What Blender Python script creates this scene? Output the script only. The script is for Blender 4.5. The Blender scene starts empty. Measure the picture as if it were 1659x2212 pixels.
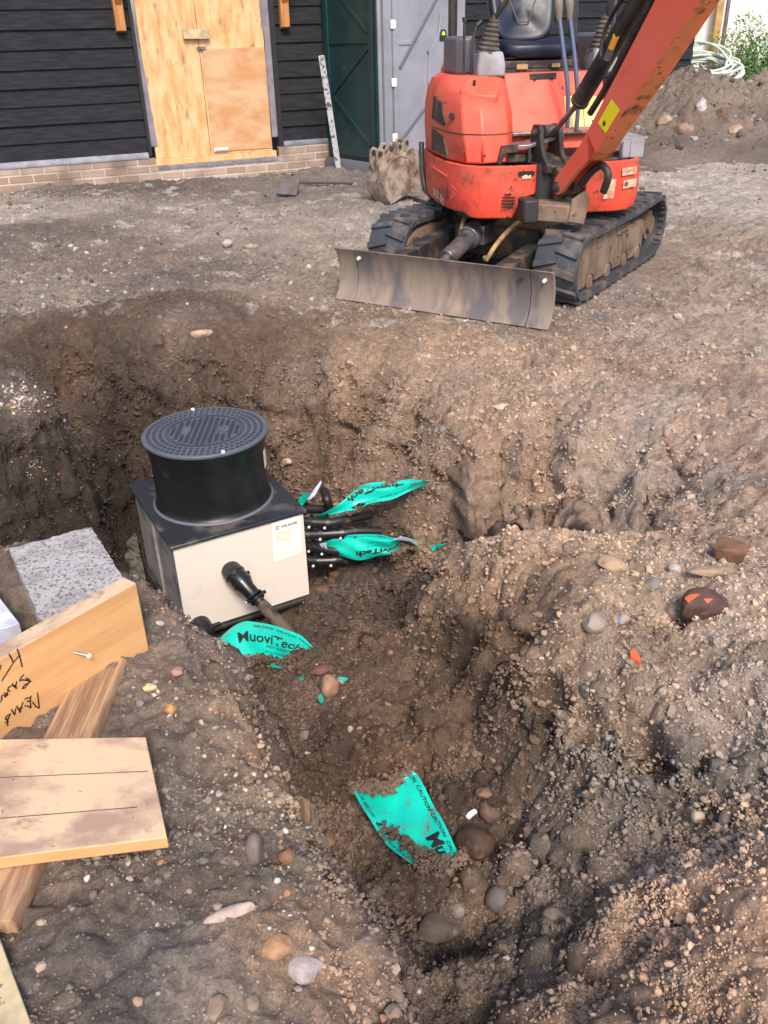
import bpy, math, random
import numpy as np
from mathutils import Matrix, Vector

# ------------------------------------------------------------------ camera, sky, sun, exposure
sc = bpy.context.scene
COL = sc.collection
CAM_H = 1.25
PITCH, ROLL, FPX = math.radians(29.0), math.radians(1.6), 1858.0      # focal length in units of a 1659 x 2212 frame
cF = np.array([0, math.cos(PITCH), -math.sin(PITCH)])
_R0 = np.array([1.0, 0, 0]); _U0 = np.array([0, math.sin(PITCH), math.cos(PITCH)])
cR = math.cos(ROLL) * _R0 - math.sin(ROLL) * _U0
cU = math.sin(ROLL) * _R0 + math.cos(ROLL) * _U0
cam_data = bpy.data.cameras.new('camera'); cam = bpy.data.objects.new('camera', cam_data); COL.objects.link(cam)
cam.matrix_world = Matrix(((cR[0], cU[0], -cF[0], 0), (cR[1], cU[1], -cF[1], 0), (cR[2], cU[2], -cF[2], CAM_H), (0, 0, 0, 1)))
cam_data.sensor_fit = 'VERTICAL'; cam_data.sensor_height = 36.0; cam_data.lens = 36.0 * FPX / 2212.0
cam_data.clip_start = 0.05; cam_data.clip_end = 500
sc.camera = cam
sc.render.resolution_x, sc.render.resolution_y = 768, 1024

SUN_DIR = Vector((0.12, -0.60, 0.64)).normalized()      # towards the sun: behind the camera and to its right
world = bpy.data.worlds.new('World'); sc.world = world; world.use_nodes = True
wn = world.node_tree; bg = wn.nodes['Background']
sky = wn.nodes.new('ShaderNodeTexSky'); sky.sky_type = 'NISHITA'; sky.sun_disc = False
sky.sun_elevation = math.asin(SUN_DIR.z); sky.sun_rotation = math.atan2(SUN_DIR.x, SUN_DIR.y)
sky.dust_density = 3.0; sky.air_density = 1.0; sky.ozone_density = 1.0
wn.links.new(sky.outputs[0], bg.inputs[0]); bg.inputs[1].default_value = 0.125
sd = bpy.data.lights.new('sun', 'SUN'); sd.energy = 1.9; sd.angle = math.radians(16); sd.color = (1.0, 0.89, 0.77)
sun = bpy.data.objects.new('sun', sd); COL.objects.link(sun)
sun.rotation_euler = SUN_DIR.to_track_quat('Z', 'Y').to_euler()
sc.view_settings.view_transform = 'Standard'; sc.view_settings.look = 'None'
sc.view_settings.exposure = 0.9; sc.view_settings.gamma = 1.0
rnd = random.Random(7); rng = np.random.default_rng(11)

# ------------------------------------------------------------------ measuring helpers
def ray(x, y): return cF + (x - 829.5) / FPX * cR + (1106 - y) / FPX * cU
def at(x, y, z=0.0):
    d = ray(x, y); t = (z - CAM_H) / d[2]; return np.array([0, 0, CAM_H]) + t * d
def aty(x, y, Y):
    d = ray(x, y); t = Y / d[1]; return np.array([0, 0, CAM_H]) + t * d

# ------------------------------------------------------------------ noise
def _hash(ix, iy, seed):
    h = (ix.astype(np.int64) * 374761393 + iy.astype(np.int64) * 668265263 + seed * 974634777) & 0xffffffff
    h = ((h ^ (h >> 13)) * 1274126177) & 0xffffffff
    h = (h ^ (h >> 16)) & 0xffffff
    return h / float(0xffffff)
def vnoise(x, y, s, seed):
    x = x / s; y = y / s; ix = np.floor(x); iy = np.floor(y); fx = x - ix; fy = y - iy
    fx = fx * fx * (3 - 2 * fx); fy = fy * fy * (3 - 2 * fy)
    a = _hash(ix, iy, seed); b = _hash(ix + 1, iy, seed); c = _hash(ix, iy + 1, seed); d = _hash(ix + 1, iy + 1, seed)
    return (a + (b - a) * fx) * (1 - fy) + (c + (d - c) * fx) * fy - 0.5
def fbm(x, y, s, seed, o=4, g=0.5):
    r = 0; a = 1.0; X, Y = x, y
    for k in range(o):
        r = r + a * vnoise(X, Y, s, seed + k * 17); X, Y = X * 0.8 - Y * 0.6, X * 0.6 + Y * 0.8
        s *= 0.5; a *= g
    return r
def lumps(x, y, s, seed, rmin=0.2, rmax=0.62, keep=0.7):
    """domes of mixed size on a jittered lattice: the clods of broken soil"""
    x = x + 0.35 * s * vnoise(x, y, s * 0.9, seed + 5); y = y + 0.35 * s * vnoise(x, y, s * 0.8, seed + 6)
    ix = np.floor(x / s); iy = np.floor(y / s); out = np.zeros_like(x)
    for dx in (-1, 0, 1):
        for dy in (-1, 0, 1):
            cx, cy = ix + dx, iy + dy
            px = (cx + _hash(cx, cy, seed)) * s; py = (cy + _hash(cx, cy, seed + 1)) * s
            r = (rmin + (rmax - rmin) * _hash(cx, cy, seed + 2) ** 2) * s
            r = np.where(_hash(cx, cy, seed + 3) < keep, r, 1e-6)
            d2 = (x - px) ** 2 + (y - py) ** 2
            out = np.maximum(out, np.sqrt(np.maximum(r * r - d2, 0)))
    return out

# ------------------------------------------------------------------ mesh builder
class MB:
    def __init__(s): s.v = []; s.f = []; s.m = []; s.n = 0
    def add(s, vs, fs, m=0):
        vs = [tuple(float(c) for c in q) for q in vs]
        s.f += [tuple(i + s.n for i in f) for f in fs]; s.m += [m] * len(fs); s.v += vs; s.n += len(vs)
        return s
    def box(s, a, b, fr=None, m=0):
        (x0, y0, z0), (x1, y1, z1) = a, b
        vs = [(x, y, z) for z in (z0, z1) for x, y in ((x0, y0), (x1, y0), (x1, y1), (x0, y1))]
        if fr: vs = [fr(*q) for q in vs]
        return s.add(vs, [(3, 2, 1, 0), (4, 5, 6, 7), (0, 1, 5, 4), (1, 2, 6, 5), (2, 3, 7, 6), (3, 0, 4, 7)], m)
    def prism(s, pts, lo, hi, fr, m=0, mside=None):
        """outline pts (a, b) extruded from w = lo to hi; fr(a, b, w) -> point"""
        n = len(pts); vs = [fr(a, b, lo) for a, b in pts] + [fr(a, b, hi) for a, b in pts]
        s.add(vs, [tuple(range(n - 1, -1, -1)), tuple(range(n, 2 * n))], m)
        k = s.n - 2 * n
        for i in range(n):
            j = (i + 1) % n; s.f.append((k + i, k + j, k + n + j, k + n + i)); s.m.append(mside[i] if mside else m)
        return s
    def tube(s, path, r, n=10, m=0, cap=True):
        path = [Vector(p) for p in path]; rr = r if isinstance(r, (list, tuple)) else [r] * len(path)
        rings = []; up = None
        for i, p in enumerate(path):
            t = (path[min(i + 1, len(path) - 1)] - path[max(i - 1, 0)]).normalized()
            if up is None: up = t.orthogonal().normalized()
            up = (up - t * up.dot(t)).normalized(); w = t.cross(up)
            rings.append([p + (up * math.cos(2 * math.pi * k / n) + w * math.sin(2 * math.pi * k / n)) * rr[i] for k in range(n)])
        vs = [q for R in rings for q in R]; fs = []
        for i in range(len(path) - 1):
            for k in range(n):
                a = i * n + k; b = i * n + (k + 1) % n; fs.append((a, b, b + n, a + n))
        if cap: fs += [tuple(range(n - 1, -1, -1)), tuple(range((len(path) - 1) * n, len(path) * n))]
        return s.add(vs, fs, m)
    def cyl(s, p0, p1, r, n=20, m=0, r1=None): return s.tube([p0, p1], [r, r if r1 is None else r1], n, m)
    def lathe(s, prof, o, ax=(0, 0, 1), n=32, m=0, cap=True):
        """prof: (radius, height along ax)"""
        ax = Vector(ax).normalized(); u = ax.orthogonal().normalized(); w = ax.cross(u); o = Vector(o)
        vs = [o + ax * h + (u * math.cos(2 * math.pi * k / n) + w * math.sin(2 * math.pi * k / n)) * r for r, h in prof for k in range(n)]
        fs = [(i * n + k, i * n + (k + 1) % n, (i + 1) * n + (k + 1) % n, (i + 1) * n + k) for i in range(len(prof) - 1) for k in range(n)]
        if cap: fs += [tuple(range(n - 1, -1, -1)), tuple(range((len(prof) - 1) * n, len(prof) * n))]
        return s.add(vs, fs, m)
    def loft(s, rings, m=0, cap=True):
        n = len(rings[0]); vs = [q for R in rings for q in R]
        fs = [(i * n + k, i * n + (k + 1) % n, (i + 1) * n + (k + 1) % n, (i + 1) * n + k) for i in range(len(rings) - 1) for k in range(n)]
        if cap: fs += [tuple(range(n - 1, -1, -1)), tuple(range((len(rings) - 1) * n, len(rings) * n))]
        return s.add(vs, fs, m)
    def strip(s, path, zb, zt, th, fr, bulge=0.0, m=0, rows=5):
        """upright curved panel: plan path (x, y), bottom and top heights per point, thickness th inwards"""
        P = [Vector((x, y)) for x, y in path]; N = []
        for i in range(len(P)):
            t = (P[min(i + 1, len(P) - 1)] - P[max(i - 1, 0)]).normalized(); N.append(Vector((-t.y, t.x)))
        zb = zb if isinstance(zb, (list, tuple)) else [zb] * len(P); zt = zt if isinstance(zt, (list, tuple)) else [zt] * len(P)
        rings = []
        for i, p in enumerate(P):
            R = []
            for j in range(rows + 1):
                k = j / rows; z = zb[i] + (zt[i] - zb[i]) * k; q = p - N[i] * bulge * (math.sin(math.pi * (k * 0.8 + 0.2)) - 0.6 * (k < 0.01)); R.append(fr(q.x, q.y, z))
            for j in range(rows, -1, -1):
                k = j / rows; z = zb[i] + (zt[i] - zb[i]) * k; q = p + N[i] * th; R.append(fr(q.x, q.y, z))
            rings.append(R)
        return s.loft(rings, m)
    def build(s, name, mats, parent=None, bevel=0, smooth=40, seg=2, sub=0, label=None):
        me = bpy.data.meshes.new(name)
        vs = s.v
        if parent is not None:
            root = parent
            Mi = WM[parent.name].inverted(); vs = [tuple(Mi @ Vector(q)) for q in vs]
        me.from_pydata(vs, [], s.f)
        for m in (mats if isinstance(mats, (list, tuple)) else [mats]): me.materials.append(m)
        if len(me.materials) > 1: me.polygons.foreach_set('material_index', s.m)
        import bmesh
        bm = bmesh.new(); bm.from_mesh(me); bmesh.ops.recalc_face_normals(bm, faces=bm.faces); bm.to_mesh(me); bm.free()
        if smooth:
            me.polygons.foreach_set('use_smooth', [True] * len(me.polygons))
            if not sub: me.set_sharp_from_angle(angle=math.radians(smooth))
        me.update()
        o = bpy.data.objects.new(name, me); COL.objects.link(o)
        if parent is not None: o.parent = parent; WM[o.name] = WM[parent.name].copy()
        else: WM[o.name] = Matrix()
        if sub:
            md = o.modifiers.new('subdivision', 'SUBSURF'); md.levels = md.render_levels = sub
        if bevel:
            md = o.modifiers.new('bevel', 'BEVEL'); md.width = bevel; md.segments = seg; md.limit_method = 'ANGLE'; md.angle_limit = math.radians(38)
        if label: o['label'] = label
        return o
WM = {}          # world matrix of each parent by object name (children keep their parent's frame)
def empty(name, loc, rz=0.0):
    o = bpy.data.objects.new(name, None); COL.objects.link(o); o.location = loc; o.rotation_euler = (0, 0, rz); o.empty_display_size = 0.1
    WM[o.name] = Matrix.Translation(Vector(loc)) @ Matrix.Rotation(rz, 4, 'Z'); return o
def tag(o, label, cat, group=None, kind=None):
    if label: o['label'] = label
    if cat: o['category'] = cat
    if group: o['group'] = group
    if kind: o['kind'] = kind
    return o
def recenter(o):
    """move a one-mesh thing's origin to the middle of its base"""
    me = o.data; n = len(me.vertices); c = np.empty(n * 3); me.vertices.foreach_get('co', c); c = c.reshape(-1, 3)
    b = np.array([(c[:, 0].min() + c[:, 0].max()) / 2, (c[:, 1].min() + c[:, 1].max()) / 2, c[:, 2].min()])
    me.vertices.foreach_set('co', (c - b).ravel()); me.update(); o.location = b
    WM[o.name] = Matrix.Translation(Vector(b)); return o
def frame(o, ang):
    ca, sa = math.cos(ang), math.sin(ang)
    return lambda x, y, z: (o[0] + x * ca - y * sa, o[1] + x * sa + y * ca, (o[2] if len(o) > 2 else 0) + z)
def text_mesh(txt, bold=0.0, space=1.0, extrude=0.0):
    """triangles of a line of lettering, height of a capital about 0.7"""
    cu = bpy.data.curves.new('t', 'FONT'); cu.body = txt; cu.offset = bold; cu.space_character = space; cu.resolution_u = 3
    ob = bpy.data.objects.new('t', cu); COL.objects.link(ob)
    dg = bpy.context.evaluated_depsgraph_get(); me = bpy.data.meshes.new_from_object(ob.evaluated_get(dg))
    vs = [tuple(v.co) for v in me.vertices]; fs = [tuple(p.vertices) for p in me.polygons]
    bpy.data.objects.remove(ob); bpy.data.curves.remove(cu); bpy.data.meshes.remove(me)
    return vs, fs
def put_text(mb, txt, fn, m=0, bold=0.0, space=1.0):
    vs, fs = text_mesh(txt, bold, space)
    if vs: mb.add([fn(x, y) for x, y, z in vs], fs, m)
    return max(v[0] for v in vs) if vs else 0

# ------------------------------------------------------------------ materials
def srgb(r, g, b):
    f = lambda c: (c / 255 / 12.92) if c / 255 <= 0.04045 else ((c / 255 + 0.055) / 1.055) ** 2.4
    return (f(r), f(g), f(b), 1)
def mat(name, base, rough=0.6, metal=0.0, var=None, vs=8.0, vc=(0.4, 0.6), dirt=None, ds=5.0, dc=(0.5, 0.62), bump=0.0, bs=60.0,
        stretch=(1, 1, 1), spec=0.5, attr=None, dirt2=None, d2s=30, d2c=(0.6, 0.66), coat=0.0, rvar=0.0, detail=6):
    """principled surface: base colour, a second colour var by one noise, dirt by others, bump; all in object space"""
    m = bpy.data.materials.new(name); m.use_nodes = True; nt = m.node_tree; N = nt.nodes; L = nt.links
    p = N['Principled BSDF']; p.inputs['Roughness'].default_value = rough; p.inputs['Metallic'].default_value = metal
    p.inputs['Specular IOR Level'].default_value = spec; p.inputs['Coat Weight'].default_value = coat
    tc = N.new('ShaderNodeTexCoord'); mp = N.new('ShaderNodeMapping'); mp.inputs['Scale'].default_value = stretch
    L.new(tc.outputs['Object'], mp.inputs[0])
    def noise(scale, det=detail, r=0.6):
        n = N.new('ShaderNodeTexNoise'); n.inputs['Scale'].default_value = scale; n.inputs['Detail'].default_value = det
        n.inputs['Roughness'].default_value = r; L.new(mp.outputs[0], n.inputs['Vector']); return n
    def ramp(src, lo, hi):
        r = N.new('ShaderNodeMapRange'); r.inputs['From Min'].default_value = lo; r.inputs['From Max'].default_value = hi
        L.new(src, r.inputs['Value']); return r.outputs[0]
    def mix(fac, a, b, mode='MIX'):
        x = N.new('ShaderNodeMix'); x.data_type = 'RGBA'; x.blend_type = mode
        if isinstance(fac, float): x.inputs[0].default_value = fac
        else: L.new(fac, x.inputs[0])
        for i, q in ((6, a), (7, b)):
            if isinstance(q, tuple): x.inputs[i].default_value = q
            else: L.new(q, x.inputs[i])
        return x.outputs[2]
    col = base
    if attr:
        a = N.new('ShaderNodeAttribute'); a.attribute_name = attr; col = a.outputs['Color']
    if var: col = mix(ramp(noise(vs).outputs['Fac'], *vc), col, var)
    if dirt: col = mix(ramp(noise(ds).outputs['Fac'], *dc), col, dirt)
    if dirt2: col = mix(ramp(noise(d2s, 8).outputs['Fac'], *d2c), col, dirt2)
    if isinstance(col, tuple): p.inputs['Base Color'].default_value = col
    else: L.new(col, p.inputs['Base Color'])
    if rvar:
        rr = N.new('ShaderNodeMapRange'); rr.inputs['To Min'].default_value = rough - rvar; rr.inputs['To Max'].default_value = rough + rvar
        rr.inputs['From Min'].default_value = 0.3; rr.inputs['From Max'].default_value = 0.7
        L.new(noise(vs * 1.7).outputs['Fac'], rr.inputs['Value']); L.new(rr.outputs[0], p.inputs['Roughness'])
    if bump:
        b = N.new('ShaderNodeBump'); b.inputs['Strength'].default_value = 1.0; b.inputs['Distance'].default_value = bump
        L.new(noise(bs, 8, 0.65).outputs['Fac'], b.inputs['Height']); L.new(b.outputs[0], p.inputs['Normal'])
    m['nodes'] = 1
    return m
MUD = srgb(140, 115, 98)
M = dict(
    red=mat('red_paint', (0.78, 0.085, 0.048, 1), 0.45, var=(0.70, 0.12, 0.075, 1), vs=3, dirt=srgb(150, 80, 62), ds=7, dc=(0.56, 0.74), dirt2=(0.07, 0.035, 0.03, 1), d2s=24, d2c=(0.66, 0.72), coat=0.0, rvar=0.10, bump=0.0006, bs=12, spec=.35),
    redmud=mat('muddy_orange_paint', (0.86, 0.22, 0.09, 1), 0.6, var=srgb(214, 132, 84), vs=5, vc=(0.4, 0.6), dirt=srgb(98, 66, 48), ds=14, dc=(0.52, 0.66), dirt2=(0.05, 0.03, 0.02, 1), d2s=30, d2c=(0.64, 0.68)),
    black=mat('black_steel', (0.020, 0.021, 0.024, 1), 0.45, var=(0.05, 0.045, 0.04, 1), vs=9, rvar=0.15),
    blackdirty=mat('dirty_black_steel', (0.025, 0.024, 0.025, 1), 0.6, var=srgb(110, 88, 68), vs=10, vc=(0.5, 0.68)),
    rubber=mat('muddy_rubber', (0.045, 0.050, 0.062, 1), 0.7, var=srgb(112, 100, 92), vs=9, vc=(0.50, 0.68), bump=0.003, bs=60),
    mudmetal=mat('mud_caked_steel', srgb(134, 114, 98), 0.85, var=srgb(98, 78, 62), vs=6, vc=(0.4, 0.65), dirt=srgb(60, 46, 38), ds=16, dc=(0.58, 0.68), bump=0.004, bs=35),
    blade=mat('worn_blade_steel', srgb(132, 120, 112), 0.6, metal=0.1, var=srgb(160, 138, 116), vs=4, vc=(0.45, 0.7), dirt=srgb(98, 92, 94), ds=6, dc=(0.45, 0.6), dirt2=srgb(172, 130, 88), d2s=9, d2c=(0.66, 0.72), stretch=(1, 1, 0.25), rvar=0.12),
    steel=mat('bright_steel', srgb(150, 150, 155), 0.35, metal=0.7, var=srgb(100, 92, 86), vs=14),
    tan=mat('tan_hose', srgb(170, 140, 96), 0.6, var=srgb(120, 95, 70), vs=12),
    console=mat('grey_console_plastic', srgb(150, 150, 158), 0.6, var=srgb(126, 124, 128), vs=10),
    vinyl=mat('black_vinyl', (0.010, 0.014, 0.030, 1), 0.38, spec=0.4, rvar=0.06),
    boot=mat('dusty_rubber_boot', srgb(66, 60, 58), 0.75, var=srgb(96, 86, 78), vs=20),
    lever=mat('lever_steel', srgb(96, 104, 130), 0.35, metal=0.4),
    knob=mat('grey_knob', srgb(120, 112, 104), 0.5),
    yellow=mat('yellow_sticker', (0.90, 0.78, 0.01, 1), 0.4),
    pale_yellow=mat('faded_yellow_label', srgb(236, 196, 96), 0.5, var=srgb(240, 214, 150), vs=8),
    white=mat('white_lettering', srgb(225, 215, 208), 0.5),
    ink=mat('black_ink', (0.012, 0.012, 0.014, 1), 0.6),
    decal=mat('worn_pale_decal', srgb(224, 196, 176), 0.5, var=srgb(200, 140, 110), vs=22, vc=(0.5, 0.62)),
    orange=mat('orange_decal', (0.75, 0.22, 0.02, 1), 0.5),
    brass=mat('amber_fitting', srgb(226, 160, 50), 0.4),
    hdpe=mat('black_polyethylene', (0.009, 0.010, 0.011, 1), 0.33, var=(0.016, 0.017, 0.018, 1), vs=6, rvar=0.1, dirt=(0.06, 0.05, 0.04, 1), ds=9, dc=(0.66, 0.8)),
    plate=mat('dusty_black_plate', (0.025, 0.028, 0.034, 1), 0.34, dirt=srgb(112, 104, 98), ds=5, dc=(0.52, 0.70), spec=0.7, rvar=0.1),
    cover=mat('dark_grey_cover', (0.085, 0.10, 0.13, 1), 0.40, var=(0.105, 0.12, 0.15, 1), vs=10, spec=0.6),
    coverrim=mat('recess_shade_grey', (0.035, 0.042, 0.055, 1), 0.5),  # dark raised blocks stand in for the shade in the cover's recesses
    cream=mat('cream_panel', srgb(226, 216, 206), 0.5, var=srgb(226, 216, 206), vs=3, dirt=srgb(206, 190, 172), ds=7, dc=(0.58, 0.75)),
    greyside=mat('dusty_grey_side', srgb(158, 152, 148), 0.6, var=srgb(146, 138, 134), vs=5, dirt=srgb(112, 108, 110), ds=8, dc=(0.5, 0.65)),
    pipe=mat('muddy_black_pipe', (0.016, 0.016, 0.018, 1), 0.45, dirt=srgb(104, 86, 72), ds=16, dc=(0.60, 0.72)),
    pipemud=mat('mud_crusted_pipe', srgb(96, 80, 66), 0.8, var=(0.03, 0.03, 0.03, 1), vs=18, vc=(0.5, 0.62), bump=0.003, bs=80),
    cap=mat('white_plastic_cap', (0.8, 0.8, 0.78, 1), 0.4),
    tape=mat('turquoise_film', (0.006, 0.60, 0.47, 1), 0.28, var=(0.005, 0.50, 0.39, 1), vs=5, dirt=srgb(112, 90, 70), ds=22, dc=(0.60, 0.72), spec=0.5, bump=0.004, bs=11),
    paper=mat('pale_film', srgb(205, 214, 236), 0.35),
    sticker=mat('label_paper', srgb(246, 242, 232), 0.5),
    greyink=mat('grey_print', srgb(96, 90, 88), 0.6),
    faint=mat('faint_print', srgb(190, 182, 168), 0.6),
    block=mat('concrete_block_grey', srgb(184, 180, 181), 0.9, var=srgb(160, 155, 156), vs=12, vc=(0.45, 0.62), dirt=srgb(104, 98, 100), ds=130, dc=(0.52, 0.62), bump=0.008, bs=120),
    blockw=mat('white_painted_block', srgb(205, 208, 222), 0.7, var=srgb(170, 172, 184), vs=12),
    redboom=mat('lightened_boom_red', (0.86, 0.13, 0.075, 1), 0.5, var=(0.80, 0.16, 0.10, 1), vs=3, dirt=srgb(170, 92, 70), ds=7, dc=(0.60, 0.76), dirt2=(0.07, 0.035, 0.03, 1), d2s=24, d2c=(0.70, 0.75), spec=.3),  # boom's red raised in colour to stand in for light on its side
    redlow=mat('scuffed_red_paint', (0.74, 0.075, 0.045, 1), 0.5, var=(0.60, 0.10, 0.06, 1), vs=5, dirt=srgb(118, 66, 54), ds=9, dc=(0.54, 0.70), dirt2=(0.05, 0.03, 0.03, 1), d2s=22, d2c=(0.63, 0.68), spec=.3, bump=.001, bs=20),
    wood=mat('weathered_board', srgb(204, 176, 146), 0.75, var=srgb(160, 134, 118), vs=9, vc=(0.46, 0.62), dirt=srgb(112, 94, 92), ds=12, dc=(0.60, 0.72), dirt2=srgb(96, 80, 78), d2s=60, d2c=(.66, .72), stretch=(0.9, 1.3, 1), bump=0.0012, bs=30),
    woodorange=mat('fresh_timber', srgb(208, 162, 112), 0.6, var=srgb(190, 140, 92), vs=6, vc=(0.42, 0.66), dirt=srgb(176, 120, 78), ds=5, dc=(0.55, 0.7), stretch=(0.35, 3, 3), bump=0.0008, bs=40),
    woodbatten=mat('grooved_batten_wood', srgb(178, 144, 112), 0.7, var=srgb(140, 108, 84), vs=12, vc=(0.42, 0.6), stretch=(5, 0.5, 1), bump=0.001, bs=50),
    woodpale=mat('pale_stained_board', srgb(196, 178, 140), 0.7, var=srgb(150, 140, 118), vs=8, stretch=(1, 1, 1)),
    ply=mat('orange_plywood', srgb(212, 178, 134), 0.6, var=srgb(200, 148, 94), vs=4, vc=(0.42, 0.62), dirt=srgb(150, 116, 88), ds=5, dc=(0.56, 0.68), stretch=(3, 3, 0.8), dirt2=srgb(110, 84, 62), d2s=22, d2c=(0.66, 0.70)),
    plybrown=mat('browner_plywood', srgb(196, 162, 126), 0.6, var=srgb(186, 136, 92), vs=3, stretch=(1, 1, 2)),
    oak=mat('new_oak', srgb(186, 130, 78), 0.6, var=srgb(160, 108, 62), vs=8, stretch=(4, 4, 0.5)),
    clad=mat('black_stained_boards', (0.014, 0.015, 0.020, 1), 0.8, spec=.2, bump=.002, bs=50, var=(0.028, 0.029, 0.035, 1), vs=5, vc=(0.4, 0.65), stretch=(1, 1, 9), dirt=(0.045, 0.044, 0.046, 1), ds=6, dc=(0.62, 0.8), dirt2=(0.16, 0.16, 0.16, 1), d2s=34, d2c=(0.76, 0.79)),
    trim=mat('black_trim', (0.012, 0.012, 0.014, 1), 0.6),
    membrane=mat('grey_membrane', srgb(134, 130, 142), 0.7, var=srgb(116, 112, 122), vs=7),
    flash=mat('grey_flashing', srgb(128, 130, 146), 0.5, var=srgb(104, 104, 116), vs=8),
    green=mat('dark_green_plastic', (0.004, 0.026, 0.030, 1), 0.5, var=(0.007, 0.038, 0.042, 1), vs=4, dirt=(0.04, 0.08, 0.08, 1), ds=7, dc=(0.62, 0.78)),
    greyplastic=mat('grey_plastic', srgb(140, 142, 154), 0.5, var=srgb(126, 128, 138), vs=3),
    greydark=mat('dark_grey_plastic', srgb(96, 98, 108), 0.5),
    pole=mat('scuffed_white_paint', srgb(176, 176, 182), 0.6, var=srgb(84, 80, 78), vs=24, vc=(0.52, 0.6)),
    bucket=mat('rusty_bucket_steel', srgb(156, 144, 132), 0.7, metal=0.0, var=srgb(110, 84, 66), vs=9, vc=(0.42, 0.6), dirt=srgb(86, 62, 48), ds=18, dc=(0.58, 0.68), bump=0.003, bs=30),
    slab=mat('grey_offcut', srgb(110, 104, 108), 0.7, var=srgb(90, 84, 84), vs=9),
    maroon=mat('maroon_bar', srgb(76, 52, 58), 0.6),
    coil=mat('white_pipe', srgb(206, 216, 206), 0.4, var=srgb(180, 190, 180), vs=9),
    fence=mat('pale_corrugated_sheet', srgb(240, 241, 238), 0.45, var=srgb(198, 202, 200), vs=2, stretch=(1, 1, 0.4)),
    post=mat('yellowish_post', srgb(190, 154, 100), 0.7, var=srgb(160, 126, 84), vs=8),
    leaf=mat('leaf_green', (0.055, 0.15, 0.025, 1), 0.55, var=(0.12, 0.26, 0.05, 1), vs=6),
    weed=mat('yellow_green_weed', (0.22, 0.30, 0.06, 1), 0.6, var=(0.10, 0.18, 0.04, 1), vs=9),
    stem=mat('brown_stem', srgb(96, 78, 56), 0.8),
    scrap=mat('white_scrap', (0.75, 0.75, 0.76, 1), 0.5),
    orangebit=mat('orange_fragment', (0.70, 0.13, 0.04, 1), 0.6, var=(0.55, 0.10, 0.04, 1), vs=40),
    bluepaint=mat('blue_mark', (0.08, 0.22, 0.6, 1), 0.6),
    slabgreen=mat('green_grey_slab', srgb(104, 102, 90), 0.9, var=srgb(80, 78, 70), vs=14, dirt=srgb(60, 54, 48), ds=34, dc=(0.52, 0.6), bump=0.004, bs=60),
)
# bricks: courses by the brick texture, laid in the wall's own frame
def brick_mat():
    m = bpy.data.materials.new('buff_brickwork'); m.use_nodes = True; nt = m.node_tree; N = nt.nodes; L = nt.links; p = N['Principled BSDF']
    tc = N.new('ShaderNodeTexCoord'); sp = N.new('ShaderNodeSeparateXYZ'); cb = N.new('ShaderNodeCombineXYZ')
    L.new(tc.outputs['Object'], sp.inputs[0]); L.new(sp.outputs[0], cb.inputs[0]); L.new(sp.outputs[2], cb.inputs[1])
    b = N.new('ShaderNodeTexBrick'); b.inputs['Scale'].default_value = 1.0; b.inputs['Brick Width'].default_value = 0.225; b.inputs['Row Height'].default_value = 0.075
    b.inputs['Mortar Size'].default_value = 0.010; b.inputs['Mortar Smooth'].default_value = 0.3; b.offset = 0.5
    b.inputs['Color1'].default_value = srgb(150, 122, 108); b.inputs['Color2'].default_value = srgb(176, 158, 146); b.inputs['Mortar'].default_value = srgb(190, 180, 168)
    L.new(cb.outputs[0], b.inputs['Vector'])
    n = N.new('ShaderNodeTexNoise'); n.inputs['Scale'].default_value = 3; n.inputs['Detail'].default_value = 8; L.new(tc.outputs['Object'], n.inputs['Vector'])
    r = N.new('ShaderNodeMapRange'); r.inputs['From Min'].default_value = 0.45; r.inputs['From Max'].default_value = 0.7; L.new(n.outputs['Fac'], r.inputs['Value'])
    x = N.new('ShaderNodeMix'); x.data_type = 'RGBA'; L.new(r.outputs[0], x.inputs[0]); L.new(b.outputs['Color'], x.inputs[6]); x.inputs[7].default_value = srgb(120, 106, 96)
    L.new(x.outputs[2], p.inputs['Base Color']); p.inputs['Roughness'].default_value = 0.9
    bu = N.new('ShaderNodeBump'); bu.inputs['Distance'].default_value = 0.006; bu.invert = True; L.new(b.outputs['Fac'], bu.inputs['Height']); L.new(bu.outputs[0], p.inputs['Normal'])
    return m
M['brick'] = brick_mat()
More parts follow.
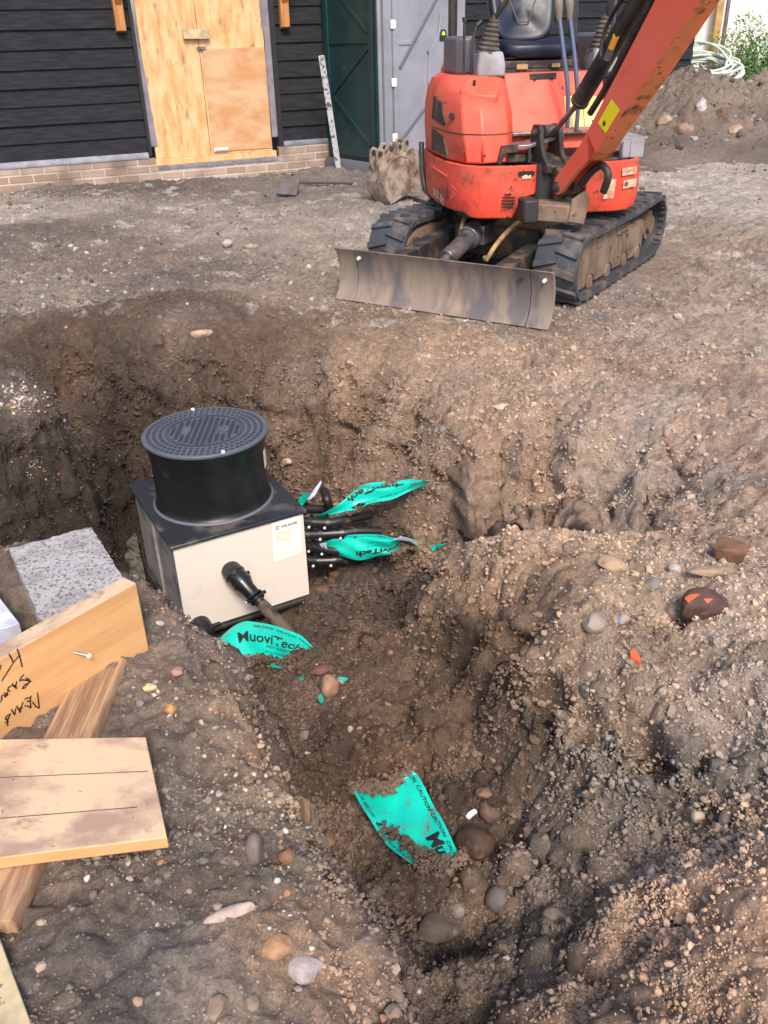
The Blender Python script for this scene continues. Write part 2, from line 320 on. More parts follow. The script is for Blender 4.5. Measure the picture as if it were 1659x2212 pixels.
def soil_mat():
    m = bpy.data.materials.new('damp_gravelly_soil'); m.use_nodes = True; nt = m.node_tree; N = nt.nodes; L = nt.links; p = N['Principled BSDF']
    a = N.new('ShaderNodeAttribute'); a.attribute_name = 'soil'
    tc = N.new('ShaderNodeTexCoord')
    def noise(s, d=8, r=0.65):
        n = N.new('ShaderNodeTexNoise'); n.inputs['Scale'].default_value = s; n.inputs['Detail'].default_value = d; n.inputs['Roughness'].default_value = r
        L.new(tc.outputs['Object'], n.inputs['Vector']); return n.outputs['Fac']
    def rng_(src, a0, a1, b0, b1):
        r = N.new('ShaderNodeMapRange'); r.inputs[1].default_value = a0; r.inputs[2].default_value = a1; r.inputs[3].default_value = b0; r.inputs[4].default_value = b1
        L.new(src, r.inputs[0]); return r.outputs[0]
    def mixc(fac, A, B, mode):
        x = N.new('ShaderNodeMix'); x.data_type = 'RGBA'; x.blend_type = mode
        if isinstance(fac, float): x.inputs[0].default_value = fac
        else: L.new(fac, x.inputs[0])
        for i, q in ((6, A), (7, B)):
            if isinstance(q, tuple): x.inputs[i].default_value = q
            else: L.new(q, x.inputs[i])
        return x.outputs[2]
    g = N.new('ShaderNodeCombineColor'); v = rng_(noise(38), 0.3, 0.7, 0.62, 1.38)
    for i in range(3): L.new(v, g.inputs[i])
    c = mixc(1.0, a.outputs['Color'], g.outputs[0], 'MULTIPLY')
    g2 = N.new('ShaderNodeCombineColor'); v2 = rng_(noise(210, 4), 0.35, 0.65, 0.72, 1.28)
    for i in range(3): L.new(v2, g2.inputs[i])
    c = mixc(1.0, c, g2.outputs[0], 'MULTIPLY')
    # pale grit
    vo = N.new('ShaderNodeTexVoronoi'); vo.inputs['Scale'].default_value = 85; vo.inputs['Randomness'].default_value = 1.0; L.new(tc.outputs['Object'], vo.inputs['Vector'])
    sz = rng_(noise(9, 3), 0.45, 0.68, 0.08, 0.30)
    lt = N.new('ShaderNodeMath'); lt.operation = 'LESS_THAN'; L.new(vo.outputs['Distance'], lt.inputs[0]); L.new(sz, lt.inputs[1])
    sep = N.new('ShaderNodeSeparateColor'); L.new(vo.outputs['Color'], sep.inputs[0])
    gt = N.new('ShaderNodeMath'); gt.operation = 'GREATER_THAN'; L.new(sep.outputs[0], gt.inputs[0]); gt.inputs[1].default_value = 0.72
    mu = N.new('ShaderNodeMath'); mu.operation = 'MULTIPLY'; L.new(lt.outputs[0], mu.inputs[0]); L.new(gt.outputs[0], mu.inputs[1])
    gc = mixc(sep.outputs[1], srgb(176, 150, 124), srgb(205, 196, 186), 'MIX')
    mu2 = N.new('ShaderNodeMath'); mu2.operation = 'MULTIPLY'; L.new(mu.outputs[0], mu2.inputs[0]); mu2.inputs[1].default_value = 0.75
    c = mixc(mu2.outputs[0], c, gc, 'MIX')
    L.new(c, p.inputs['Base Color'])
    L.new(rng_(noise(5), 0.3, 0.7, 0.70, 0.95), p.inputs['Roughness']); p.inputs['Specular IOR Level'].default_value = 0.35
    b1 = N.new('ShaderNodeBump'); b1.inputs['Distance'].default_value = 0.022; L.new(noise(70, 10, 0.75), b1.inputs['Height'])
    b2 = N.new('ShaderNodeBump'); b2.inputs['Distance'].default_value = 0.006; b2.inputs['Strength'].default_value = 0.8
    L.new(noise(260, 5, 0.7), b2.inputs['Height']); L.new(b1.outputs[0], b2.inputs['Normal']); L.new(b2.outputs[0], p.inputs['Normal'])
    return m
M['soil'] = soil_mat()
M['crumb'] = mat('soil_crumb', (1, 1, 1, 1), 0.9, attr='tint', bump=0.002, bs=150, spec=0.3)
M['pebble'] = mat('gravel_chip', (1, 1, 1, 1), 0.7, attr='tint', spec=0.4)

# ------------------------------------------------------------------ the ground: one sheet, with the pit and the trench dug into it
# survey points: (picture x, picture y, height)
SURVEY = [
 # crest of the pit and the flat site behind it
 (-60,690,0),(0,690,0),(60,712,0),(150,728,0),(300,738,0),(420,735,0),(560,706,0),(700,712,-.02),(850,722,-.03),(1000,738,-.03),(1150,735,-.02),(1300,720,0),(1500,700,0),(1659,700,0),(1800,700,0),
 (0,600,0),(400,620,0),(800,640,0),(1300,690,0),(1659,620,0),(0,520,0),(500,520,0),(1659,520,0),
 # back wall of the pit
 (60,765,-.07),(150,770,-.08),(220,778,-.08),(300,780,-.08),(400,780,-.08),(500,772,-.08),(150,800,-.13),(220,800,-.12),(300,800,-.12),(400,800,-.12),(500,800,-.12),(600,790,-.10),(150,870,-.26),(220,870,-.27),(300,880,-.29),(420,870,-.27),(540,860,-.25),(620,860,-.23),
 (250,940,-.40),(350,960,-.44),(480,950,-.42),(600,940,-.38),(260,1000,-.52),(400,1010,-.53),(560,1010,-.53),(640,1010,-.52),(270,1060,-.63),(620,1060,-.63),
 (700,800,-.13),(700,870,-.24),(700,940,-.38),(700,1000,-.50),(700,1050,-.62),(680,1090,-.74),
 (800,800,-.10),(800,870,-.20),(800,940,-.31),(800,1000,-.42),(800,1060,-.53),(760,1110,-.64),(820,1110,-.58),
 (900,800,-.07),(900,870,-.15),(900,940,-.23),(900,1000,-.32),(900,1060,-.42),(900,1110,-.50),(880,1150,-.56),(800,1150,-.64),
 (1000,800,-.06),(1000,870,-.11),(1000,940,-.18),(1000,1000,-.25),(1000,1060,-.33),(1000,1105,-.40),(960,1140,-.50),
 (1120,800,-.04),(1120,870,-.08),(1120,940,-.13),(1120,1000,-.18),(1120,1060,-.24),(1120,1090,-.30),(1000,1135,-.46),(1060,1125,-.46),(1120,1122,-.45),(1200,1120,-.42),(1300,1124,-.38),(1400,1130,-.30),
 (1250,760,-.01),(1250,850,-.05),(1250,940,-.09),(1250,1010,-.14),(1250,1060,-.20),(1200,1085,-.26),(1300,1095,-.24),(1390,1108,-.19),
 (1400,800,-.02),(1400,900,-.05),(1400,1000,-.09),(1400,1060,-.15),(1550,800,-.01),(1550,950,-.04),(1550,1060,-.07),(1659,850,0),(1659,1000,-.02),(1659,1150,-.04),(1500,1120,-.09),
 # rubble promontory on the left and the dark floor beside the chamber
 (-60,780,0),(-10,770,-.01),(30,800,-.03),(-60,860,-.03),(0,850,-.04),(60,855,-.06),(105,880,-.09),(-60,930,-.11),(0,930,-.12),(70,925,-.12),(128,925,-.16),(-60,1000,-.27),(0,1000,-.27),(70,1000,-.27),(0,1060,-.40),(80,1060,-.40),(0,1120,-.52),(80,1120,-.53),(-60,1060,-.40),(-60,1130,-.54),(100,1180,-.64),
 (150,1000,-.33),(170,1060,-.48),(180,1120,-.60),(215,980,-.46),(220,1150,-.72),(240,1090,-.68),(255,1180,-.84),(285,1170,-.87),
 # mound between the chamber and the excavator
 (980,1165,-.29),(1050,1150,-.22),(1120,1143,-.17),(1200,1141,-.13),(1300,1143,-.11),(1400,1146,-.10),(965,1190,-.28),(990,1240,-.25),(1100,1200,-.16),(1200,1220,-.11),(1300,1230,-.10),(1450,1220,-.09),(1600,1240,-.05),(1750,1240,0),
 (1005,1300,-.23),(1050,1345,-.20),(1100,1300,-.15),(1200,1320,-.10),(1350,1330,-.08),(1500,1340,-.07),(1659,1350,-.03),(1095,1400,-.17),(1150,1430,-.13),(1220,1430,-.11),(1350,1450,-.09),(1500,1460,-.09),(1659,1480,-.03),
 (1150,1475,-.15),(1200,1500,-.13),(1300,1540,-.11),(1450,1560,-.13),(1600,1570,-.09),(1200,1548,-.16),(1260,1605,-.17),(1340,1650,-.18),(1420,1680,-.18),(1480,1640,-.14),(1659,1600,-.10),
 # west foot of the mound, slumped floor
 (940,1210,-.58),(940,1290,-.60),(980,1370,-.54),(1030,1450,-.47),(1090,1540,-.43),(1160,1640,-.42),(1260,1690,-.39),(1370,1720,-.33),
 (680,1230,-.84),(700,1280,-.81),(620,1330,-.86),(560,1380,-.87),(800,1230,-.74),(860,1190,-.66),(800,1290,-.69),(870,1260,-.62),(700,1350,-.74),(800,1370,-.62),(900,1340,-.59),
 (640,1430,-.74),(720,1450,-.64),(820,1440,-.57),(900,1430,-.54),(960,1470,-.49),(690,1520,-.60),(780,1530,-.52),(880,1520,-.50),(980,1560,-.45),(760,1620,-.50),(840,1620,-.47),(940,1640,-.44),(1040,1640,-.43),
 (780,1700,-.49),(860,1720,-.49),(960,1740,-.46),(1060,1740,-.44),(1160,1740,-.43),(850,1820,-.51),(930,1830,-.50),(1000,1830,-.46),(1100,1830,-.45),
 (920,1880,-.43),(1000,1885,-.40),(1100,1880,-.42),(1200,1880,-.43),(1180,1960,-.46),(930,1950,-.53),(1020,1960,-.52),(1100,1970,-.50),(900,2050,-.54),(980,2060,-.54),(1080,2060,-.47),(920,2140,-.48),(1000,2150,-.42),(1100,2140,-.38),(930,2212,-.40),(1050,2212,-.33),
 (1300,1830,-.38),(1300,1930,-.39),(1420,1780,-.31),(1520,1720,-.25),(1659,1660,-.17),(1420,1880,-.29),(1540,1800,-.20),(1659,1740,-.12),(1280,2040,-.34),(1400,1980,-.23),(1520,1900,-.13),(1659,1840,-.05),
 (1200,2080,-.36),(1300,2140,-.26),(1420,2080,-.17),(1560,2000,-.08),(1659,1960,-.02),(1200,2212,-.25),(1400,2212,-.14),(1600,2150,-.04),(1750,1800,0),(1750,2000,0),(1750,1450,0),
 # foot of the near bank (seen over its lip)
 (530,1440,-.78),(560,1500,-.66),(610,1580,-.56),(670,1650,-.50),(740,1730,-.48),(800,1800,-.50),(850,1890,-.50),(875,1980,-.54),(880,2080,-.52),(890,2180,-.46),
 # lip and top of the near bank
 (300,1262,0),(345,1285,0),(385,1305,-.01),(440,1340,-.02),(478,1410,-.03),(505,1480,-.04),(545,1550,-.04),(600,1630,-.05),(655,1720,-.06),(715,1800,-.06),(760,1890,-.08),(795,1990,-.12),(815,2090,-.16),(835,2212,-.20),
 (250,1350,0),(350,1400,0),(420,1480,-.01),(300,1560,0),(480,1640,-.02),(350,1750,0),(560,1780,-.03),(200,1900,0),(450,1950,0),(650,1930,-.05),(250,2100,0),(500,2120,-.02),(700,2080,-.09),(600,2212,-.05),(100,1700,0),(100,2150,0),(300,2212,0),
]
PTS = [at(x, y, z) for x, y, z in SURVEY]
PTS = [(p[0], p[1], s[2]) for p, s in zip(PTS, SURVEY)]
PTS += [(-.80, 2.03, 0), (-1.0, 2.10, 0), (-1.3, 2.15, 0), (-1.8, 2.2, 0), (-2.4, 2.2, 0), (-1.0, 1.7, 0), (-1.3, 1.5, 0), (-1.6, 1.2, 0), (-.9, .6, 0), (-1.6, .4, 0), (-.4, .3, 0), (0, .25, -.2), (.4, .3, -.05), (1.0, .5, 0), (1.5, 1, 0), (1.5, 2, 0), (2, 3, 0), (2.2, 1.5, 0),
        (-.74, 2.22, -.66), (-.95, 2.30, -.74), (-1.3, 2.34, -.70), (-1.8, 2.4, -.55), (-2.4, 2.45, -.3), (-.58, 2.06, -.62), (-.44, 1.93, -.62), (-1.0, 2.6, -.86), (-1.4, 2.7, -.84), (-1.9, 2.8, -.7), (-2.6, 3.0, -.1), (-2.6, 4.0, 0), (-2.2, 3.4, -.1), (-.5, 2.5, -.88), (-.8, 3.2, -.90), (-.6, 3.4, -.88), (-1.2, 3.1, -.88)]
for x, y, z, dz in ((980,1165,-.29,.16),(1050,1150,-.22,.20),(1120,1143,-.17,.24),(1200,1141,-.13,.25),(1300,1143,-.11,.23),(1400,1146,-.10,.15)):   # the gap behind the mound
    p = at(x, y, z); PTS.append((p[0], p[1] + .075, z - dz)); PTS.append((p[0], p[1] - .05, z + .012))
for x, y, z in ((965,1190,-.28),(1005,1300,-.23),(1050,1345,-.20),(1095,1400,-.17),(1150,1475,-.15),(1200,1548,-.16)):      # the mound's steep west face
    p = at(x, y, z); PTS.append((p[0] - .075, p[1] + .02, z - .24))
for x, y, z, dz in ((478,1410,-.03,.45),(505,1480,-.04,.42),(545,1550,-.04,.38),(600,1630,-.05,.34),(655,1720,-.06,.32),(715,1800,-.06,.32),(760,1890,-.08,.32),(795,1990,-.12,.30),(815,2090,-.16,.27)):      # the near bank is cut steeply
    p = at(x, y, z); PTS.append((p[0] + .065, p[1] + .02, z - dz)); PTS.append((p[0] - .03, p[1] - .01, z + .012))
for x in (-7, -4, -2, 0, 2, 4, 7):
    for y in (4.9, 6, 8, 11): PTS.append((x, y, 0))
PTS = np.array(PTS)
_n = len(PTS); _A = np.sqrt((PTS[:, None, 0] - PTS[None, :, 0]) ** 2 + (PTS[:, None, 1] - PTS[None, :, 1]) ** 2)
_A -= np.eye(_n) * 0.004          # a little slack so that two near points never fight
_w = np.linalg.solve(_A, PTS[:, 2])
def base(x, y):
    x = np.asarray(x, float); y = np.asarray(y, float); out = np.zeros(x.shape); f = out.ravel(); X = x.ravel(); Y = y.ravel()
    near = np.where((Y < 4.85) & (Y > -1) & (np.abs(X) < 3.5))[0]
    for c in range(0, len(near), 60000):
        i = near[c:c + 60000]; f[i] = np.sqrt((X[i, None] - PTS[None, :, 0]) ** 2 + (Y[i, None] - PTS[None, :, 1]) ** 2) @ _w
    fade = np.clip((4.85 - Y) / 0.35, 0, 1) * np.clip((3.5 - np.abs(X)) / 0.6, 0, 1) * np.clip((Y + 1) / 1.0, 0, 1)
    return (f * fade).reshape(x.shape)
TAPE_MID = [at(x, y, z)[:2] for x, y, z in ((870, 1760, -.46), (830, 1700, -.46), (900, 1820, -.46), (800, 1080, -.5), (860, 1060, -.45), (760, 1180, -.66), (830, 1180, -.6), (570, 1390, -.8), (620, 1400, -.78))]
CREV = [at(x, y, z)[:2] + np.array([0, .10]) for x, y, z in ((1060,1150,-.22),(1120,1143,-.17),(1200,1141,-.13),(1300,1143,-.11),(1400,1146,-.10),(1440,1148,-.10))]
HOLES = [((1130, 785), -.04, .045, .10), ((1200, 1245), -.2, .05, .09), ((1475, 1345), -.09, .04, .08), ((1590, 1555), -.1, .06, .07), ((1010, 1520), -.45, .07, .05), ((560, 790), -.18, .05, .05), ((1195, 905), -.1, .07, .04), ((880, 1040), -.4, .09, .03), ((700, 1770), -.05, .025, .08)]
HXY = [(at(p[0], p[1], z)[:2], r, d) for p, z, r, d in HOLES]
def segdist(x, y, P):
    out = np.full(x.shape, 9.0)
    for (ax, ay), (bx, by) in zip(P[:-1], P[1:]):
        t = np.clip(((x - ax) * (bx - ax) + (y - ay) * (by - ay)) / ((bx - ax) ** 2 + (by - ay) ** 2), 0, 1)
        out = np.minimum(out, np.hypot(x - ax - t * (bx - ax), y - ay - t * (by - ay)))
    return out
LIPV = [(1000,1165,-.27),(1060,1150,-.22),(1120,1142,-.18),(1200,1139,-.145),(1300,1142,-.125),(1390,1143,-.115),(1440,1137,-.11)]
LIP = np.array([[*at(a, b, c)[:2], c] for a, b, c in LIPV]); LIPD = np.array([.12, .22, .28, .30, .28, .25, .12])
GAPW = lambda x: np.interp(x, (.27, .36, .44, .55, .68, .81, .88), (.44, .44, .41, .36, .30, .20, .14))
def gap(x, y, z):
    """the narrow side trench hidden behind the mound's crest"""
    yl = np.interp(x, LIP[:, 0], LIP[:, 1]); zl = np.interp(x, LIP[:, 0], LIP[:, 2]); dp = np.interp(x, LIP[:, 0], LIPD)
    yl = yl + .03 * fbm(x, y * 0, .10, 911, 3)
    on = (x > LIP[0, 0]) & (x < LIP[-1, 0]); d = y - yl
    cut = zl - dp * np.clip(d / .025, 0, 1) + 4.5 * np.maximum(d - GAPW(x), 0) + .03 * fbm(x, y, .05, 921, 3)
    z = np.where(on & (d > 0) & (d < .62), np.minimum(z, cut), z)
    s = np.clip(1 + d / .12, 0, 1) * (d <= 0) * on
    return np.where(s > 0, z * (1 - s) + s * np.maximum(z, zl + .012 * fbm(x, y, .04, 931, 3)), z)
def height(x, y):
    wx, wy = fbm(x, y, .16, 811, 3, .6), fbm(x, y, .16, 831, 3, .6); sf = np.ones_like(x)
    for q in TAPE_MID: sf = np.minimum(sf, np.clip((np.hypot(x - q[0], y - q[1]) - .06) / .12, 0, 1))
    sf = sf * np.clip((segdist(x, y, CREV) - .08) / .15, .25, 1)
    wa = .07 + .05 * np.clip((y - 3.5) / .3, 0, 1)
    b = base(x + wa * wx * sf, y + wa * wy * sf); g = np.clip((-b - 0.03) / 0.14, 0, 1)
    near = (y < 2.3) & (x < -0.0)
    soft = np.ones_like(b)
    for q in TAPE_MID: soft = np.minimum(soft, 0.25 + 0.75 * np.clip((np.hypot(x - q[0], y - q[1]) - 0.05) / 0.08, 0, 1))
    rough = (0.50 + 0.50 * g) * soft
    z = b + rough * (0.05 * fbm(x, y, 0.45, 3, 3) + (0.055 + .012 * g) * fbm(x, y, 0.13, 21, 4, 0.6))
    rid = 1 - np.abs(2 * fbm(x, y, 0.30, 41, 3)); z -= rough * 0.030 * np.clip(rid - 0.86, 0, 1) * 7 * (0.4 + g)
    k = np.clip(fbm(x, y, 0.5, 77, 3) * 2.2 + 0.62, 0.1, 1.0)
    z += rough * (0.55 + .45 * g) * k * (0.5 * lumps(x, y, 0.075, 101, keep=0.4) + 1.35 * lumps(x, y, 0.036, 131, keep=0.6) + 1.3 * lumps(x, y, 0.019, 151, keep=0.7))
    z -= rough * (.55 + .45 * g) * k * .030
    z += 0.018 * fbm(x, y, 0.04, 61, 3, 0.65) * soft
    d = segdist(x, y, CREV); z = gap(x, y, z)
    for (q, r, dd) in HXY: z -= dd * np.exp(-(((x - q[0]) ** 2 + (y - q[1]) ** 2) / r ** 2) ** 2)
    # crawler prints on the site to the right of the machine
    u = (x * .52 + y * .854); v = (x * .854 - y * .52)
    tr = np.exp(-((v + 0.95) / .16) ** 2) + np.exp(-((v - .35) / .14) ** 2)
    z += 0.010 * np.sin(u * 2 * math.pi / .09 + 1.5 * np.sign(v - .4)) * tr * (y > 2.6) * (g < .5) * (x > 1.3)
    # rough tracks and ruts farther off
    far = np.clip((y - 4.6) / 1, 0, 1)
    z += far * (0.05 * fbm(x, y, 1.4, 91, 3) + 0.018 * fbm(x, y, .25, 95, 3))
    # keep the machine and the chamber standing on firm level soil
    m = np.clip((np.maximum(np.abs((x - .906) * .854 - (y - 5.24) * .52) - .62, np.abs((x - .906) * .52 + (y - 5.24) * .854) - 1.05)) / .25, 0, 1)
    z = z * m + (1 - m) * (0.006 * fbm(x, y, .08, 5, 3) - 0.004)
    return z
def spaced(a, b, f):
    out = [a]
    while out[-1] < b: out.append(out[-1] + f(out[-1]))
    return np.array(out)
gx = spaced(0, 60, lambda v: 0.0072 if v < 2.4 else 0.0072 + (v - 2.4) * 0.022)
gx = np.concatenate([-gx[:0:-1], gx])
gy = spaced(-3, 90, lambda v: 0.05 if v < 0.4 else (0.0068 if v < 4.6 else 0.0068 + (v - 4.6) * 0.0042 + max(0, v - 14) * .05))
XX, YY = np.meshgrid(gx, gy); ZZ = height(XX, YY)
_gy, _gx = np.gradient(ZZ, gy, gx); _sl = np.hypot(_gx, _gy)
for _ in range(4):
    _sl[1:-1, 1:-1] = (_sl[1:-1, 1:-1] * 2 + _sl[:-2, 1:-1] + _sl[2:, 1:-1] + _sl[1:-1, :-2] + _sl[1:-1, 2:]) / 6
STEEP = np.clip((_sl - .7) / 1.6, 0, 1) * np.clip((segdist(XX, YY, CREV) - .10) / .08, 0, 1)
_al = XX * .8 + YY * .6
OFF = STEEP * (0.05 * fbm(_al, ZZ, .22, 601, 4, .55) + 0.045 * fbm(_al, ZZ, .06, 631, 3, .6) - .3 * lumps(_al, ZZ, .06, 661, keep=.6))
_nrm = np.hypot(_gx, _gy) + 1e-6
XD = XX + OFF * _gx / _nrm * .9; YD = YY + OFF * _gy / _nrm * .9
_sm = lambda t: np.clip(t, 0, 1) ** 2 * (3 - 2 * np.clip(t, 0, 1))
GD = YY - np.interp(XX, LIP[:, 0], LIP[:, 1]); GON = _sm((XX - LIP[0, 0]) / .08) * _sm((LIP[-1, 0] + .06 - XX) / .08)
YD = YD - GON * (.175 + .06 * fbm(XX, YY, .09, 941, 3)) * _sm((GD - GAPW(XX)) / .05) * (1 - _sm((GD - GAPW(XX) - .09) / .30))      # the far bank overhangs a little
nx, ny = len(gx), len(gy)
def bil(A, x, y):
    i = np.clip(np.searchsorted(gx, x) - 1, 0, nx - 2); j = np.clip(np.searchsorted(gy, y) - 1, 0, ny - 2)
    fx = np.clip((x - gx[i]) / (gx[i + 1] - gx[i]), 0, 1); fy = np.clip((y - gy[j]) / (gy[j + 1] - gy[j]), 0, 1)
    return A[j, i] * (1 - fx) * (1 - fy) + A[j, i + 1] * fx * (1 - fy) + A[j + 1, i] * (1 - fx) * fy + A[j + 1, i + 1] * fx * fy
def zg(x, y): return float(bil(ZZ, np.array([x]), np.array([y]))[0])
def hit(px, py):
    """where the line of sight through a picture point meets the soil"""
    d = ray(px, py); t = np.linspace(0.5, 16, 6000); P = np.array([0, 0, CAM_H])[None] + t[:, None] * d[None]
    h = bil(ZZ, P[:, 0], P[:, 1]); k = np.argmax(P[:, 2] < h); return P[k]
def pxm(p):      # metres per picture unit at a point
    return float((np.array(p) - [0, 0, CAM_H]) @ cF) / FPX

# soil colours with shade and sunlight painted in: grey crushed hardcore, brown sand and gravel, dark topsoil
TONE = [((100,450),(150,138,130)),((500,480),(142,128,120)),((750,520),(148,134,124)),((300,560),(122,106,96)),((100,640),(132,116,106)),((600,620),(138,122,110)),((1500,400),(158,146,140)),((1600,560),(140,122,110)),((1400,650),(140,122,112)),((1600,700),(150,132,122)),
 ((100,500),(104,94,88)),((300,400),(92,84,80)),((700,400),(110,102,98)),((400,600),(110,98,92)),((900,480),(138,128,124)),
 ((400,740),(126,106,94)),((120,775),(66,53,45)),((300,778),(72,58,48)),((420,778),(84,68,57)),((540,800),(98,78,64)),((200,760),(84,66,54)),((300,850),(72,56,46)),((150,850),(104,78,58)),((450,850),(100,80,66)),((600,820),(124,100,84)),((250,960),(52,42,36)),((350,980),(70,56,48)),((60,870),(110,98,90)),((50,960),(74,60,54)),((100,1080),(42,36,33)),((200,1080),(38,32,29)),((40,1020),(52,44,40)),((160,1130),(36,31,28)),((60,1120),(40,34,31)),((20,850),(120,108,104)),((90,900),(84,66,54)),((240,1040),(46,38,33)),  # back crest and left face: dark soil, deepened in colour for shade
 ((750,850),(150,124,104)),((900,900),(156,130,110)),((1000,800),(156,130,112)),((1000,1000),(150,124,104)),((1200,850),(162,136,118)),((1200,1000),(160,134,114)),((1400,900),(168,142,126)),((1550,900),(162,138,124)),((1500,1100),(154,130,114)),((800,1020),(124,100,84)),((700,1000),(108,86,72)),
 ((1100,1200),(170,142,118)),((1200,1200),(174,146,124)),((1100,1300),(158,128,102)),((1000,1260),(138,112,88)),((1300,1350),(174,148,126)),((1200,1420),(160,134,112)),((1500,1250),(164,142,128)),((1600,1350),(170,148,132)),((1500,1500),(164,142,128)),((1300,1500),(156,134,116)),((1020,1400),(88,70,58)),((1150,1600),(92,76,64)),((1350,1620),(140,120,104)),
 ((800,1250),(94,76,64)),((900,1300),(74,60,52)),((700,1400),(92,72,60)),((850,1450),(100,78,64)),((950,1500),(108,84,68)),((750,1600),(84,64,52)),((900,1620),(104,80,62)),((1050,1600),(106,84,68)),((1000,1720),(80,64,56)),((880,1850),(78,64,56)),((850,1180),(84,68,58)),
 ((1200,1750),(124,108,98)),((1350,1750),(118,104,96)),((1200,1900),(104,94,86)),((1450,1780),(114,104,98)),((1050,1900),(120,100,86)),((1000,2030),(78,68,62)),((1200,2050),(96,86,80)),((1600,1680),(126,110,100)),
 ((1400,2080),(176,142,116)),((1550,1980),(186,150,124)),((1620,1800),(174,146,124)),((1300,2180),(152,126,106)),((1100,2150),(112,94,84)),((950,2150),(100,86,80)),  # lower right bank lightened in colour to stand in for sunlight
 ((400,1400),(130,114,104)),((350,1600),(120,106,98)),((450,1560),(134,116,102)),((520,1560),(156,126,100)),((600,1700),(142,120,100)),((400,1800),(126,110,100)),((250,1950),(116,98,86)),((300,2120),(100,92,90)),((500,2050),(112,104,102)),((650,1850),(104,94,88)),((700,1950),(138,114,96)),((800,2120),(150,122,102)),((650,2150),(128,112,102)),((450,1900),(104,90,82)),((150,2080),(120,104,92))]
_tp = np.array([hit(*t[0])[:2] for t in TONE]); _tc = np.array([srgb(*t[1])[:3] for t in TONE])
def soil_rgb(x, y, z):
    sh = x.shape; X = x.ravel(); Y = y.ravel()
    Xw = X + 0.22 * fbm(X, Y, 0.5, 201, 4); Yw = Y + 0.22 * fbm(X, Y, 0.5, 231, 4)
    num = np.zeros((X.size, 3)); den = np.zeros(X.size)
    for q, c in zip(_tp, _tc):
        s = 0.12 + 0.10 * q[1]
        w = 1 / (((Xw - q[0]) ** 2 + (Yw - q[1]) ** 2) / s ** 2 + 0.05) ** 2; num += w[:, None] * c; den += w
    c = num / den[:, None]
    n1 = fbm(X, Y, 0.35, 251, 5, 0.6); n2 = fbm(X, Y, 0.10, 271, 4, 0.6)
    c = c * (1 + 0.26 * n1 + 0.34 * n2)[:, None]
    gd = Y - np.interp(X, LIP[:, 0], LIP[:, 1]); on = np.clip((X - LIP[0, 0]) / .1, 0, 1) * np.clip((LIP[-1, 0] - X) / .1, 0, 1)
    c = c * (1 - .80 * on * np.clip(gd / .03, 0, 1) * np.clip((GAPW(X) + .09 + .12 * fbm(X, Y, .12, 951, 3) - gd) / .05, 0, 1))[:, None]      # the gap's shade painted over its damp dark soil
    grey = np.clip(fbm(X, Y, 0.28, 291, 4) * 3 - 0.5, 0, 1)[:, None] * 0.35                 # patches of grey hardcore
    c = c * (1 - grey) + grey * c.mean(1)[:, None] * np.array([1.0, 1.0, 1.04])
    rusty = np.clip(fbm(X, Y, 0.16, 321, 4) * 4 - 0.9, 0, 1)[:, None] * 0.3
    c = c * (1 - rusty) + rusty * c * np.array([1.22, 1.03, 0.86])
    chalk = np.clip(fbm(X, Y, 0.22, 351, 5, .65) * 5 - 1.75, 0, 1)[:, None] * 0.45 * (Y > 4.2)[:, None]
    c = c * (1 - chalk) + chalk * np.array(srgb(190, 186, 184)[:3])
    c = c.mean(1)[:, None] * .25 + c * .75
    return np.clip(c * 1.30 * np.array([1.03, 1.0, .93]), 0.008, 0.7).reshape(sh + (3,))
def grid_mesh(name, X, Y, Z, rgb, matl):
    r, c = X.shape; me = bpy.data.meshes.new(name); co = np.stack([X, Y, Z], -1).reshape(-1, 3).astype(np.float32)
    idx = np.arange(r * c).reshape(r, c); q = np.stack([idx[:-1, :-1], idx[:-1, 1:], idx[1:, 1:], idx[1:, :-1]], -1).reshape(-1)
    nf = (r - 1) * (c - 1); me.vertices.add(r * c); me.vertices.foreach_set('co', co.ravel()); me.loops.add(nf * 4); me.loops.foreach_set('vertex_index', q.astype(np.int32))
    me.polygons.add(nf); me.polygons.foreach_set('loop_start', np.arange(0, nf * 4, 4, dtype=np.int32))
    me.update(calc_edges=True); me.polygons.foreach_set('use_smooth', np.ones(nf, bool))
    a = me.attributes.new('soil', 'FLOAT_COLOR', 'POINT'); a.data.foreach_set('color', np.concatenate([rgb.reshape(-1, 3), np.ones((r * c, 1))], 1).astype(np.float32).ravel())
    me.materials.append(matl); o = bpy.data.objects.new(name, me); COL.objects.link(o); WM[name] = Matrix(); return o
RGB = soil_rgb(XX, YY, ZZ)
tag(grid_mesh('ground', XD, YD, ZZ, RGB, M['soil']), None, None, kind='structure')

# spoil heap at the back right
hx, hy = np.meshgrid(np.arange(1.9, 7.6, .02), np.arange(9.3, 13.9, .02))
def bumpf(cx, cy, rx, ry, h, rot=0):
    X = (hx - cx) * math.cos(rot) + (hy - cy) * math.sin(rot); Y = -(hx - cx) * math.sin(rot) + (hy - cy) * math.cos(rot)
    return h * np.clip(1 - np.sqrt((X / rx) ** 2 + (Y / ry) ** 2), 0, 1) ** 0.8
hh = np.maximum.reduce([bumpf(4.05, 12.0, 1.35, 1.9, .92), bumpf(4.8, 11.7, 1.3, 1.7, .76), bumpf(3.4, 11.8, 1.1, 1.6, .55), bumpf(5.6, 11.7, 1.5, 1.7, .60), bumpf(4.4, 11.2, 2.1, 1.8, .36), bumpf(6.6, 11.9, 1.4, 1.6, .5)])
hh = hh + np.where(hh > 0, 1, 0) * np.minimum(hh * 3, 1) * (0.16 * fbm(hx, hy, .5, 401, 4) + lumps(hx, hy, .13, 431, keep=.4) * .9 + lumps(hx, hy, .06, 441) * .9) - 0.03
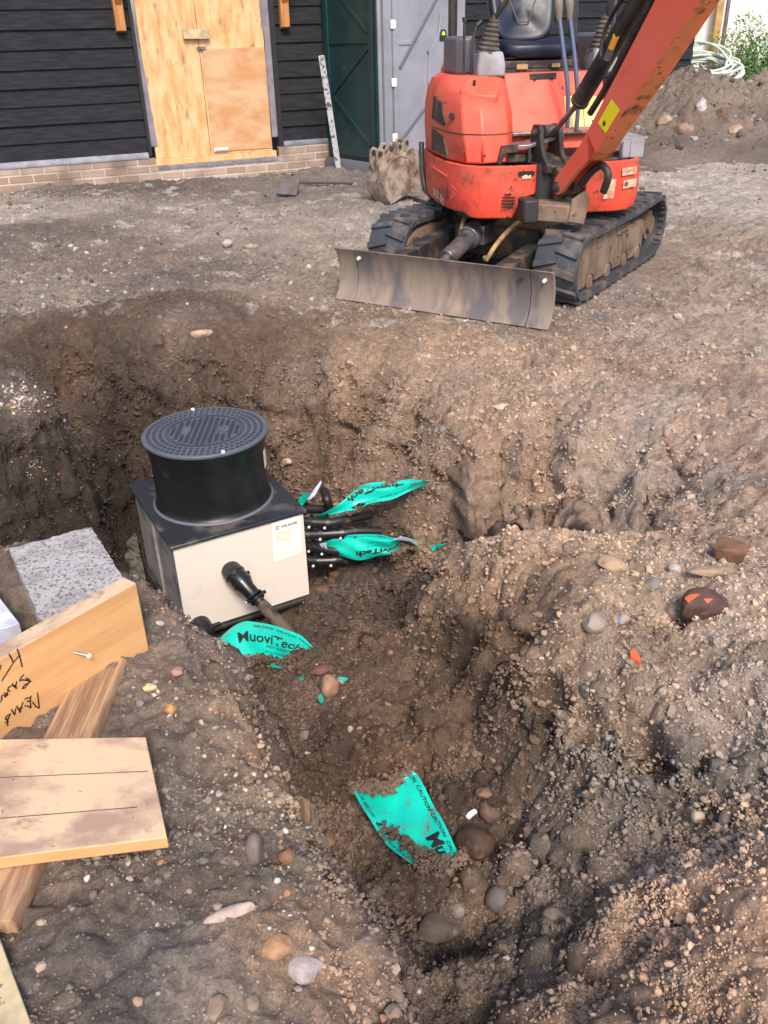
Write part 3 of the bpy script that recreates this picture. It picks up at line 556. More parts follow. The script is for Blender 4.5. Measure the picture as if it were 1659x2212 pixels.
hc = np.clip(np.array(srgb(126, 112, 102)[:3]) * (1 + .5 * fbm(hx, hy, .4, 451, 5))[..., None], .01, .8)
tag(grid_mesh('spoil_heap', hx, hy, hh, hc, M['soil']), None, None, kind='structure')

# loose crumbs and gravel: nobody could count them
def ico(n):
    import bmesh
    bm = bmesh.new(); bmesh.ops.create_icosphere(bm, subdivisions=n, radius=1); v = np.array([q.co[:] for q in bm.verts]); f = np.array([[a.index for a in q.verts] for q in bm.faces]); bm.free(); return v, f
ICO1, ICO2, ICO3 = ico(1), ico(2), ico(3)
def scatter(name, P, size, rgb, matl, shape=ICO1, flat=(.5, 1.15), jit=.34, sink=.38, kind='stuff'):
    v, f = shape; n = len(P); k = len(v)
    S = size[:, None] * rng.uniform(flat[0], flat[1], (n, 3)); S[:, 2] *= rng.uniform(.7, 1, n)
    th = rng.uniform(0, 2 * math.pi, n); tl = rng.uniform(-.6, .6, n)
    V = v[None] * (1 + jit * (rng.random((n, k, 1)) - .5) * 2) * S[:, None, :]
    c, s_ = np.cos(tl)[:, None], np.sin(tl)[:, None]; y = V[..., 1] * c - V[..., 2] * s_; z = V[..., 1] * s_ + V[..., 2] * c
    c, s_ = np.cos(th)[:, None], np.sin(th)[:, None]; x2 = V[..., 0] * c - y * s_; y2 = V[..., 0] * s_ + y * c
    V = np.stack([x2, y2, z], -1) + P[:, None, :] + np.array([0, 0, 1.0]) * (S[:, 2] * (1 - 2 * sink))[:, None, None]
    co = V.reshape(-1, 3).astype(np.float32); F = (f[None] + (np.arange(n) * k)[:, None, None]).reshape(-1).astype(np.int32); nf = len(F) // 3
    me = bpy.data.meshes.new(name); me.vertices.add(n * k); me.vertices.foreach_set('co', co.ravel()); me.loops.add(nf * 3); me.loops.foreach_set('vertex_index', F)
    me.polygons.add(nf); me.polygons.foreach_set('loop_start', np.arange(0, nf * 3, 3, dtype=np.int32)); me.update(calc_edges=True)
    me.polygons.foreach_set('use_smooth', np.zeros(nf, bool))
    a = me.attributes.new('tint', 'FLOAT_COLOR', 'POINT'); C = np.repeat(np.concatenate([rgb, np.ones((n, 1))], 1), k, 0); a.data.foreach_set('color', C.astype(np.float32).ravel())
    me.materials.append(matl); o = bpy.data.objects.new(name, me); COL.objects.link(o); WM[name] = Matrix(); return o
def spread(n, y0, y1, pw, keepf):
    u = rng.random(n); e = 1 - pw; y = (y0 ** e + u * (y1 ** e - y0 ** e)) ** (1 / e)
    x = (rng.random(n) * 2 - 1) * (0.45 + .52 * y); k = rng.random(n) < keepf(x, y); return x[k], y[k]
def clear(x, y):      # not inside the chamber, nor on the tapes, nor down the gap
    a = (x + .815) * .88 + (y - 2.832) * .476; b = -(x + .815) * .476 + (y - 2.832) * .88
    ok = ~((a > -.01) & (a < .56) & (b > -.01) & (b < .62))
    for q in TAPE_MID: ok &= np.hypot(x - q[0], y - q[1]) > 0.05
    gd = y - np.interp(x, LIP[:, 0], LIP[:, 1]); ok &= ~((x > LIP[0, 0]) & (x < LIP[-1, 0]) & (gd > .0) & (gd < GAPW(x) + .13))
    return ok
def dens(x, y):
    b = bil(ZZ, x, y); g = np.clip((-b - .03) / .14, 0, 1); c = np.clip(.45 + 2.4 * fbm(x, y, .4, 501, 3), .06, 1)
    return c * (.22 + .25 * g + .53 * np.clip((-b - .28) / .15, 0, 1)) * clear(x, y)
x, y = spread(250000, .62, 4.7, 1.3, dens)
z = bil(ZZ, x, y); col = bil3 = np.stack([bil(RGB[..., k], x, y) for k in range(3)], -1)
sz = 0.0019 + 0.0064 * rng.random(len(x)) ** 7 * (.40 + .42 * y) + .0010 * y
col = col * rng.uniform(.74, 1.12, (len(x), 1)) * rng.uniform(.96, 1.04, (len(x), 3))
tag(scatter('soil_crumbs', np.stack([x, y, z], -1), sz, np.clip(col, .01, .8), M['crumb']), 'loose crumbs of brown soil scattered over the pit and trench', 'soil', kind='stuff')
x, y = spread(2400, .62, 4.7, 1.2, lambda a, b: clear(a, b) * (.06 + .94 * (bil(ZZ, a, b) < -.13)) * np.clip(.5 + 2.5 * fbm(a, b, .5, 521, 3), .05, 1))
z = bil(ZZ, x, y); col = np.stack([bil(RGB[..., k], x, y) for k in range(3)], -1) * rng.uniform(.65, 1.05, (len(x), 1))
tag(scatter('soil_clods', np.stack([x, y, z], -1), .006 + .015 * rng.random(len(x)) ** 4, np.clip(col, .01, .8), M['crumb'], ICO2, jit=.2, sink=.42), 'bigger rough clods of brown soil in and round the trench', 'soil', kind='stuff')
PAL = np.array([srgb(*c)[:3] for c in ((180, 162, 144), (170, 146, 122), (196, 190, 184), (148, 136, 128), (164, 124, 94), (128, 124, 124), (178, 156, 136), (118, 102, 92))])
x, y = spread(5000, .62, 4.7, 1.25, lambda a, b: clear(a, b) * np.clip(.35 + 3 * fbm(a, b, .35, 541, 4), .04, 1))
z = bil(ZZ, x, y); col = PAL[rng.integers(0, len(PAL), len(x))] * rng.uniform(.65, 1.0, (len(x), 1))
tag(scatter('gravel', np.stack([x, y, z], -1), .0013 + .0085 * rng.random(len(x)) ** 9 + .0008 * y, col, M['pebble'], flat=(.5, 1.1), jit=.2, sink=.35), 'small pale gravel and flint chips lying loose in the soil', 'gravel', kind='stuff')
w_ = np.where((STEEP > .35) & (YY < 4.4) & (YY > .6) & (ZZ < -.06)); ii_ = rng.integers(0, len(w_[0]), 80000); jj_ = (w_[0][ii_], w_[1][ii_])
P_ = np.column_stack([XD[jj_], YD[jj_], ZZ[jj_]]) + rng.uniform(-.006, .006, (80000, 3)) - np.column_stack([_gx[jj_] / _nrm[jj_], _gy[jj_] / _nrm[jj_], np.zeros(80000)]) * .004
ok_ = clear(P_[:, 0], P_[:, 1]) & ((P_[:, 0] < .1) | (rng.random(80000) < .75)) & ~((GON[jj_] > .02) & (GD[jj_] > -.02) & (GD[jj_] < .6)); P_ = P_[ok_]; C_ = RGB[jj_][ok_] * rng.uniform(.8, 1.2, (len(P_), 1))
tag(scatter('wall_crumbs', P_, .0018 + .0085 * rng.random(len(P_)) ** 5, np.clip(C_, .01, .8), M['crumb'], sink=.5), 'lumpy crumbs clinging to the cut walls of the pit', 'soil', kind='stuff')
x, y = spread(260, .62, 4.3, 1.5, lambda a, b: clear(a, b) * (np.clip(.4 + 3 * fbm(a, b, .4, 581, 3), .05, 1)))
z = bil(ZZ, x, y); col = PAL[rng.integers(0, len(PAL), len(x))] * rng.uniform(.45, .85, (len(x), 1))
tag(scatter('half_buried_cobbles', np.stack([x, y, z], -1), .007 + .014 * rng.random(len(x)) ** 3, col, M['pebble'], ICO2, flat=(.7, 1.4), jit=.07, sink=.55), 'half buried small cobbles set in the soil', 'stones', kind='stuff')
# hardcore on the far ground
u = rng.random(20000); yy_ = 4.4 * (12.5 / 4.4) ** u; xx_ = (rng.random(20000) * 2 - 1) * (.5 + .55 * yy_)
k = (rng.random(20000) < np.clip(.4 + 2.6 * fbm(xx_, yy_, .9, 561, 3), .05, 1)) & ~((np.abs((xx_ - .906) * .854 - (yy_ - 5.24) * .52) < .64) & (np.abs((xx_ - .906) * .52 + (yy_ - 5.24) * .854) < 1.1)); xx_, yy_ = xx_[k], yy_[k]
k = (yy_ - (8.78 + (xx_ + 3.54) * .445)) < 0; xx_, yy_ = xx_[k], yy_[k]
z = bil(ZZ, xx_, yy_); pal2 = np.array([srgb(*c)[:3] for c in ((138, 130, 126), (176, 172, 170), (106, 96, 90), (124, 108, 98), (92, 84, 80), (152, 142, 134))])
col = pal2[rng.integers(0, 6, len(xx_))] * rng.uniform(.6, 1.0, (len(xx_), 1))
tag(scatter('hardcore_rubble', np.stack([xx_, yy_, z], -1), .002 + .02 * rng.random(len(xx_)) ** 10 + .0007 * yy_, col, M['pebble'], flat=(.5, 1.1), jit=.25), 'crushed grey hardcore strewn over the far site ground', 'rubble', kind='stuff')
hp = rng.random((2200, 2)) * [4.6, 3.0] + [2.6, 9.9]; ii = ((hp[:, 1] - 9.3) / .02).astype(int), ((hp[:, 0] - 1.9) / .02).astype(int)
z = hh[ii]; k = z > .06; hp = hp[k]; z = z[k]
tag(scatter('heap_rubble', np.column_stack([hp, z]), .006 + .045 * rng.random(len(hp)) ** 7, pal2[rng.integers(0, 6, len(hp))] * rng.uniform(.45, .9, (len(hp), 1)), M['pebble'], ICO2, jit=.14), 'stones and rubble mixed into the spoil heap', 'rubble', kind='stuff')

# ------------------------------------------------------------------ inspection chamber in the pit
CA = math.atan2(.476, .88); CF = frame((-.815, 2.832), CA)
def plane_hit(px, py, o, n):
    d = ray(px, py); o = np.array(o, float); n = np.array(n, float); t = ((o - [0, 0, CAM_H]) @ n) / (d @ n); return np.array([0, 0, CAM_H]) + t * d
ch = tag(empty('inspection_chamber', (*CF(.2735, .30, 0)[:2], -.87), CA), 'square cream and black manifold chamber with a round black lid, standing in the pit', 'chamber')
W, Dp, Z0, Z1 = .547, .60, -.862, -.453
MB().box((.006, .006, Z0), (W - .006, Dp, Z1), CF).build('body', M['greyside'], ch, bevel=.004)
MB().box((0.0, -.004, Z0 + .004), (W, .0055, Z1 - .0005), CF).build('front_panel', M['cream'], ch, bevel=.0015)
MB().box((-.004, .30, Z0), (.0055, .306, Z1 - .001), CF).build('side_seam', M['greyside'], ch)
MB().box((-.012, -.016, Z1), (W + .012, Dp + .012, -.440), CF).build('top_plate', M['plate'], ch, bevel=.002)
MB().box((-.012, -.022, Z0 - .016), (W + .012, Dp + .01, Z0 - .001), CF).build('base_plate', M['black'], ch, bevel=.002)
cc = CF(.2735, .30, 0)
MB().lathe([(.238, -.4395), (.243, -.431), (.236, -.422), (.233, -.40), (.232, -.25), (.236, -.20), (.246, -.165), (.250, -.152), (.238, -.150)], (cc[0], cc[1], 0), n=72).build('riser', M['hdpe'], ch, smooth=50)
MB().lathe([(.237, -.4397), (.252, -.4392), (.249, -.435), (.2385, -.431)], (cc[0], cc[1], 0), n=72, cap=False).build('dusty_weld_bead', M['greydark'], ch)
mb = MB(); mb.lathe([(.236, -.1495), (.253, -.1495), (.2545, -.146), (.2545, -.139), (.252, -.1365), (.001, -.1365)], (cc[0], cc[1], 0), n=96)
def cv(r, a, z): return (cc[0] + r * math.cos(a), cc[1] + r * math.sin(a), z)
for k, (r0, r1, n) in enumerate(((.222, .236, 60), (.197, .211, 54), (.172, .186, 48))):
    for i in range(n):
        a = 2 * math.pi * (i + .5 * k) / n; h = .30 * 2 * math.pi / n
        q = [cv(r, a + s * h, z) for z in (-.1362, -.1345) for r, s in ((r0, -1), (r1, -1), (r1, 1), (r0, 1))]
        mb.add(q, [(4, 5, 6, 7), (0, 1, 5, 4), (1, 2, 6, 5), (2, 3, 7, 6), (3, 0, 4, 7)], 1)
for r in (.160, .151):
    mb.lathe([(r, -.1362), (r, -.1345), (r - .004, -.1345), (r - .004, -.1362)], (cc[0], cc[1], 0), n=80, m=1, cap=False)
ga = CA + math.radians(62); gx_, gy_ = math.cos(ga), math.sin(ga)
G = lambda u, v, z: (cc[0] + u * gx_ - v * gy_, cc[1] + u * gy_ + v * gx_, z)
for i in range(-6, 7):
    v = i * .0235; L = math.sqrt(max(.145 ** 2 - v * v, 0))
    if L > .02: mb.box((-L, v - .0022, -.1362), (L, v + .0022, -.1325), G, 0)
    for j in range(-14, 15):
        u = j * .0105
        if math.hypot(u, v + .0118) < .138 and not (abs(u) < .032 and abs(abs(v + .01) - .075) < .017): mb.box((u - .003, v + .0045, -.1362), (u + .003, v + .019, -.1345), G, 1)
for s in (-1, 1):
    for (u0, u1, v0, v1) in ((-.034, .034, .058, .063), (-.034, .034, .090, .095), (-.034, -.029, .058, .095), (.029, .034, .058, .095), (-.004, .004, .063, .090)):
        mb.box((u0, s * v0, -.1362), (u1, s * v1, -.131), G, 0)
cover = mb.build('cover', [M['cover'], M['coverrim']], ch, smooth=30)
for (px, py) in ((418, 887), (480, 974)):
    p = at(px, py, -.134); d = Vector((p[0] - cc[0], p[1] - cc[1])).normalized() * .242
    MB().lathe([(.0075, -.1365), (.0075, -.130), (.005, -.128)], (cc[0] + d.x, cc[1] + d.y, 0), n=12).build('bolt', M['cap'], cover)
# small label on the riser's flank
a0 = math.radians(-9)
MB().add([(cc[0] + .2345 * math.cos(a0 + k * .09), cc[1] + .2345 * math.sin(a0 + k * .09), z) for z in (-.30, -.22) for k in (0, 1, 2)], [(0, 1, 4, 3), (1, 2, 5, 4)]).build('riser_label', M['cap'], ch)
# paper label on the front: maker's mark and small print (the square codes are left out)
FP = lambda a, z: CF(a, -.0055, z)
mb = MB(); mb.add([CF(a, -.0052, z) for a, z in ((.400, -.646), (.526, -.638), (.533, -.462), (.407, -.458))], [(0, 1, 2, 3)], 0)
def lab(x0, z0, h, txt, m, bold=0.0, sx=1.0):
    put_text(mb, txt, lambda x, y: CF(x0 + x * h / .7 * sx, -.0058, z0 + y * h / .7), m, bold, 1.05)
lab(.447, -.496, .0125, 'FRANK', 1, .03, 1.25)
for k in range(14):
    a, b = math.radians(20 + k * 22), math.radians(20 + (k + .9) * 22)
    c0 = (.430, -.490); r0, r1 = (.005, .0095) if k % 5 else (.003, .0095)
    mb.add([CF(c0[0] + r * math.cos(t), -.0058, c0[1] + r * math.sin(t)) for r, t in ((r0, a), (r1, a), (r1, b), (r0, b))], [(0, 1, 2, 3)], 1)
for k, w in enumerate((.085, .075, .06, .08, .05, .07)):
    z = -.515 - k * .0085; mb.add([CF(a, -.0058, zz) for a, zz in ((.42, z), (.42 + w, z), (.42 + w, z + .003), (.42, z + .003))], [(0, 1, 2, 3)], 2)
mb.build('label', [M['sticker'], M['greyink'], M['faint']], ch, smooth=0)
# outlet on the front: flange, reducer, collar and the muddy pipe running down into the trench
p0 = Vector(CF(.215, -.006, -.622)); p1 = Vector(at(628, 1372, -.80)); dv = (p1 - p0).normalized(); Lp = (p1 - p0).length
nrm = Vector((.476, -.88, 0)).normalized()
mb = MB(); mb.tube([p0, p0 + nrm * .012, p0 + nrm * .03 + dv * .02, p0 + nrm * .03 + dv * .06, p0 + nrm * .03 + dv * .085, p0 + nrm * .03 + dv * .125], [.041, .0425, .0425, .041, .031, .030], 28)
cpl = mb.build('outlet_coupling', M['hdpe'], ch, smooth=50)
q0 = p0 + nrm * .026
for t0_, r_ in ((.004, .0455), (.050, .0435), (.125, .036), (.143, .033)): MB().tube([q0 + dv * t0_, q0 + dv * (t0_ + .012)], [r_, r_], 24).build('collar', M['hdpe'], cpl, bevel=.003)
side = dv.cross(Vector((0, 0, 1))).normalized(); upv = side.cross(dv)
for s, t, r in ((upv * .9 + side * .5, .02, .043), (-side, .03, .043), (side, .135, .034), (-side + upv * .2, .14, .034)):
    s = s.normalized(); b = q0 + dv * t
    MB().cyl(b + s * (r - .008), b + s * (r + .014), .008, 12).build('terminal', M['hdpe'], cpl)
    MB().cyl(b + s * (r + .014) , b + s * (r + .0155), .0065, 10).build('cap', M['cap'], cpl) if s.dot(upv) < .5 else None
MB().tube([q0 + dv * .14, q0 + dv * .175], [.0225, .0225], 20).build('pipe', M['pipe'], ch)
MB().tube([q0 + dv * .1745, q0 + dv * (Lp * .55), p1], [.0232, .025, .026], 20).build('pipe', M['pipemud'], ch, label='mud crusted black outlet pipe')
# elbow at the lower left of the front, half behind the near bank
mb = MB(); e0 = Vector(CF(.055, -.006, -.835)); mb.tube([e0, e0 + nrm * .05, e0 + nrm * .075 + Vector((-.01, 0, -.02)), e0 + nrm * .08 + Vector((-.02, 0, -.07))], [.045, .045, .042, .04], 20)
elb = mb.build('elbow', M['hdpe'], ch, smooth=60)
MB().cyl(e0 + nrm * .03 + Vector((.04, .02, .0)), e0 + nrm * .03 + Vector((.068, .035, 0)), .009, 12).build('terminal', M['hdpe'], elb)
# the feed pipes leaving the far side
def feed(b, z, pts, r=.0175, collars=((.05, .10)), up=True):
    r *= 1.06; s = Vector(CF(W + .002, b, z)); path = [s] + [Vector(p) for p in pts]; seg = []
    P = [s]
    for k in range(1, 25):
        t = k / 24 * (len(path) - 1); i = min(int(t), len(path) - 2); f = t - i
        a, bq, c, d = path[max(i - 1, 0)], path[i], path[i + 1], path[min(i + 2, len(path) - 1)]
        P.append(.5 * ((2 * bq) + (c - a) * f + (2 * a - 5 * bq + 4 * c - d) * f * f + (3 * bq - a - 3 * c + d) * f ** 3))
    o = MB().tube(P, r, 16).build('feed_pipe', M['pipe'], ch, smooth=60)
    dist = [0]
    for a, c in zip(P[:-1], P[1:]): dist.append(dist[-1] + (c - a).length)
    def along(t):
        i = max(k for k in range(len(dist)) if dist[k] <= t); i = min(i, len(P) - 2); f = (t - dist[i]) / (dist[i + 1] - dist[i]); return P[i].lerp(P[i + 1], f), (P[i + 1] - P[i]).normalized()
    t0, t1 = collars
    a, da = along(t0); c, dc = along(t1)
    mbb = MB(); mbb.tube([a, c], r + .006, 18)
    for q, dq in ((a, da), (c, dc)): mbb.tube([q - dq * .009, q + dq * .009], r + .011, 18)
    sd = da.cross(Vector((0, 0, 1))).normalized(); uu = sd.cross(da)
    for q, dq in ((a, da), (c, dc)):
        mbb.cyl(q + uu * r, q + uu * (r + .022), .006, 10); mbb.cyl(q + sd * r, q + sd * (r + .020), .005, 10)
    cp = mbb.build('coupling', M['hdpe'], o, smooth=50)
    for q, dq in ((a, da), (c, dc)):
        MB().cyl(q + sd * (r + .020), q + sd * (r + .0235), .0058, 10).build('cap', M['cap'], o)
    return o
def g3(px, py, dz=0.0):
    p = hit(px, py); return (p[0], p[1], p[2] + dz)
feed(.04, -.515, [at(706, 1130, -.52), at(752, 1121, -.525), at(800, 1112, -.55)], .0185, (.05, .115))
feed(.03, -.575, [at(724, 1153, -.575), at(772, 1147, -.578), at(822, 1148, -.60)], .0195, (.08, .165))
feed(.30, -.560, [at(700, 1100, -.56), at(706, 1078, -.50), at(700, 1060, -.5)], .0185, (.09, .13))
feed(.08, -.645, [at(705, 1187, -.65), at(750, 1190, -.66), at(790, 1195, -.72)], .0175, (.07, .13))
feed(.03, -.700, [at(700, 1213, -.705), at(745, 1208, -.71), at(790, 1214, -.76)], .0175, (.05, .125))
mb = MB(); mb.add([at(686, 1208, -.70) + np.array([0, -.01, .0]), at(706, 1206, -.70) + np.array([0, -.01, 0]), at(706, 1209, -.715) + np.array([0, -.012, 0]), at(686, 1211, -.715) + np.array([0, -.012, 0])], [(0, 1, 2, 3)])
mb.build('pipe_label', M['sticker'], ch, smooth=0)

# ------------------------------------------------------------------ warning tapes
def catmull(P, n):
    P = [np.array(p, float) for p in P]; out = []
    d = [0]
    for a, b in zip(P[:-1], P[1:]): d.append(d[-1] + np.linalg.norm(b - a))
    for k in range(n):
        t = d[-1] * k / (n - 1); i = max(j for j in range(len(P) - 1) if d[j] <= t + 1e-9); f = (t - d[i]) / (d[i + 1] - d[i])
        a, b, c, e = P[max(i - 1, 0)], P[i], P[i + 1], P[min(i + 2, len(P) - 1)]
        out.append(.5 * (2 * b + (c - a) * f + (2 * a - 5 * b + 4 * c - e) * f * f + (3 * b - a - 3 * c + e) * f ** 3))
    return out
def in_poly(x, y, P):
    c = False; j = len(P) - 1
    for i in range(len(P)):
        if (P[i][1] > y) != (P[j][1] > y) and x < (P[j][0] - P[i][0]) * (y - P[i][1]) / (P[j][1] - P[i][1]) + P[i][0]: c = not c
        j = i
    return c
def proj(p):
    q = np.array(p) - [0, 0, CAM_H]; z = q @ cF; return 829.5 + FPX * (q @ cR) / z, 1106 - FPX * (q @ cU) / z
def tape(name, top, bot, texts, label, cuts=(), arch=0.0, wid=.22, seed=0, wrinkle=.004, cat='warning tape', group='warning tapes over the buried pipes'):
    """top: edge v = 1, bot: edge v = 0, both from u = 0; texts: (text, u, v, cap height, bold) in metres and fractions of the width"""
    n, m = 110, 34; T, B = catmull(top, n), catmull(bot, n)
    nv = np.cross(np.array(T[n // 2]) - B[n // 2], np.array(T[n // 2 + 8]) - T[n // 2 - 8]); nv /= np.linalg.norm(nv)
    if nv @ (np.array([0, 0, CAM_H]) - T[n // 2]) < 0: nv = -nv
    us = np.array([np.linalg.norm((T[k + 1] + B[k + 1]) / 2 - (T[k] + B[k]) / 2) for k in range(n - 1)]); ul = np.concatenate([[0], np.cumsum(us)])
    def S(u, v, off=0.0):
        k = min(max(np.interp(u, ul, np.arange(n)), 0), n - 1.001); i = int(k); f = k - i
        a = B[i] * (1 - f) + B[i + 1] * f; b = T[i] * (1 - f) + T[i + 1] * f
        w = arch * math.sin(math.pi * v) + wrinkle * (1.3 * math.sin(v * 8 + u * 6 + seed) + math.sin(u * 43 + seed + 4 * v) * math.sin(v * 7 + seed) + .7 * math.sin(u * 17 + v * 9 + 2 * seed))
        return a * (1 - v) + b * v + nv * (w + off)
    mb = MB(); vs = []; uv = []
    for i in range(n):
        for j in range(m + 1): u = ul[i]; vs.append(S(u, j / m)); uv.append((u, j / m))
    keep = []
    for i in range(n - 1):
        for j in range(m):
            q = (i * (m + 1) + j, (i + 1) * (m + 1) + j, (i + 1) * (m + 1) + j + 1, i * (m + 1) + j + 1)
            c = proj(sum(vs[k] for k in q) / 4)
            c = (c[0] + 2.0 * math.sin(i * .9 + j * .7) + math.sin(i * 2.3 - j * 1.1), c[1] + 2.0 * math.sin(i * .6 - j * 1.2) + math.sin(i * 1.7 + j * 2.3))
            if not any(in_poly(c[0], c[1], P) for P in cuts): keep.append(q)
    mb.add(vs, keep, 0)
    for t in texts:
        txt, u0, v0, h, bold = t[:5]; sx = t[5] if len(t) > 5 else 1.0
        tv, tf = text_mesh(txt, bold, 1.0); k = h / .70
        P3 = [S(u0 + x * k * sx, min(max(v0 + y * k / wid, 0), 1), .0030) for x, y, z in tv]
        good = []
        for f in tf:
            uu = [u0 + tv[i][0] * k * sx for i in f]
            if min(uu) < 0.002 or max(uu) > ul[-1] - .002: continue
            c = proj(sum(P3[i] for i in f) / len(f))
            if any(in_poly(c[0], c[1], P) for P in cuts): continue
            good.append(f)
        if good: mb.add(P3, good, 1)
    def arrow(u, v, s, flip=1):
        pts = [(0, .55), (-.5, 0), (-.2, 0), (-.2, -.5), (.2, -.5), (.2, 0), (.5, 0)]
        mb.add([S(u + s * a, min(max(v - flip * s * b / wid, 0), 1), .0012) for a, b in pts], [(0, 1, 2, 3, 4, 5, 6)], 1)
    for t in texts:
        if len(t) > 6: arrow(*t[6])
    me = mb.build(name, [M['tape'], M['ink']], None, smooth=80)
    # keep winding as laid, faces are single film
    tag(recenter(me), label, cat, group); return S, ul[-1]
zc = lambda pts: [((1100 + x * .27125) / 1.507, (2450 + y * .27125) / 1.507) for x, y in pts]
RE = zc([(800, 110), (905, 230), (955, 275), (1060, 450), (1180, 680), (1300, 900), (1400, 1080), (1470, 1250), (1500, 1330)])
LE = zc([(90, 290), (140, 390), (190, 480), (340, 740), (450, 920), (560, 1070), (700, 1220), (860, 1345), (960, 1400)])
CAU = 'CAUTION  CAUTION  CAUTION  CAUTION  CAUTION  CAUTION  CAUTION'
ENE = 'ENERGY COLLECTOR BELOW      ENERGY COLLECTOR BELOW      ENERGY COLLECTOR BELOW'
zr = [-.425, -.430, -.436, -.440, -.442, -.440, -.436, -.434, -.44]; zl = [-.436, -.440, -.444, -.448, -.450, -.448, -.444, -.444, -.45]
tape('warning_tape', [at(x, y, z) for (x, y), z in zip(RE, zr)], [at(x, y, z) for (x, y), z in zip(LE, zl)],
     [(CAU, -.008, .885, .0125, .016, 1.0), ('MuoviTech', -.188, .64, .046, .03, .85), ('MuoviTech', .232, .64, .046, .03, .85), ('ENERGY COLLECTOR BELOW', -.085, .05, .012, .0, 1.0, (.167, .09, .020, 1)), ('ENERGY COLLECTOR BELOW', .190, .05, .012, .0, 1.0)],
     'flat turquoise caution film in the bottom of the trench, in front', cuts=[zc([(-100, -50), (800, -50), (850, 150), (835, 200), (800, 235), (770, 260), (735, 300), (700, 285), (660, 330), (630, 400), (605, 455), (560, 450), (520, 415), (440, 420), (380, 430), (330, 400), (250, 435), (200, 385), (120, 390)]),
       zc([(560, 930), (610, 905), (660, 950), (740, 980), (770, 1060), (830, 1110), (930, 1100), (960, 1160), (1130, 1180), (1150, 1260), (1200, 1300), (1300, 1295), (1400, 1290), (1470, 1270), (1600, 1420), (1030, 1480), (1030, 1340), (860, 1170), (740, 1070), (560, 980)]), zc([(900, 1345), (1200, 1300), (1200, 1500), (900, 1500)])], arch=-.016, seed=1, wrinkle=.0048, cat='warning tape')
z6 = lambda pts: [((650 + x * .3014) / 1.507, (1750 + y * .3014) / 1.507) for x, y in pts]
T5 = z6([(190, 1110), (340, 975), (480, 902), (620, 912), (800, 945), (960, 1000), (1100, 1060), (1230, 1190)])
B5 = z6([(300, 1400), (400, 1400), (500, 1390), (640, 1380), (780, 1400), (900, 1420), (990, 1400), (1090, 1330)])
tape('warning_tape', [at(x, y, z) for (x, y), z in zip(T5, (-.76, -.735, -.715, -.705, -.70, -.70, -.705, -.72))], [at(x, y, z) for (x, y), z in zip(B5, (-.80, -.80, -.80, -.795, -.79, -.78, -.77, -.755))],
     [(CAU, .135, .865, .0125, .02, .95), ('MuoviTech', .075, .50, .050, .016, .84), ('BEST IN EARTH', .195, .41, .011, .0, 1.1), ('www.muovitech.co.uk', .185, .30, .011, .0, 1.1), ('ENERGY COLLECTOR BELOW', .01, .10, .012, .0, 1.0)],
     'arched turquoise caution film standing up before the front outlet pipe', cuts=[z6([(480, 1450), (500, 1335), (590, 1290), (650, 1240), (740, 1270), (800, 1275), (860, 1300), (900, 1330), (960, 1260), (990, 1215), (1040, 1195), (1090, 1200), (1145, 1235), (1200, 1185), (1300, 1190), (1300, 1500), (930, 1500), (940, 1400), (870, 1390), (740, 1385), (700, 1500)])], arch=.02, seed=2, wrinkle=.004)
z5_ = lambda pts: [((850 + x * .3918) / 1.507, (1500 + y * .3918) / 1.507) for x, y in pts]
T1 = z5_([(1395, 178), (1250, 238), (1150, 285), (1050, 322), (900, 362), (800, 405), (700, 432), (540, 462), (430, 480)])
B1 = z5_([(1390, 168), (1260, 155), (1150, 163), (1020, 165), (850, 190), (740, 262), (640, 362), (540, 440), (430, 465)])
hz = lambda pts, dz: [np.array(g3(x, y, 0)) + [0, 0, d] for (x, y), d in zip(pts, dz)]
def flatz(pts, z0, z1, k=None): n = len(pts); return [at(x, y, z0 + (z1 - z0) * i / (n - 1) + (k[i] if k else 0)) for i, (x, y) in enumerate(pts)]
tape('warning_tape', flatz(T1, -.36, -.52), flatz(B1, -.33, -.50, [0, 0, .01, .02, .03, .03, .02, 0, 0]),
     [(CAU, .03, .80, .010, .016, .9), ('MuoviTech', .10, .36, .046, .035, .85), ('ENERGY COLLECTOR BELOW', .245, .05, .011, .0, 1.0, (.385, .12, .018, 1))],
     'long pointed turquoise caution film uppermost beside the chamber, on the slope', cuts=[z5_([(1028, 150), (1022, 180), (1000, 190), (990, 205), (1040, 205), (1080, 200), (1140, 180), (1150, 160)]), z5_([(760, 395), (790, 365), (830, 345), (870, 355), (900, 350), (860, 372), (790, 408), (770, 405)]), z5_([(880, 245), (925, 240), (930, 258), (890, 262)])], arch=.012, seed=3, wrinkle=.006)
T2 = z5_([(1320, 712), (1250, 672), (1180, 702), (1100, 772), (980, 790), (900, 812), (800, 825), (620, 780), (520, 755)])
B2 = z5_([(1300, 660), (1200, 648), (1100, 640), (1000, 616), (900, 610), (800, 612), (700, 622), (620, 645), (520, 680)])
tape('warning_tape', flatz(T2, -.56, -.70), flatz(B2, -.52, -.60),
     [('MuoviTech', .055, .66, .044, .035, .85), ('0203 021 0402', .145, .33, .010, .0, 1.1), ('www.muovitech.co.uk', .12, .48, .010, .0, 1.0), ('ENERGY COLLECTOR BELOW', -.02, .05, .011, .0, 1.05, (.115, .12, .018, 1)), ('ENERGY COLLECTOR BELOW', .155, .05, .011, .0, 1.05, (.31, .12, .018, 1)), ('ENERGY', .35, .05, .011, .0, 1.0)],
     'turquoise caution film bulging out below the two feed pipes, right of the chamber', cuts=[z5_([(1340, 720), (1315, 705), (1250, 680), (1200, 690), (1160, 735), (1095, 775), (1200, 800)])], arch=.025, seed=5, wrinkle=.006)
mb = MB(); P = [at(*q, z) for q, z in zip(z5_([(485, 680), (545, 672), (550, 720), (520, 762), (510, 715)]), (-.60, -.60, -.63, -.66, -.64))]
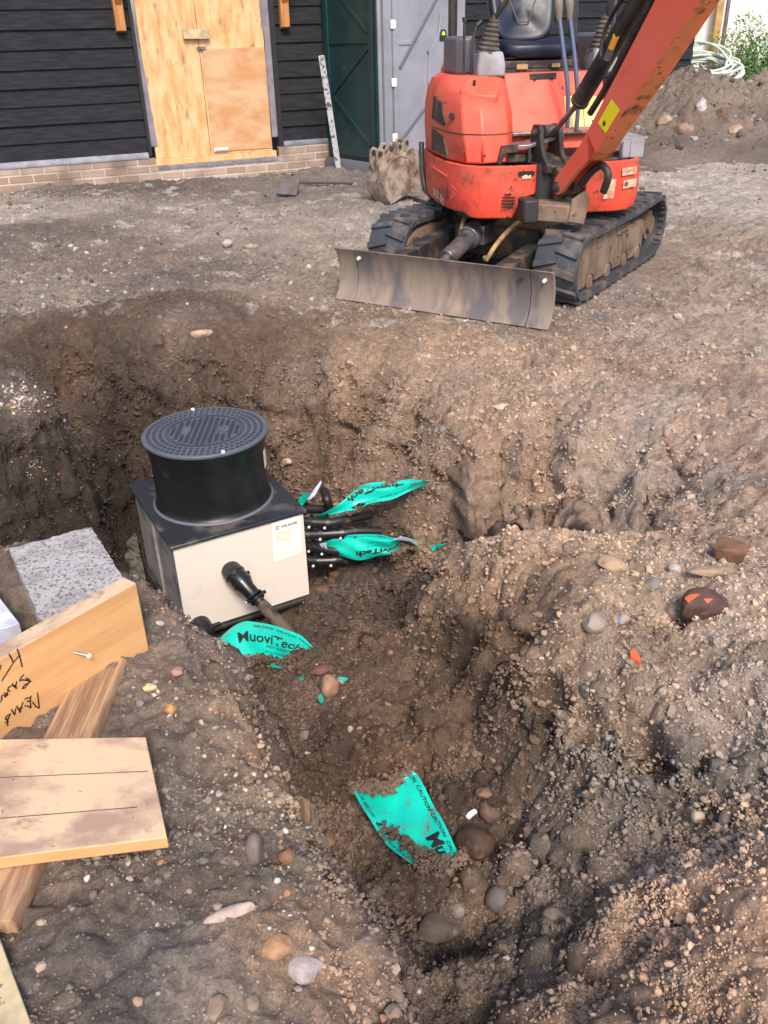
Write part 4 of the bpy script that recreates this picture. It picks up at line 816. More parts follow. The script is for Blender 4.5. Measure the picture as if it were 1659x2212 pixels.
mb.add([p + np.array([0, -.012, 0]) for p in P] + [p + np.array([0, -.009, 0]) for p in P], [(0, 1, 2, 3, 4), (5, 6, 7, 8, 9)] + [(i, (i + 1) % 5, 5 + (i + 1) % 5, 5 + i) for i in range(5)])
tag(recenter(mb.build('torn_film_end', M['paper'])), 'torn white end of film between the chamber and the bulging tape', 'warning tape')
mb = MB(); P = [at(*q, z) for q, z in zip(z5_([(1095, 632), (1170, 612), (1230, 626), (1300, 668), (1318, 700), (1240, 650), (1180, 640)]), (-.50, -.49, -.495, -.52, -.54, -.515, -.51))]
mb.add([p + np.array([0, -.02, .0]) for p in P] + [p + np.array([0, -.017, 0]) for p in P], [tuple(range(7)), tuple(range(7, 14))] + [(i, (i + 1) % 7, 7 + (i + 1) % 7, 7 + i) for i in range(7)])
tag(recenter(mb.build('folded_film_edge', M['paper'])), 'white folded back edge along the top of the bulging tape', 'warning tape')
# small crumpled ends
def scrap(name, pts, zs, matl, label, cat='warning tape', th=.002, folds=3, amp=.006, group=None):
    P = [at(x, y, z) for (x, y), z in zip(pts, zs)]; c = sum(P) / len(P); n = len(P)
    rings = []
    for k in range(4):
        f = 1 - k / 4; rings.append([c + (p - c) * f + np.array([0, -1, 1]) * amp * (math.sin(i * 2.3 * folds + k * 1.9)) * (f > 0) * (1 if k else .4) for i, p in enumerate(P)])
    mb = MB(); off = np.array([0, th * .7, -th])
    vs = [q for R in rings for q in R] + [c]; m_ = len(vs)
    fs = [(k * n + i, k * n + (i + 1) % n, (k + 1) * n + (i + 1) % n, (k + 1) * n + i) for k in range(3) for i in range(n)] + [(3 * n + i, 3 * n + (i + 1) % n, 4 * n) for i in range(n)]
    mb.add(vs, fs); mb.add([v + off for v in vs], [tuple(reversed(f)) for f in fs]); mb.f += [(i, (i + 1) % n, m_ + (i + 1) % n, m_ + i) for i in range(n)]; mb.m += [0] * n
    return tag(recenter(mb.build(name, matl, None, smooth=60)), label, cat, group)
scrap('warning_tape', z5_([(305, 335), (330, 290), (370, 268), (400, 275), (385, 315), (345, 370), (310, 350)]), (-.50, -.47, -.45, -.45, -.48, -.52, -.51), M['tape'], 'small crumpled turquoise film poking up behind the chamber corner')
scrap('torn_film_strip', z5_([(380, 320), (430, 252), (498, 165), (505, 180), (450, 285), (395, 330)]), (-.48, -.45, -.41, -.42, -.46, -.49), M['paper'], 'narrow white upturned film strip behind the chamber corner')
scrap('warning_tape', z5_([(1405, 712), (1450, 700), (1545, 684), (1500, 712), (1440, 735), (1425, 752)]), (-.46, -.45, -.44, -.455, -.47, -.475), M['tape'], 'small pointed turquoise tip sticking out of the soil by the mound')
for k, (x, y, w, h, lb) in enumerate(((652, 1470, 14, 8, 'tiny turquoise scrap left of the round tan stone in the trench'), (694, 1514, 12, 20, 'thin turquoise scrap under the left side of the round tan stone'), (600, 1438, 34, 12, 'flat turquoise scrap lying in front of the arched tape'), (742, 1472, 22, 7, 'narrow turquoise scrap right of the round tan stone'))):
    p = [np.array(g3(x + w * a, y + h * b, 0.012)) for a, b in ((-.5, -.2), (0, -.5), (.5, -.1), (.35, .4), (-.1, .5), (-.4, .3))]
    mb = MB(); mb.add(p + [q - np.array([0, 0, .004]) for q in p], [tuple(range(6)), tuple(range(11, 5, -1))] + [(i, (i + 1) % 6, 6 + (i + 1) % 6, 6 + i) for i in range(6)]); tag(recenter(mb.build('warning_tape_scrap', M['tape'])), lb, 'warning tape')

# ------------------------------------------------------------------ block and timbers on the near bank
BA = math.radians(30.6); Bf = frame((-.985, 1.936, .0), BA)
mb = MB(); n = 14
def rough_box(fr, a, b, step, amp, seed):
    (x0, y0, z0), (x1, y1, z1) = a, b; v = {}; fs = []
    N = [max(1, int(round((q1 - q0) / step))) for q0, q1 in ((x0, x1), (y0, y1), (z0, z1))]
    rr = random.Random(seed); idx = {}; vs = []
    def vid(i, j, k):
        if (i, j, k) not in idx:
            p = [x0 + (x1 - x0) * i / N[0], y0 + (y1 - y0) * j / N[1], z0 + (z1 - z0) * k / N[2]]
            e = sum((i in (0, N[0]), j in (0, N[1]), k in (0, N[2])))
            s = amp * (1 if e == 1 else 1.6 if e == 2 else 2.2)
            for q, (c, nn) in enumerate(((i, N[0]), (j, N[1]), (k, N[2]))):
                if c == 0: p[q] += rr.random() * s
                elif c == nn: p[q] -= rr.random() * s
            idx[(i, j, k)] = len(vs); vs.append(fr(*p))
        return idx[(i, j, k)]
    for k in (0, N[2]):
        for i in range(N[0]):
            for j in range(N[1]): fs.append((vid(i, j, k), vid(i + 1, j, k), vid(i + 1, j + 1, k), vid(i, j + 1, k)))
    for j in (0, N[1]):
        for i in range(N[0]):
            for k in range(N[2]): fs.append((vid(i, j, k), vid(i + 1, j, k), vid(i + 1, j, k + 1), vid(i, j, k + 1)))
    for i in (0, N[0]):
        for j in range(N[1]):
            for k in range(N[2]): fs.append((vid(i, j, k), vid(i, j + 1, k), vid(i, j + 1, k + 1), vid(i, j, k + 1)))
    return MB().add(vs, fs)
tag(recenter(rough_box(Bf, (0, -.42, -.005), (.215, 0, .10), .0125, .0022, 5).build('concrete_block', M['block'], None, smooth=0)), 'light grey concrete block lying on the bank behind the written board', 'concrete block')
# white block behind the board at the frame edge
q1, q2, q3 = at(-30, 1252, .105), at(42, 1345, .105), at(18, 1354, .105)
mb = MB(); pl = [(q1[0], q1[1]), (q2[0], q2[1]), (q3[0], q3[1]), (q3[0] - .16, q3[1] - .05), (q1[0] - .16, q1[1] - .02)]
tag(recenter(mb.prism(pl, 0.0, .105, lambda a, b, w: (a, b, w)).build('white_block', M['blockw'], None, bevel=.003)), 'smooth white block corner beside the grey concrete block', 'block')
# the written joist on edge
ang = math.atan2(-.283, -.224); Jf0 = frame((-.556, 1.606, 0.0), ang)      # x runs away to the lower left, +y is behind it
JB = lambda x, y, z: Jf0(x, -y, z)
jst = tag(empty('written_board', Jf0(.4, -.02, 0), ang), 'thick orange timber on edge with upside-down handwriting LEAVE BACKFILL', 'timber')
mb = MB(); mb.box((0, 0, .0), (1.15, .046, .197), JB); tb = mb.build('timber', [M['woodorange'], M['wood']], jst, bevel=.0025)
for p in tb.data.polygons:
    if p.normal.z > .9: p.material_index = 1
jn = Vector(JB(0, -1, 0)) - Vector(JB(0, 0, 0)); jo = JB(0, 0, 0)
def on_joist(px, py):
    p = plane_hit(px, py, jo, jn); d = Vector(p) - Vector(jo); ux = Vector(JB(1, 0, 0)) - Vector(jo); return d.dot(ux), p[2]
z8 = lambda x, y: ((x * .3315) / 1.507, (2000 + y * .3315) / 1.507)
nu, nz = on_joist(*z8(810, 370))
nail = MB().cyl(JB(nu + .018, .0, nz + .010), JB(nu, -.022, nz), .0022, 10).build('nail', M['steel'], jst)
MB().cyl(JB(nu, -.022, nz), JB(nu, -.0235, nz), .0055, 14).build('nail_head', M['cap'], nail)
# handwriting as pen strokes, measured on the board's face
STR = [[(365, 770), (375, 850), (382, 918), (350, 905), (318, 860)], [(300, 800), (292, 850), (300, 915), (270, 900), (240, 895)], [(298, 850), (262, 850)], [(300, 815), (262, 820), (240, 832)],
       [(222, 860), (205, 910), (196, 960), (175, 925), (160, 900)], [(215, 915), (180, 925)], [(150, 925), (140, 985), (110, 935)], [(98, 975), (70, 1040), (72, 1090)], [(98, 975), (60, 1000), (48, 1025)], [(85, 1010), (55, 1035)], [(78, 1050), (50, 1062)],
       [(232, 590), (200, 620), (192, 650), (215, 640), (250, 645)], [(250, 645), (300, 655), (262, 680), (240, 690), (215, 725), (240, 722), (290, 655)], [(252, 625), (285, 640)],
       [(160, 660), (150, 700), (158, 725), (130, 700), (118, 680)], [(155, 695), (125, 700)], [(110, 700), (80, 715), (72, 745), (95, 752)], [(72, 760), (60, 800)], [(75, 790), (40, 770)], [(55, 785), (50, 810), (35, 790)], [(20, 790), (10, 815), (15, 840), (-5, 860)],
       [(165, 340), (188, 400), (215, 512)], [(85, 390), (110, 430), (125, 465)], [(188, 400), (125, 475), (60, 580), (15, 650)], [(5, 500), (-5, 540), (-20, 560)]]
for grp in (STR[:11], STR[11:20], STR[20:23], STR[23:]):
    mb = MB()
    for S_ in grp:
        P = [on_joist(*z8(x, y)) for x, y in S_]
        for (a, b), (c, d) in zip(P[:-1], P[1:]):
            L = math.hypot(c - a, d - b) or 1e-6; w = .0014; nx_, nz_ = -(d - b) / L * w, (c - a) / L * w; ex, ez = (c - a) / L * w * .7, (d - b) / L * w * .7
            mb.add([JB(a + nx_ - ex, -.0012, b + nz_ - ez), JB(c + nx_ + ex, -.0012, d + nz_ + ez), JB(c - nx_ + ex, -.0012, d - nz_ + ez), JB(a - nx_ - ex, -.0012, b - nz_ - ez)], [(0, 1, 2, 3)])
    mb.build('handwriting', M['ink'], jst, smooth=0)
# grooved batten under the flat board
Gf = frame((-.605, .888, .004), math.radians(-1.2))
outl = [(-.098, 0), (-.0, 0), (0, .024), (-.006, .032)] + [(-.012 - k * .0042, .032 - (.003 if (k % 2) else 0)) for k in range(20)] + [(-.098, .032)]
mb = MB(); mb.prism(outl, 0, .66, lambda a, b, w: Gf(a, w, b))
bat = mb.build('grooved_batten', M['woodbatten'], None, bevel=.001); tag(recenter(bat), 'grooved brown batten running under the stained flat board', 'timber')
mb = MB(); mb.prism([(-.477, 1.262), (-1.3, 1.276), (-1.3, .91), (-.385, 1.018)], .0375, .064, lambda a, b, w: (a, b, w))
fb = mb.build('flat_board', [M['wood'], M['woodorange']], None, bevel=.002); 
for p in fb.data.polygons:
    if abs(p.normal.z) < .5: p.material_index = 1
for (y0, y1) in ((1.170, 1.1717), (1.085, 1.0867)):
    MB().box((-1.25, y0, .0642), (-.452, y1, .0646), lambda x, y, z: (x, y + (x + .45) * (.02 if y > 1.1 else .07), z)).build('saw_groove', M['boot'], fb)
tag(fb, 'wide stained flat board lying across the batten', 'board')
mb = MB(); mb.prism([(-.632, .880), (-.495, .686), (-.85, .45), (-1.05, .70)], .003, .028, lambda a, b, w: (a, b, w))
tag(recenter(mb.build('board_offcut', M['woodpale'], None, bevel=.002)), 'pale green-stained board corner at the bottom left', 'board')
S1 = [at(*q, -.86)[:2] for q in ((196, 1160), (292, 1142), (318, 1262), (225, 1300))]
tag(recenter(rough_box(lambda u, v, z: tuple((1 - u) * (1 - v) * S1[0][k] + u * (1 - v) * S1[1][k] + u * v * S1[2][k] + (1 - u) * v * S1[3][k] for k in (0, 1)) + (z,), (0, 0, -.92), (1, 1, -.835), .06, .012, 9).build('bedding_slab', M['slabgreen'], None, smooth=0)), 'greenish grey concrete bedding slab left of the chamber', 'slab')

# ------------------------------------------------------------------ stones one can tell apart
def stone(name, px, py, w, h, rgb, label, cat='stone', seed=1, cuts=10, sink=.35, tall=.6, paint=None, dz=0, rot=None, box=False, group=None):
    rr = np.random.default_rng(seed); v, f = ICO3; v = v.copy()
    if box: v = np.sign(v) * np.abs(v) ** .45 * .8
    for _ in range(cuts):
        n_ = rr.normal(size=3); n_ /= np.linalg.norm(n_); d = rr.uniform(.62, .92); k = np.maximum(v @ n_ - d, 0); v -= k[:, None] * n_
    for s, a in ((2.2, .07), (5, .03), (11, .012)):
        ph = rr.uniform(0, 6, 6); v = v * (1 + a * (np.sin(v[:, 0] * s + ph[0]) + np.sin(v[:, 1] * s + ph[1]) + np.sin(v[:, 2] * s + ph[2])))[:, None]
    p = np.array(g3(px, py)); k = pxm(p); a = w * k / 2; hh_ = h * k / 2
    b = hh_ * .98; c = hh_ * tall * 1.15
    v = v * [a, b, c]; th = rr.uniform(-.3, .3) if rot is None else rot; ct, st = math.cos(th), math.sin(th)
    V = np.stack([v[:, 0] * ct - v[:, 1] * st, v[:, 0] * st + v[:, 1] * ct, v[:, 2]], -1) + p + [0, 0, c * (1 - 2 * sink) * .6 + dz]
    mm = mat('stone_' + name, srgb(*rgb), .8, var=srgb(*[int(q * .78) for q in rgb]), vs=28, vc=(.42, .62), dirt=srgb(104, 84, 70), ds=34, dc=(.56, .68), bump=.003, bs=90)
    mb = MB(); mb.add(V, [tuple(q) for q in f])
    mats = [mm]
    if paint:
        mats.append(M[paint[0]]); mb.m = [0] * len(mb.f)
        for i, q in enumerate(mb.f):
            c_ = V[list(q)].mean(0)
            x, y = proj(c_)
            if any(math.hypot((x - X) / rx, (y - Y) / ry) < 1 for X, Y, rx, ry in paint[1]): mb.m[i] = 1
    return tag(recenter(mb.build(name, mats, None, smooth=42)), label, cat, group)
ST = [
 ('round_stone', 714, 1491, 44, 52, (168, 132, 106), 'round tan stone sitting in the trench below the arched tape', dict(tall=.9, sink=.1, cuts=3)),
 ('brick_fragment', 1577, 1200, 92, 62, (122, 88, 66), 'brown brick fragment lying at the top right of the mound', dict(tall=.7, sink=.15, box=True, cuts=3, rot=-.55)),
 ('clinker_lump', 1512, 1330, 128, 84, (86, 62, 56), 'large dark lump with orange paint flecks on the right of the mound', dict(tall=.95, sink=.15, cuts=14, paint=('orangebit', [(1494, 1292, 13, 7), (1512, 1367, 7, 5), (1530, 1294, 12, 4), (1556, 1340, 4, 5)]))),
 ('angular_stone', 1281, 1349, 52, 66, (150, 138, 126), 'grey and tan angular stone on the mound beside the blue-marked one', dict(tall=.6, cuts=9)),
 ('marked_stone', 1345, 1339, 42, 36, (172, 148, 132), 'pale rounded stone with a small blue paint mark', dict(paint=('bluepaint', [(1336, 1340, 6, 7)]))),
 ('long_stone', 1322, 1224, 66, 52, (176, 148, 118), 'long pale tan stone lying above the blue-marked stone', dict(rot=-.7, cuts=8)),
 ('grey_stone', 1459, 1231, 36, 32, (178, 168, 160), 'pale grey stone just left of the brick fragment', {}),
 ('flat_crust', 1536, 1236, 110, 40, (160, 136, 116), 'flat sandy crust between the brick fragment and the big dark lump', dict(tall=.5, sink=.4)),
 ('buried_stone', 1410, 1262, 44, 40, (128, 120, 118), 'half buried grey stone left of the big dark lump', {}),
 ('orange_fragment', 1371, 1426, 26, 30, None, 'flat bright orange fragment on the mound', dict(cat='fragment')),
 ('stone', 1052, 1716, 50, 40, (124, 98, 80), 'upper of two brown stones beside the flat trench tape', {}),
 ('stone', 1058, 1757, 48, 48, (104, 84, 74), 'lower of two brown stones beside the flat trench tape', dict(tall=.85)),
 ('dark_stone', 1028, 1822, 86, 76, (78, 58, 46), 'big dark brown block against the right edge of the flat tape', dict(tall=.8, cuts=6, sink=.25)),
 ('small_stone', 1103, 1722, 34, 36, (104, 82, 68), 'small brown stone right of the pair by the tape', {}),
 ('round_grey_stone', 1075, 1956, 62, 58, (104, 96, 94), 'round grey stone in the dark hollow below the tape', dict(tall=.95, sink=.1, cuts=3)),
 ('long_dark_stone', 958, 2000, 110, 70, (84, 72, 66), 'long dark stone tilted in the bottom of the trench', dict(rot=.5, cuts=8)),
 ('grey_pebble', 918, 2022, 46, 34, (122, 118, 122), 'flat blue-grey pebble left of the tilted trench stone', {}),
 ('flint_pebble', 1507, 1767, 30, 30, (200, 180, 156), 'half white flint pebble on the bottom right slope', dict(tall=.9)),
 ('pale_pebble', 1471, 1986, 36, 44, (190, 166, 144), 'pale pebble on the sunlit bottom right bank', {}),
 ('embedded_stone', 1200, 1985, 56, 50, (126, 112, 98), 'greenish grey stone right of the round grey one', {}),
 ('long_flint', 498, 1972, 118, 38, (176, 158, 148), 'long pale pointed flint on the near bank', dict(rot=.42, tall=.55, cuts=6)),
 ('tan_cobble', 596, 2045, 74, 62, (170, 132, 100), 'flat round tan cobble set in the bank edge', dict(tall=.5, sink=.4, cuts=3)),
 ('white_crust', 660, 2085, 100, 80, (172, 160, 158), 'whitish flat slab set in the bank edge beside the tan cobble', dict(tall=.35, sink=.4)),
 ('oval_stone', 553, 1840, 40, 72, (120, 104, 100), 'smooth dark oval stone lying on the near bank', dict(tall=.8, cuts=2, sink=.2)),
 ('orange_flint', 368, 1535, 36, 32, (186, 140, 92), 'small round orange flint on the near bank', dict(tall=.8)),
 ('yellow_flint', 316, 1486, 50, 22, (214, 186, 144), 'flat pale yellow flint on the near bank', dict(tall=.6)),
 ('pink_stone', 382, 1453, 30, 30, (172, 132, 118), 'small pinkish stone on the near bank', {}),
 ('white_pebble', 343, 1347, 28, 16, (186, 178, 172), 'white oval pebble right of the written board', {}),
 ('brick_chip', 706, 1815, 40, 44, (150, 112, 84), 'brown chunk in a pocket of the trench lip', {}),
 ('corner_stone', 660, 1762, 36, 70, (120, 96, 78), 'upright brown stone in the trench lip', dict(tall=1.0)),
 ('round_stone', 493, 532, 26, 22, (170, 158, 148), 'pale round stone on the flat ground, left of its neighbour', dict(tall=.9, sink=.1)),
 ('flat_stone', 541, 536, 34, 14, (164, 142, 124), 'flat tan stone on the flat ground, right of the round one', dict(tall=.8, sink=.1)),
 ('chalk_lump', 1083, 880, 40, 26, (196, 172, 152), 'pale chalky lump on the slope under the excavator', dict(sink=.4)),
 ('chalk_lump', 618, 998, 26, 18, (204, 186, 156), 'small cream lump on the pit wall right of the lid', {}),
 ('burnt_clay_lump', 436, 722, 48, 26, (180, 150, 130), 'whitish orange lump in the far crest of the pit', dict(sink=.5, tall=.7)),
 ('brown_stone', 726, 1240, 30, 22, (122, 92, 70), 'small brown round stone below the feed pipes', {}),
 ('brown_cobble', 700, 1275, 50, 34, (112, 84, 66), 'brown cobble at the right foot of the chamber', {}),
 ('flint_nodule', 700, 1450, 56, 34, (116, 82, 66), 'reddish brown lump behind the round tan stone', {}),
 ('grey_lump', 470, 2180, 60, 60, (140, 122, 104), 'greenish brown lump at the bottom edge of the picture', {}),
 ('red_chip', 124, 1024, 18, 14, (150, 70, 50), 'small red brick chip in the left rubble face', {}),
]
for k, (nm, x, y, w, h, c, lb, kw) in enumerate(ST):
    kw = dict(kw); ct = kw.pop('cat', 'stone')
    if c is None:
        p = [np.array(g3(x + w * a, y + h * b, 0.008)) for a, b in ((-.45, -.3), (-.2, -.5), (.15, -.35), (.3, 0), (.5, .35), (.35, .5), (0, .25), (-.4, 0))]
        mb = MB(); mb.add([q + np.array([0, 0, .006]) for q in p] + [q - np.array([0, 0, .006]) for q in p], [tuple(range(8)), tuple(range(15, 7, -1))] + [(i, (i + 1) % 8, 8 + (i + 1) % 8, 8 + i) for i in range(8)])
        tag(recenter(mb.build(nm, M['orangebit'])), lb, ct)
    else: stone(nm, x, y, w, h, c, lb, ct, seed=k + 3, **kw)
mb = MB(); p = [np.array(g3(x, y, .03)) for x, y in ((1006, 1780), (1012, 1772), (1024, 1765), (1030, 1770), (1022, 1776), (1014, 1784))]
mb.add(p + [q - np.array([0, 0, .008]) for q in p], [tuple(range(6)), tuple(range(11, 5, -1))] + [(i, (i + 1) % 6, 6 + (i + 1) % 6, 6 + i) for i in range(6)])
tag(recenter(mb.build('paper_scrap', M['scrap'])), 'small white scrap above the dark block by the tape', 'scrap')
# clod ridge below the tape and pocket of flint chips on the bank
def pile(px, py, w, h, n, smin, smax, mt, pal, shape=ICO1):
    x = px + w * rng.normal(size=n) * .35; y = py + h * rng.normal(size=n) * .35; P = []; C = []
    for a, b in zip(x, y):
        p = np.array(g3(a, b)); P.append(p)
        C.append(pal[rng.integers(0, len(pal))] if pal is not None else [float(bil(RGB[..., k], p[0:1], p[1:2])[0]) for k in range(3)])
    return np.array(P), smin + (smax - smin) * rng.random(n) ** 2, np.array(C) * rng.uniform(.8, 1.15, (n, 1))
fl = np.array([srgb(*c)[:3] for c in ((186, 176, 168), (176, 154, 132), (170, 124, 90), (142, 134, 134), (200, 190, 180))])
A1 = [pile(*q) for q in ((450, 1550, 190, 90, 26, .0025, .010, 0, fl), (520, 1640, 200, 120, 26, .0025, .009, 0, fl), (600, 1790, 190, 160, 26, .0025, .008, 0, fl), (330, 1490, 80, 30, 14, .003, .008, 0, fl), (640, 1980, 180, 160, 22, .0025, .008, 0, fl), (50, 860, 90, 50, 160, .003, .011, 0, fl), (100, 1010, 80, 60, 90, .003, .010, 0, fl))]
tag(scatter('flint_chips', np.concatenate([a[0] for a in A1]), np.concatenate([a[1] for a in A1]), np.concatenate([a[2] for a in A1]), M['pebble'], flat=(.4, 1.2), jit=.22, sink=.3), 'broken white and orange flint chips gathered on the bank', 'gravel', kind='stuff')

# soil lying over the torn edges of the films
PP = []; 
def edge(pts, z, n, wd=.012):
    Q = [at(x, y, z) for x, y in pts]
    for _ in range(n):
        i = rng.integers(0, len(Q) - 1); f = rng.random(); p = Q[i] * (1 - f) + Q[i + 1] * f; PP.append(p + rng.normal(size=3) * [wd, wd, .004])
edge(zc([(150, 380), (250, 430), (330, 400), (440, 420), (520, 415), (600, 455), (640, 390), (700, 290), (800, 240), (850, 170)]), -.436, 700, .010)
edge(zc([(560, 930), (620, 920), (680, 960), (760, 1030), (800, 1110), (870, 1130), (950, 1160), (1060, 1190), (1150, 1240), (1200, 1290), (1350, 1330), (1460, 1310)]), -.444, 300, .009)
edge(zc([(820, 1130), (900, 1220), (1000, 1260), (1100, 1270), (1120, 1330)]), -.452, 150, .010)
edge(zc([(1000, 1370), (1150, 1340), (1300, 1320), (1500, 1290)]), -.436, 350, .012)
edge(z6([(480, 1400), (520, 1350), (600, 1300), (680, 1260), (760, 1290), (860, 1310), (920, 1340)]), -.775, 600, .014)
edge(z6([(930, 1380), (970, 1290), (1010, 1220), (1100, 1210), (1180, 1240), (1230, 1200)]), -.745, 500, .012)
edge(z5_([(1100, 790), (1170, 740), (1210, 700), (1260, 690), (1320, 725)]), -.565, 400, .012)
edge(z5_([(720, 440), (770, 410), (830, 375), (880, 365)]), -.475, 300, .010)
PP = np.array(PP); cc_ = np.stack([bil(RGB[..., k], PP[:, 0], PP[:, 1]) for k in range(3)], -1) * rng.uniform(.8, 1.2, (len(PP), 1))
tag(scatter('spilt_soil', PP, .002 + .008 * rng.random(len(PP)) ** 3, np.clip(cc_, .01, .8), M['crumb'], sink=.5), 'crumbs of soil spilt over the torn edges of the tapes', 'soil', kind='stuff')

# ------------------------------------------------------------------ mini excavator
EXC = (.9, 5.23)
ex = tag(empty('mini_excavator', (EXC[0], EXC[1], 0), math.radians(8)), 'orange-red mini excavator with empty seat, standing on rubber tracks behind the pit', 'excavator')
BF = frame(EXC, math.radians(8))                                     # upper works: x to the right of the picture, y to the rear
UFc, UA = (.876, 5.245), math.atan2(-.545, .838)
UF = frame(UFc, UA)                                                  # undercarriage, slewed against the body

# --- undercarriage
def track_path(n=160):
    """closed belt centre line in (y, z): idler in front, sprocket behind"""
    pts = []
    r0, r1, y0, y1, zc0, zc1 = .150, .155, -.585, .60, .185, .195
    for k in range(13): a = math.radians(270 - k * 15); pts.append((y0 + r0 * math.cos(a), zc0 + r0 * math.sin(a)))
    for k in range(1, 12): pts.append((y0 + (y1 - y0) * k / 12, (zc0 + r0) * (1 - k / 12) + (zc1 + r1) * k / 12 - .012 * math.sin(math.pi * k / 12)))
    for k in range(13): a = math.radians(90 - k * 15); pts.append((y1 + r1 * math.cos(a), zc1 + r1 * math.sin(a)))
    pts += [(y1 - .12, .030), (y0 + .12, .030)]
    return pts
def resample(P, n, closed=True):
    Q = P + [P[0]] if closed else P; d = [0]
    for a, b in zip(Q[:-1], Q[1:]): d.append(d[-1] + math.dist(a, b))
    out = []
    for k in range(n):
        t = d[-1] * k / n; i = max(j for j in range(len(d) - 1) if d[j] <= t); f = (t - d[i]) / (d[i + 1] - d[i]); out.append(tuple(Q[i][c] + (Q[i + 1][c] - Q[i][c]) * f for c in range(len(P[0]))))
    return out
TP = resample(track_path(), 148)
def track(side):
    x0, x1 = (.385, .615) if side > 0 else (-.615, -.385)
    mb = MB(); n = len(TP); rings = []
    nor = []
    for i in range(n):
        a, b = TP[i - 1], TP[(i + 1) % n]; t = (b[0] - a[0], b[1] - a[1]); L = math.hypot(*t); nor.append((-t[1] / L, t[0] / L))
    prof = [(x0, -.010), (x0, .014), (x0 + .012, .020), (x1 - .012, .020), (x1, .014), (x1, -.010)]
    vs = [UF(x, TP[i][0] + nor[i][0] * h, TP[i][1] + nor[i][1] * h) for i in range(n) for x, h in prof]; m = len(prof)
    mb.add(vs, [(i * m + k, i * m + (k + 1) % m, ((i + 1) % n) * m + (k + 1) % m, ((i + 1) % n) * m + k) for i in range(n) for k in range(m)])
    def blk(i0, xa, xb, skew, ln, h0, h1, sgn=1):
        q = []
        for h, sh in ((h0, 1.0), (h1, .72)):
            for x, di in ((xa, 0), (xb, skew)):
                for s in (-1, 1):
                    j = (i0 + di + s * ln * sh); jj = int(math.floor(j)) % n; f = j - math.floor(j); a, b = TP[jj], TP[(jj + 1) % n]; nn = nor[jj]
                    y = a[0] + (b[0] - a[0]) * f; z = a[1] + (b[1] - a[1]) * f; q.append(UF(x, y + nn[0] * h * sgn, z + nn[1] * h * sgn))
        mb.add(q, [(0, 1, 3, 2), (4, 6, 7, 5), (0, 4, 5, 1), (2, 3, 7, 6), (0, 2, 6, 4), (1, 5, 7, 3)])
    for k in range(37):
        i0 = k * 4
        blk(i0, x0 + .004, x0 + .122, 1.1, .80, .016, .036); blk(i0 + 2, x1 - .004, x1 - .122, 1.1, .80, .016, .036)
    for k in range(74):
        blk(k * 2, x0 + .006, x0 + .035, 0, .45, .008, .020, -1); blk(k * 2, x1 - .035, x1 - .006, 0, .45, .008, .020, -1)
    t = mb.build('rubber_track', M['rubber'], ex, smooth=30)
    # frame with arched cut-outs for the rollers
    xa, xb = ((.40, .565) if side > 0 else (-.565, -.40))
    low = [(-.60, .060), (-.50, .060)]
    for c in (-.40, -.12, .16, .40): low += [(c - .075, .062), (c - .060, .095), (c - .02, .112), (c + .02, .112), (c + .060, .095), (c + .075, .062)]
    top = [(.47, .070), (.48, .235), (.40, .262), (.30, .270), (-.10, .288), (-.24, .300), (-.30, .285), (-.42, .305), (-.56, .290), (-.67, .240), (-.71, .18), (-.69, .11)]
    fr = MB().prism(low + top, xa, xb, lambda a, b, w: UF(w, a, b)).build('track_frame', M['mudmetal'], t, bevel=.006)
    mb = MB()
    xs = (xb, xb + .012) if side > 0 else (xa - .012, xa)
    for (y0, y1, z0, z1) in ((.02, .055, .12, .27), (.16, .30, .125, .262), (-.34, -.27, .235, .285), (-.03, .34, .245, .268)): MB().box((xs[0] - .004, y0, z0), (xs[1], y1, z1), UF).build('frame_gusset', M['mudmetal'], t, bevel=.003)
    for c in (-.40, -.12, .16, .40): MB().cyl(UF(xa + .01, c, .068), UF(xb + (.004 if side > 0 else 0), c, .068), .043, 20).build('roller', M['mudmetal'], t, bevel=.006)
    MB().lathe([(.03, 0), (.12, .0), (.135, .02), (.135, .06), (.12, .08), (.03, .08)], UF((xa + xb) / 2 - .04, -.585, .185), Vector(UF(1, 0, 0)) - Vector(UF(0, 0, 0)), 28).build('idler_wheel', M['mudmetal'], t)
    mb = MB(); prof = []
    for k in range(11 * 4):
        a = 2 * math.pi * k / 44; r = .138 if k % 4 in (0, 1) else .115; prof.append((.60 + r * math.cos(a), .195 + r * math.sin(a)))
    xm = (xa + xb) / 2
    mb.prism(prof, xm - .02, xm + .02, lambda a, b, w: UF(w, a, b)); mb.cyl(UF(xm - .07, .60, .195), UF(xb - .01 if side > 0 else xa + .01, .60, .195), .085, 24); mb.cyl(UF(xm, .60, .195), UF(xb + .012 if side > 0 else xa - .012, .60, .195), .05, 20)
    mb.build('drive_sprocket', M['mudmetal'], t)
    return t
track(1); track(-1)
mb = MB(); mb.box((-.385, -.20, .13), (.385, .34, .33), UF); mb.box((-.26, -.40, .15), (.26, .42, .31), UF); mb.box((-.40, -.46, .12), (-.34, .50, .26), UF); mb.box((.34, -.46, .12), (.40, .50, .26), UF)
mb.build('chassis', M['blackdirty'], ex, bevel=.012)
MB().lathe([(.26, .32), (.30, .335), (.30, .372), (.27, .385), (.27, .405)], UF(0, 0, 0), n=48).build('slew_ring', M['blackdirty'], ex)
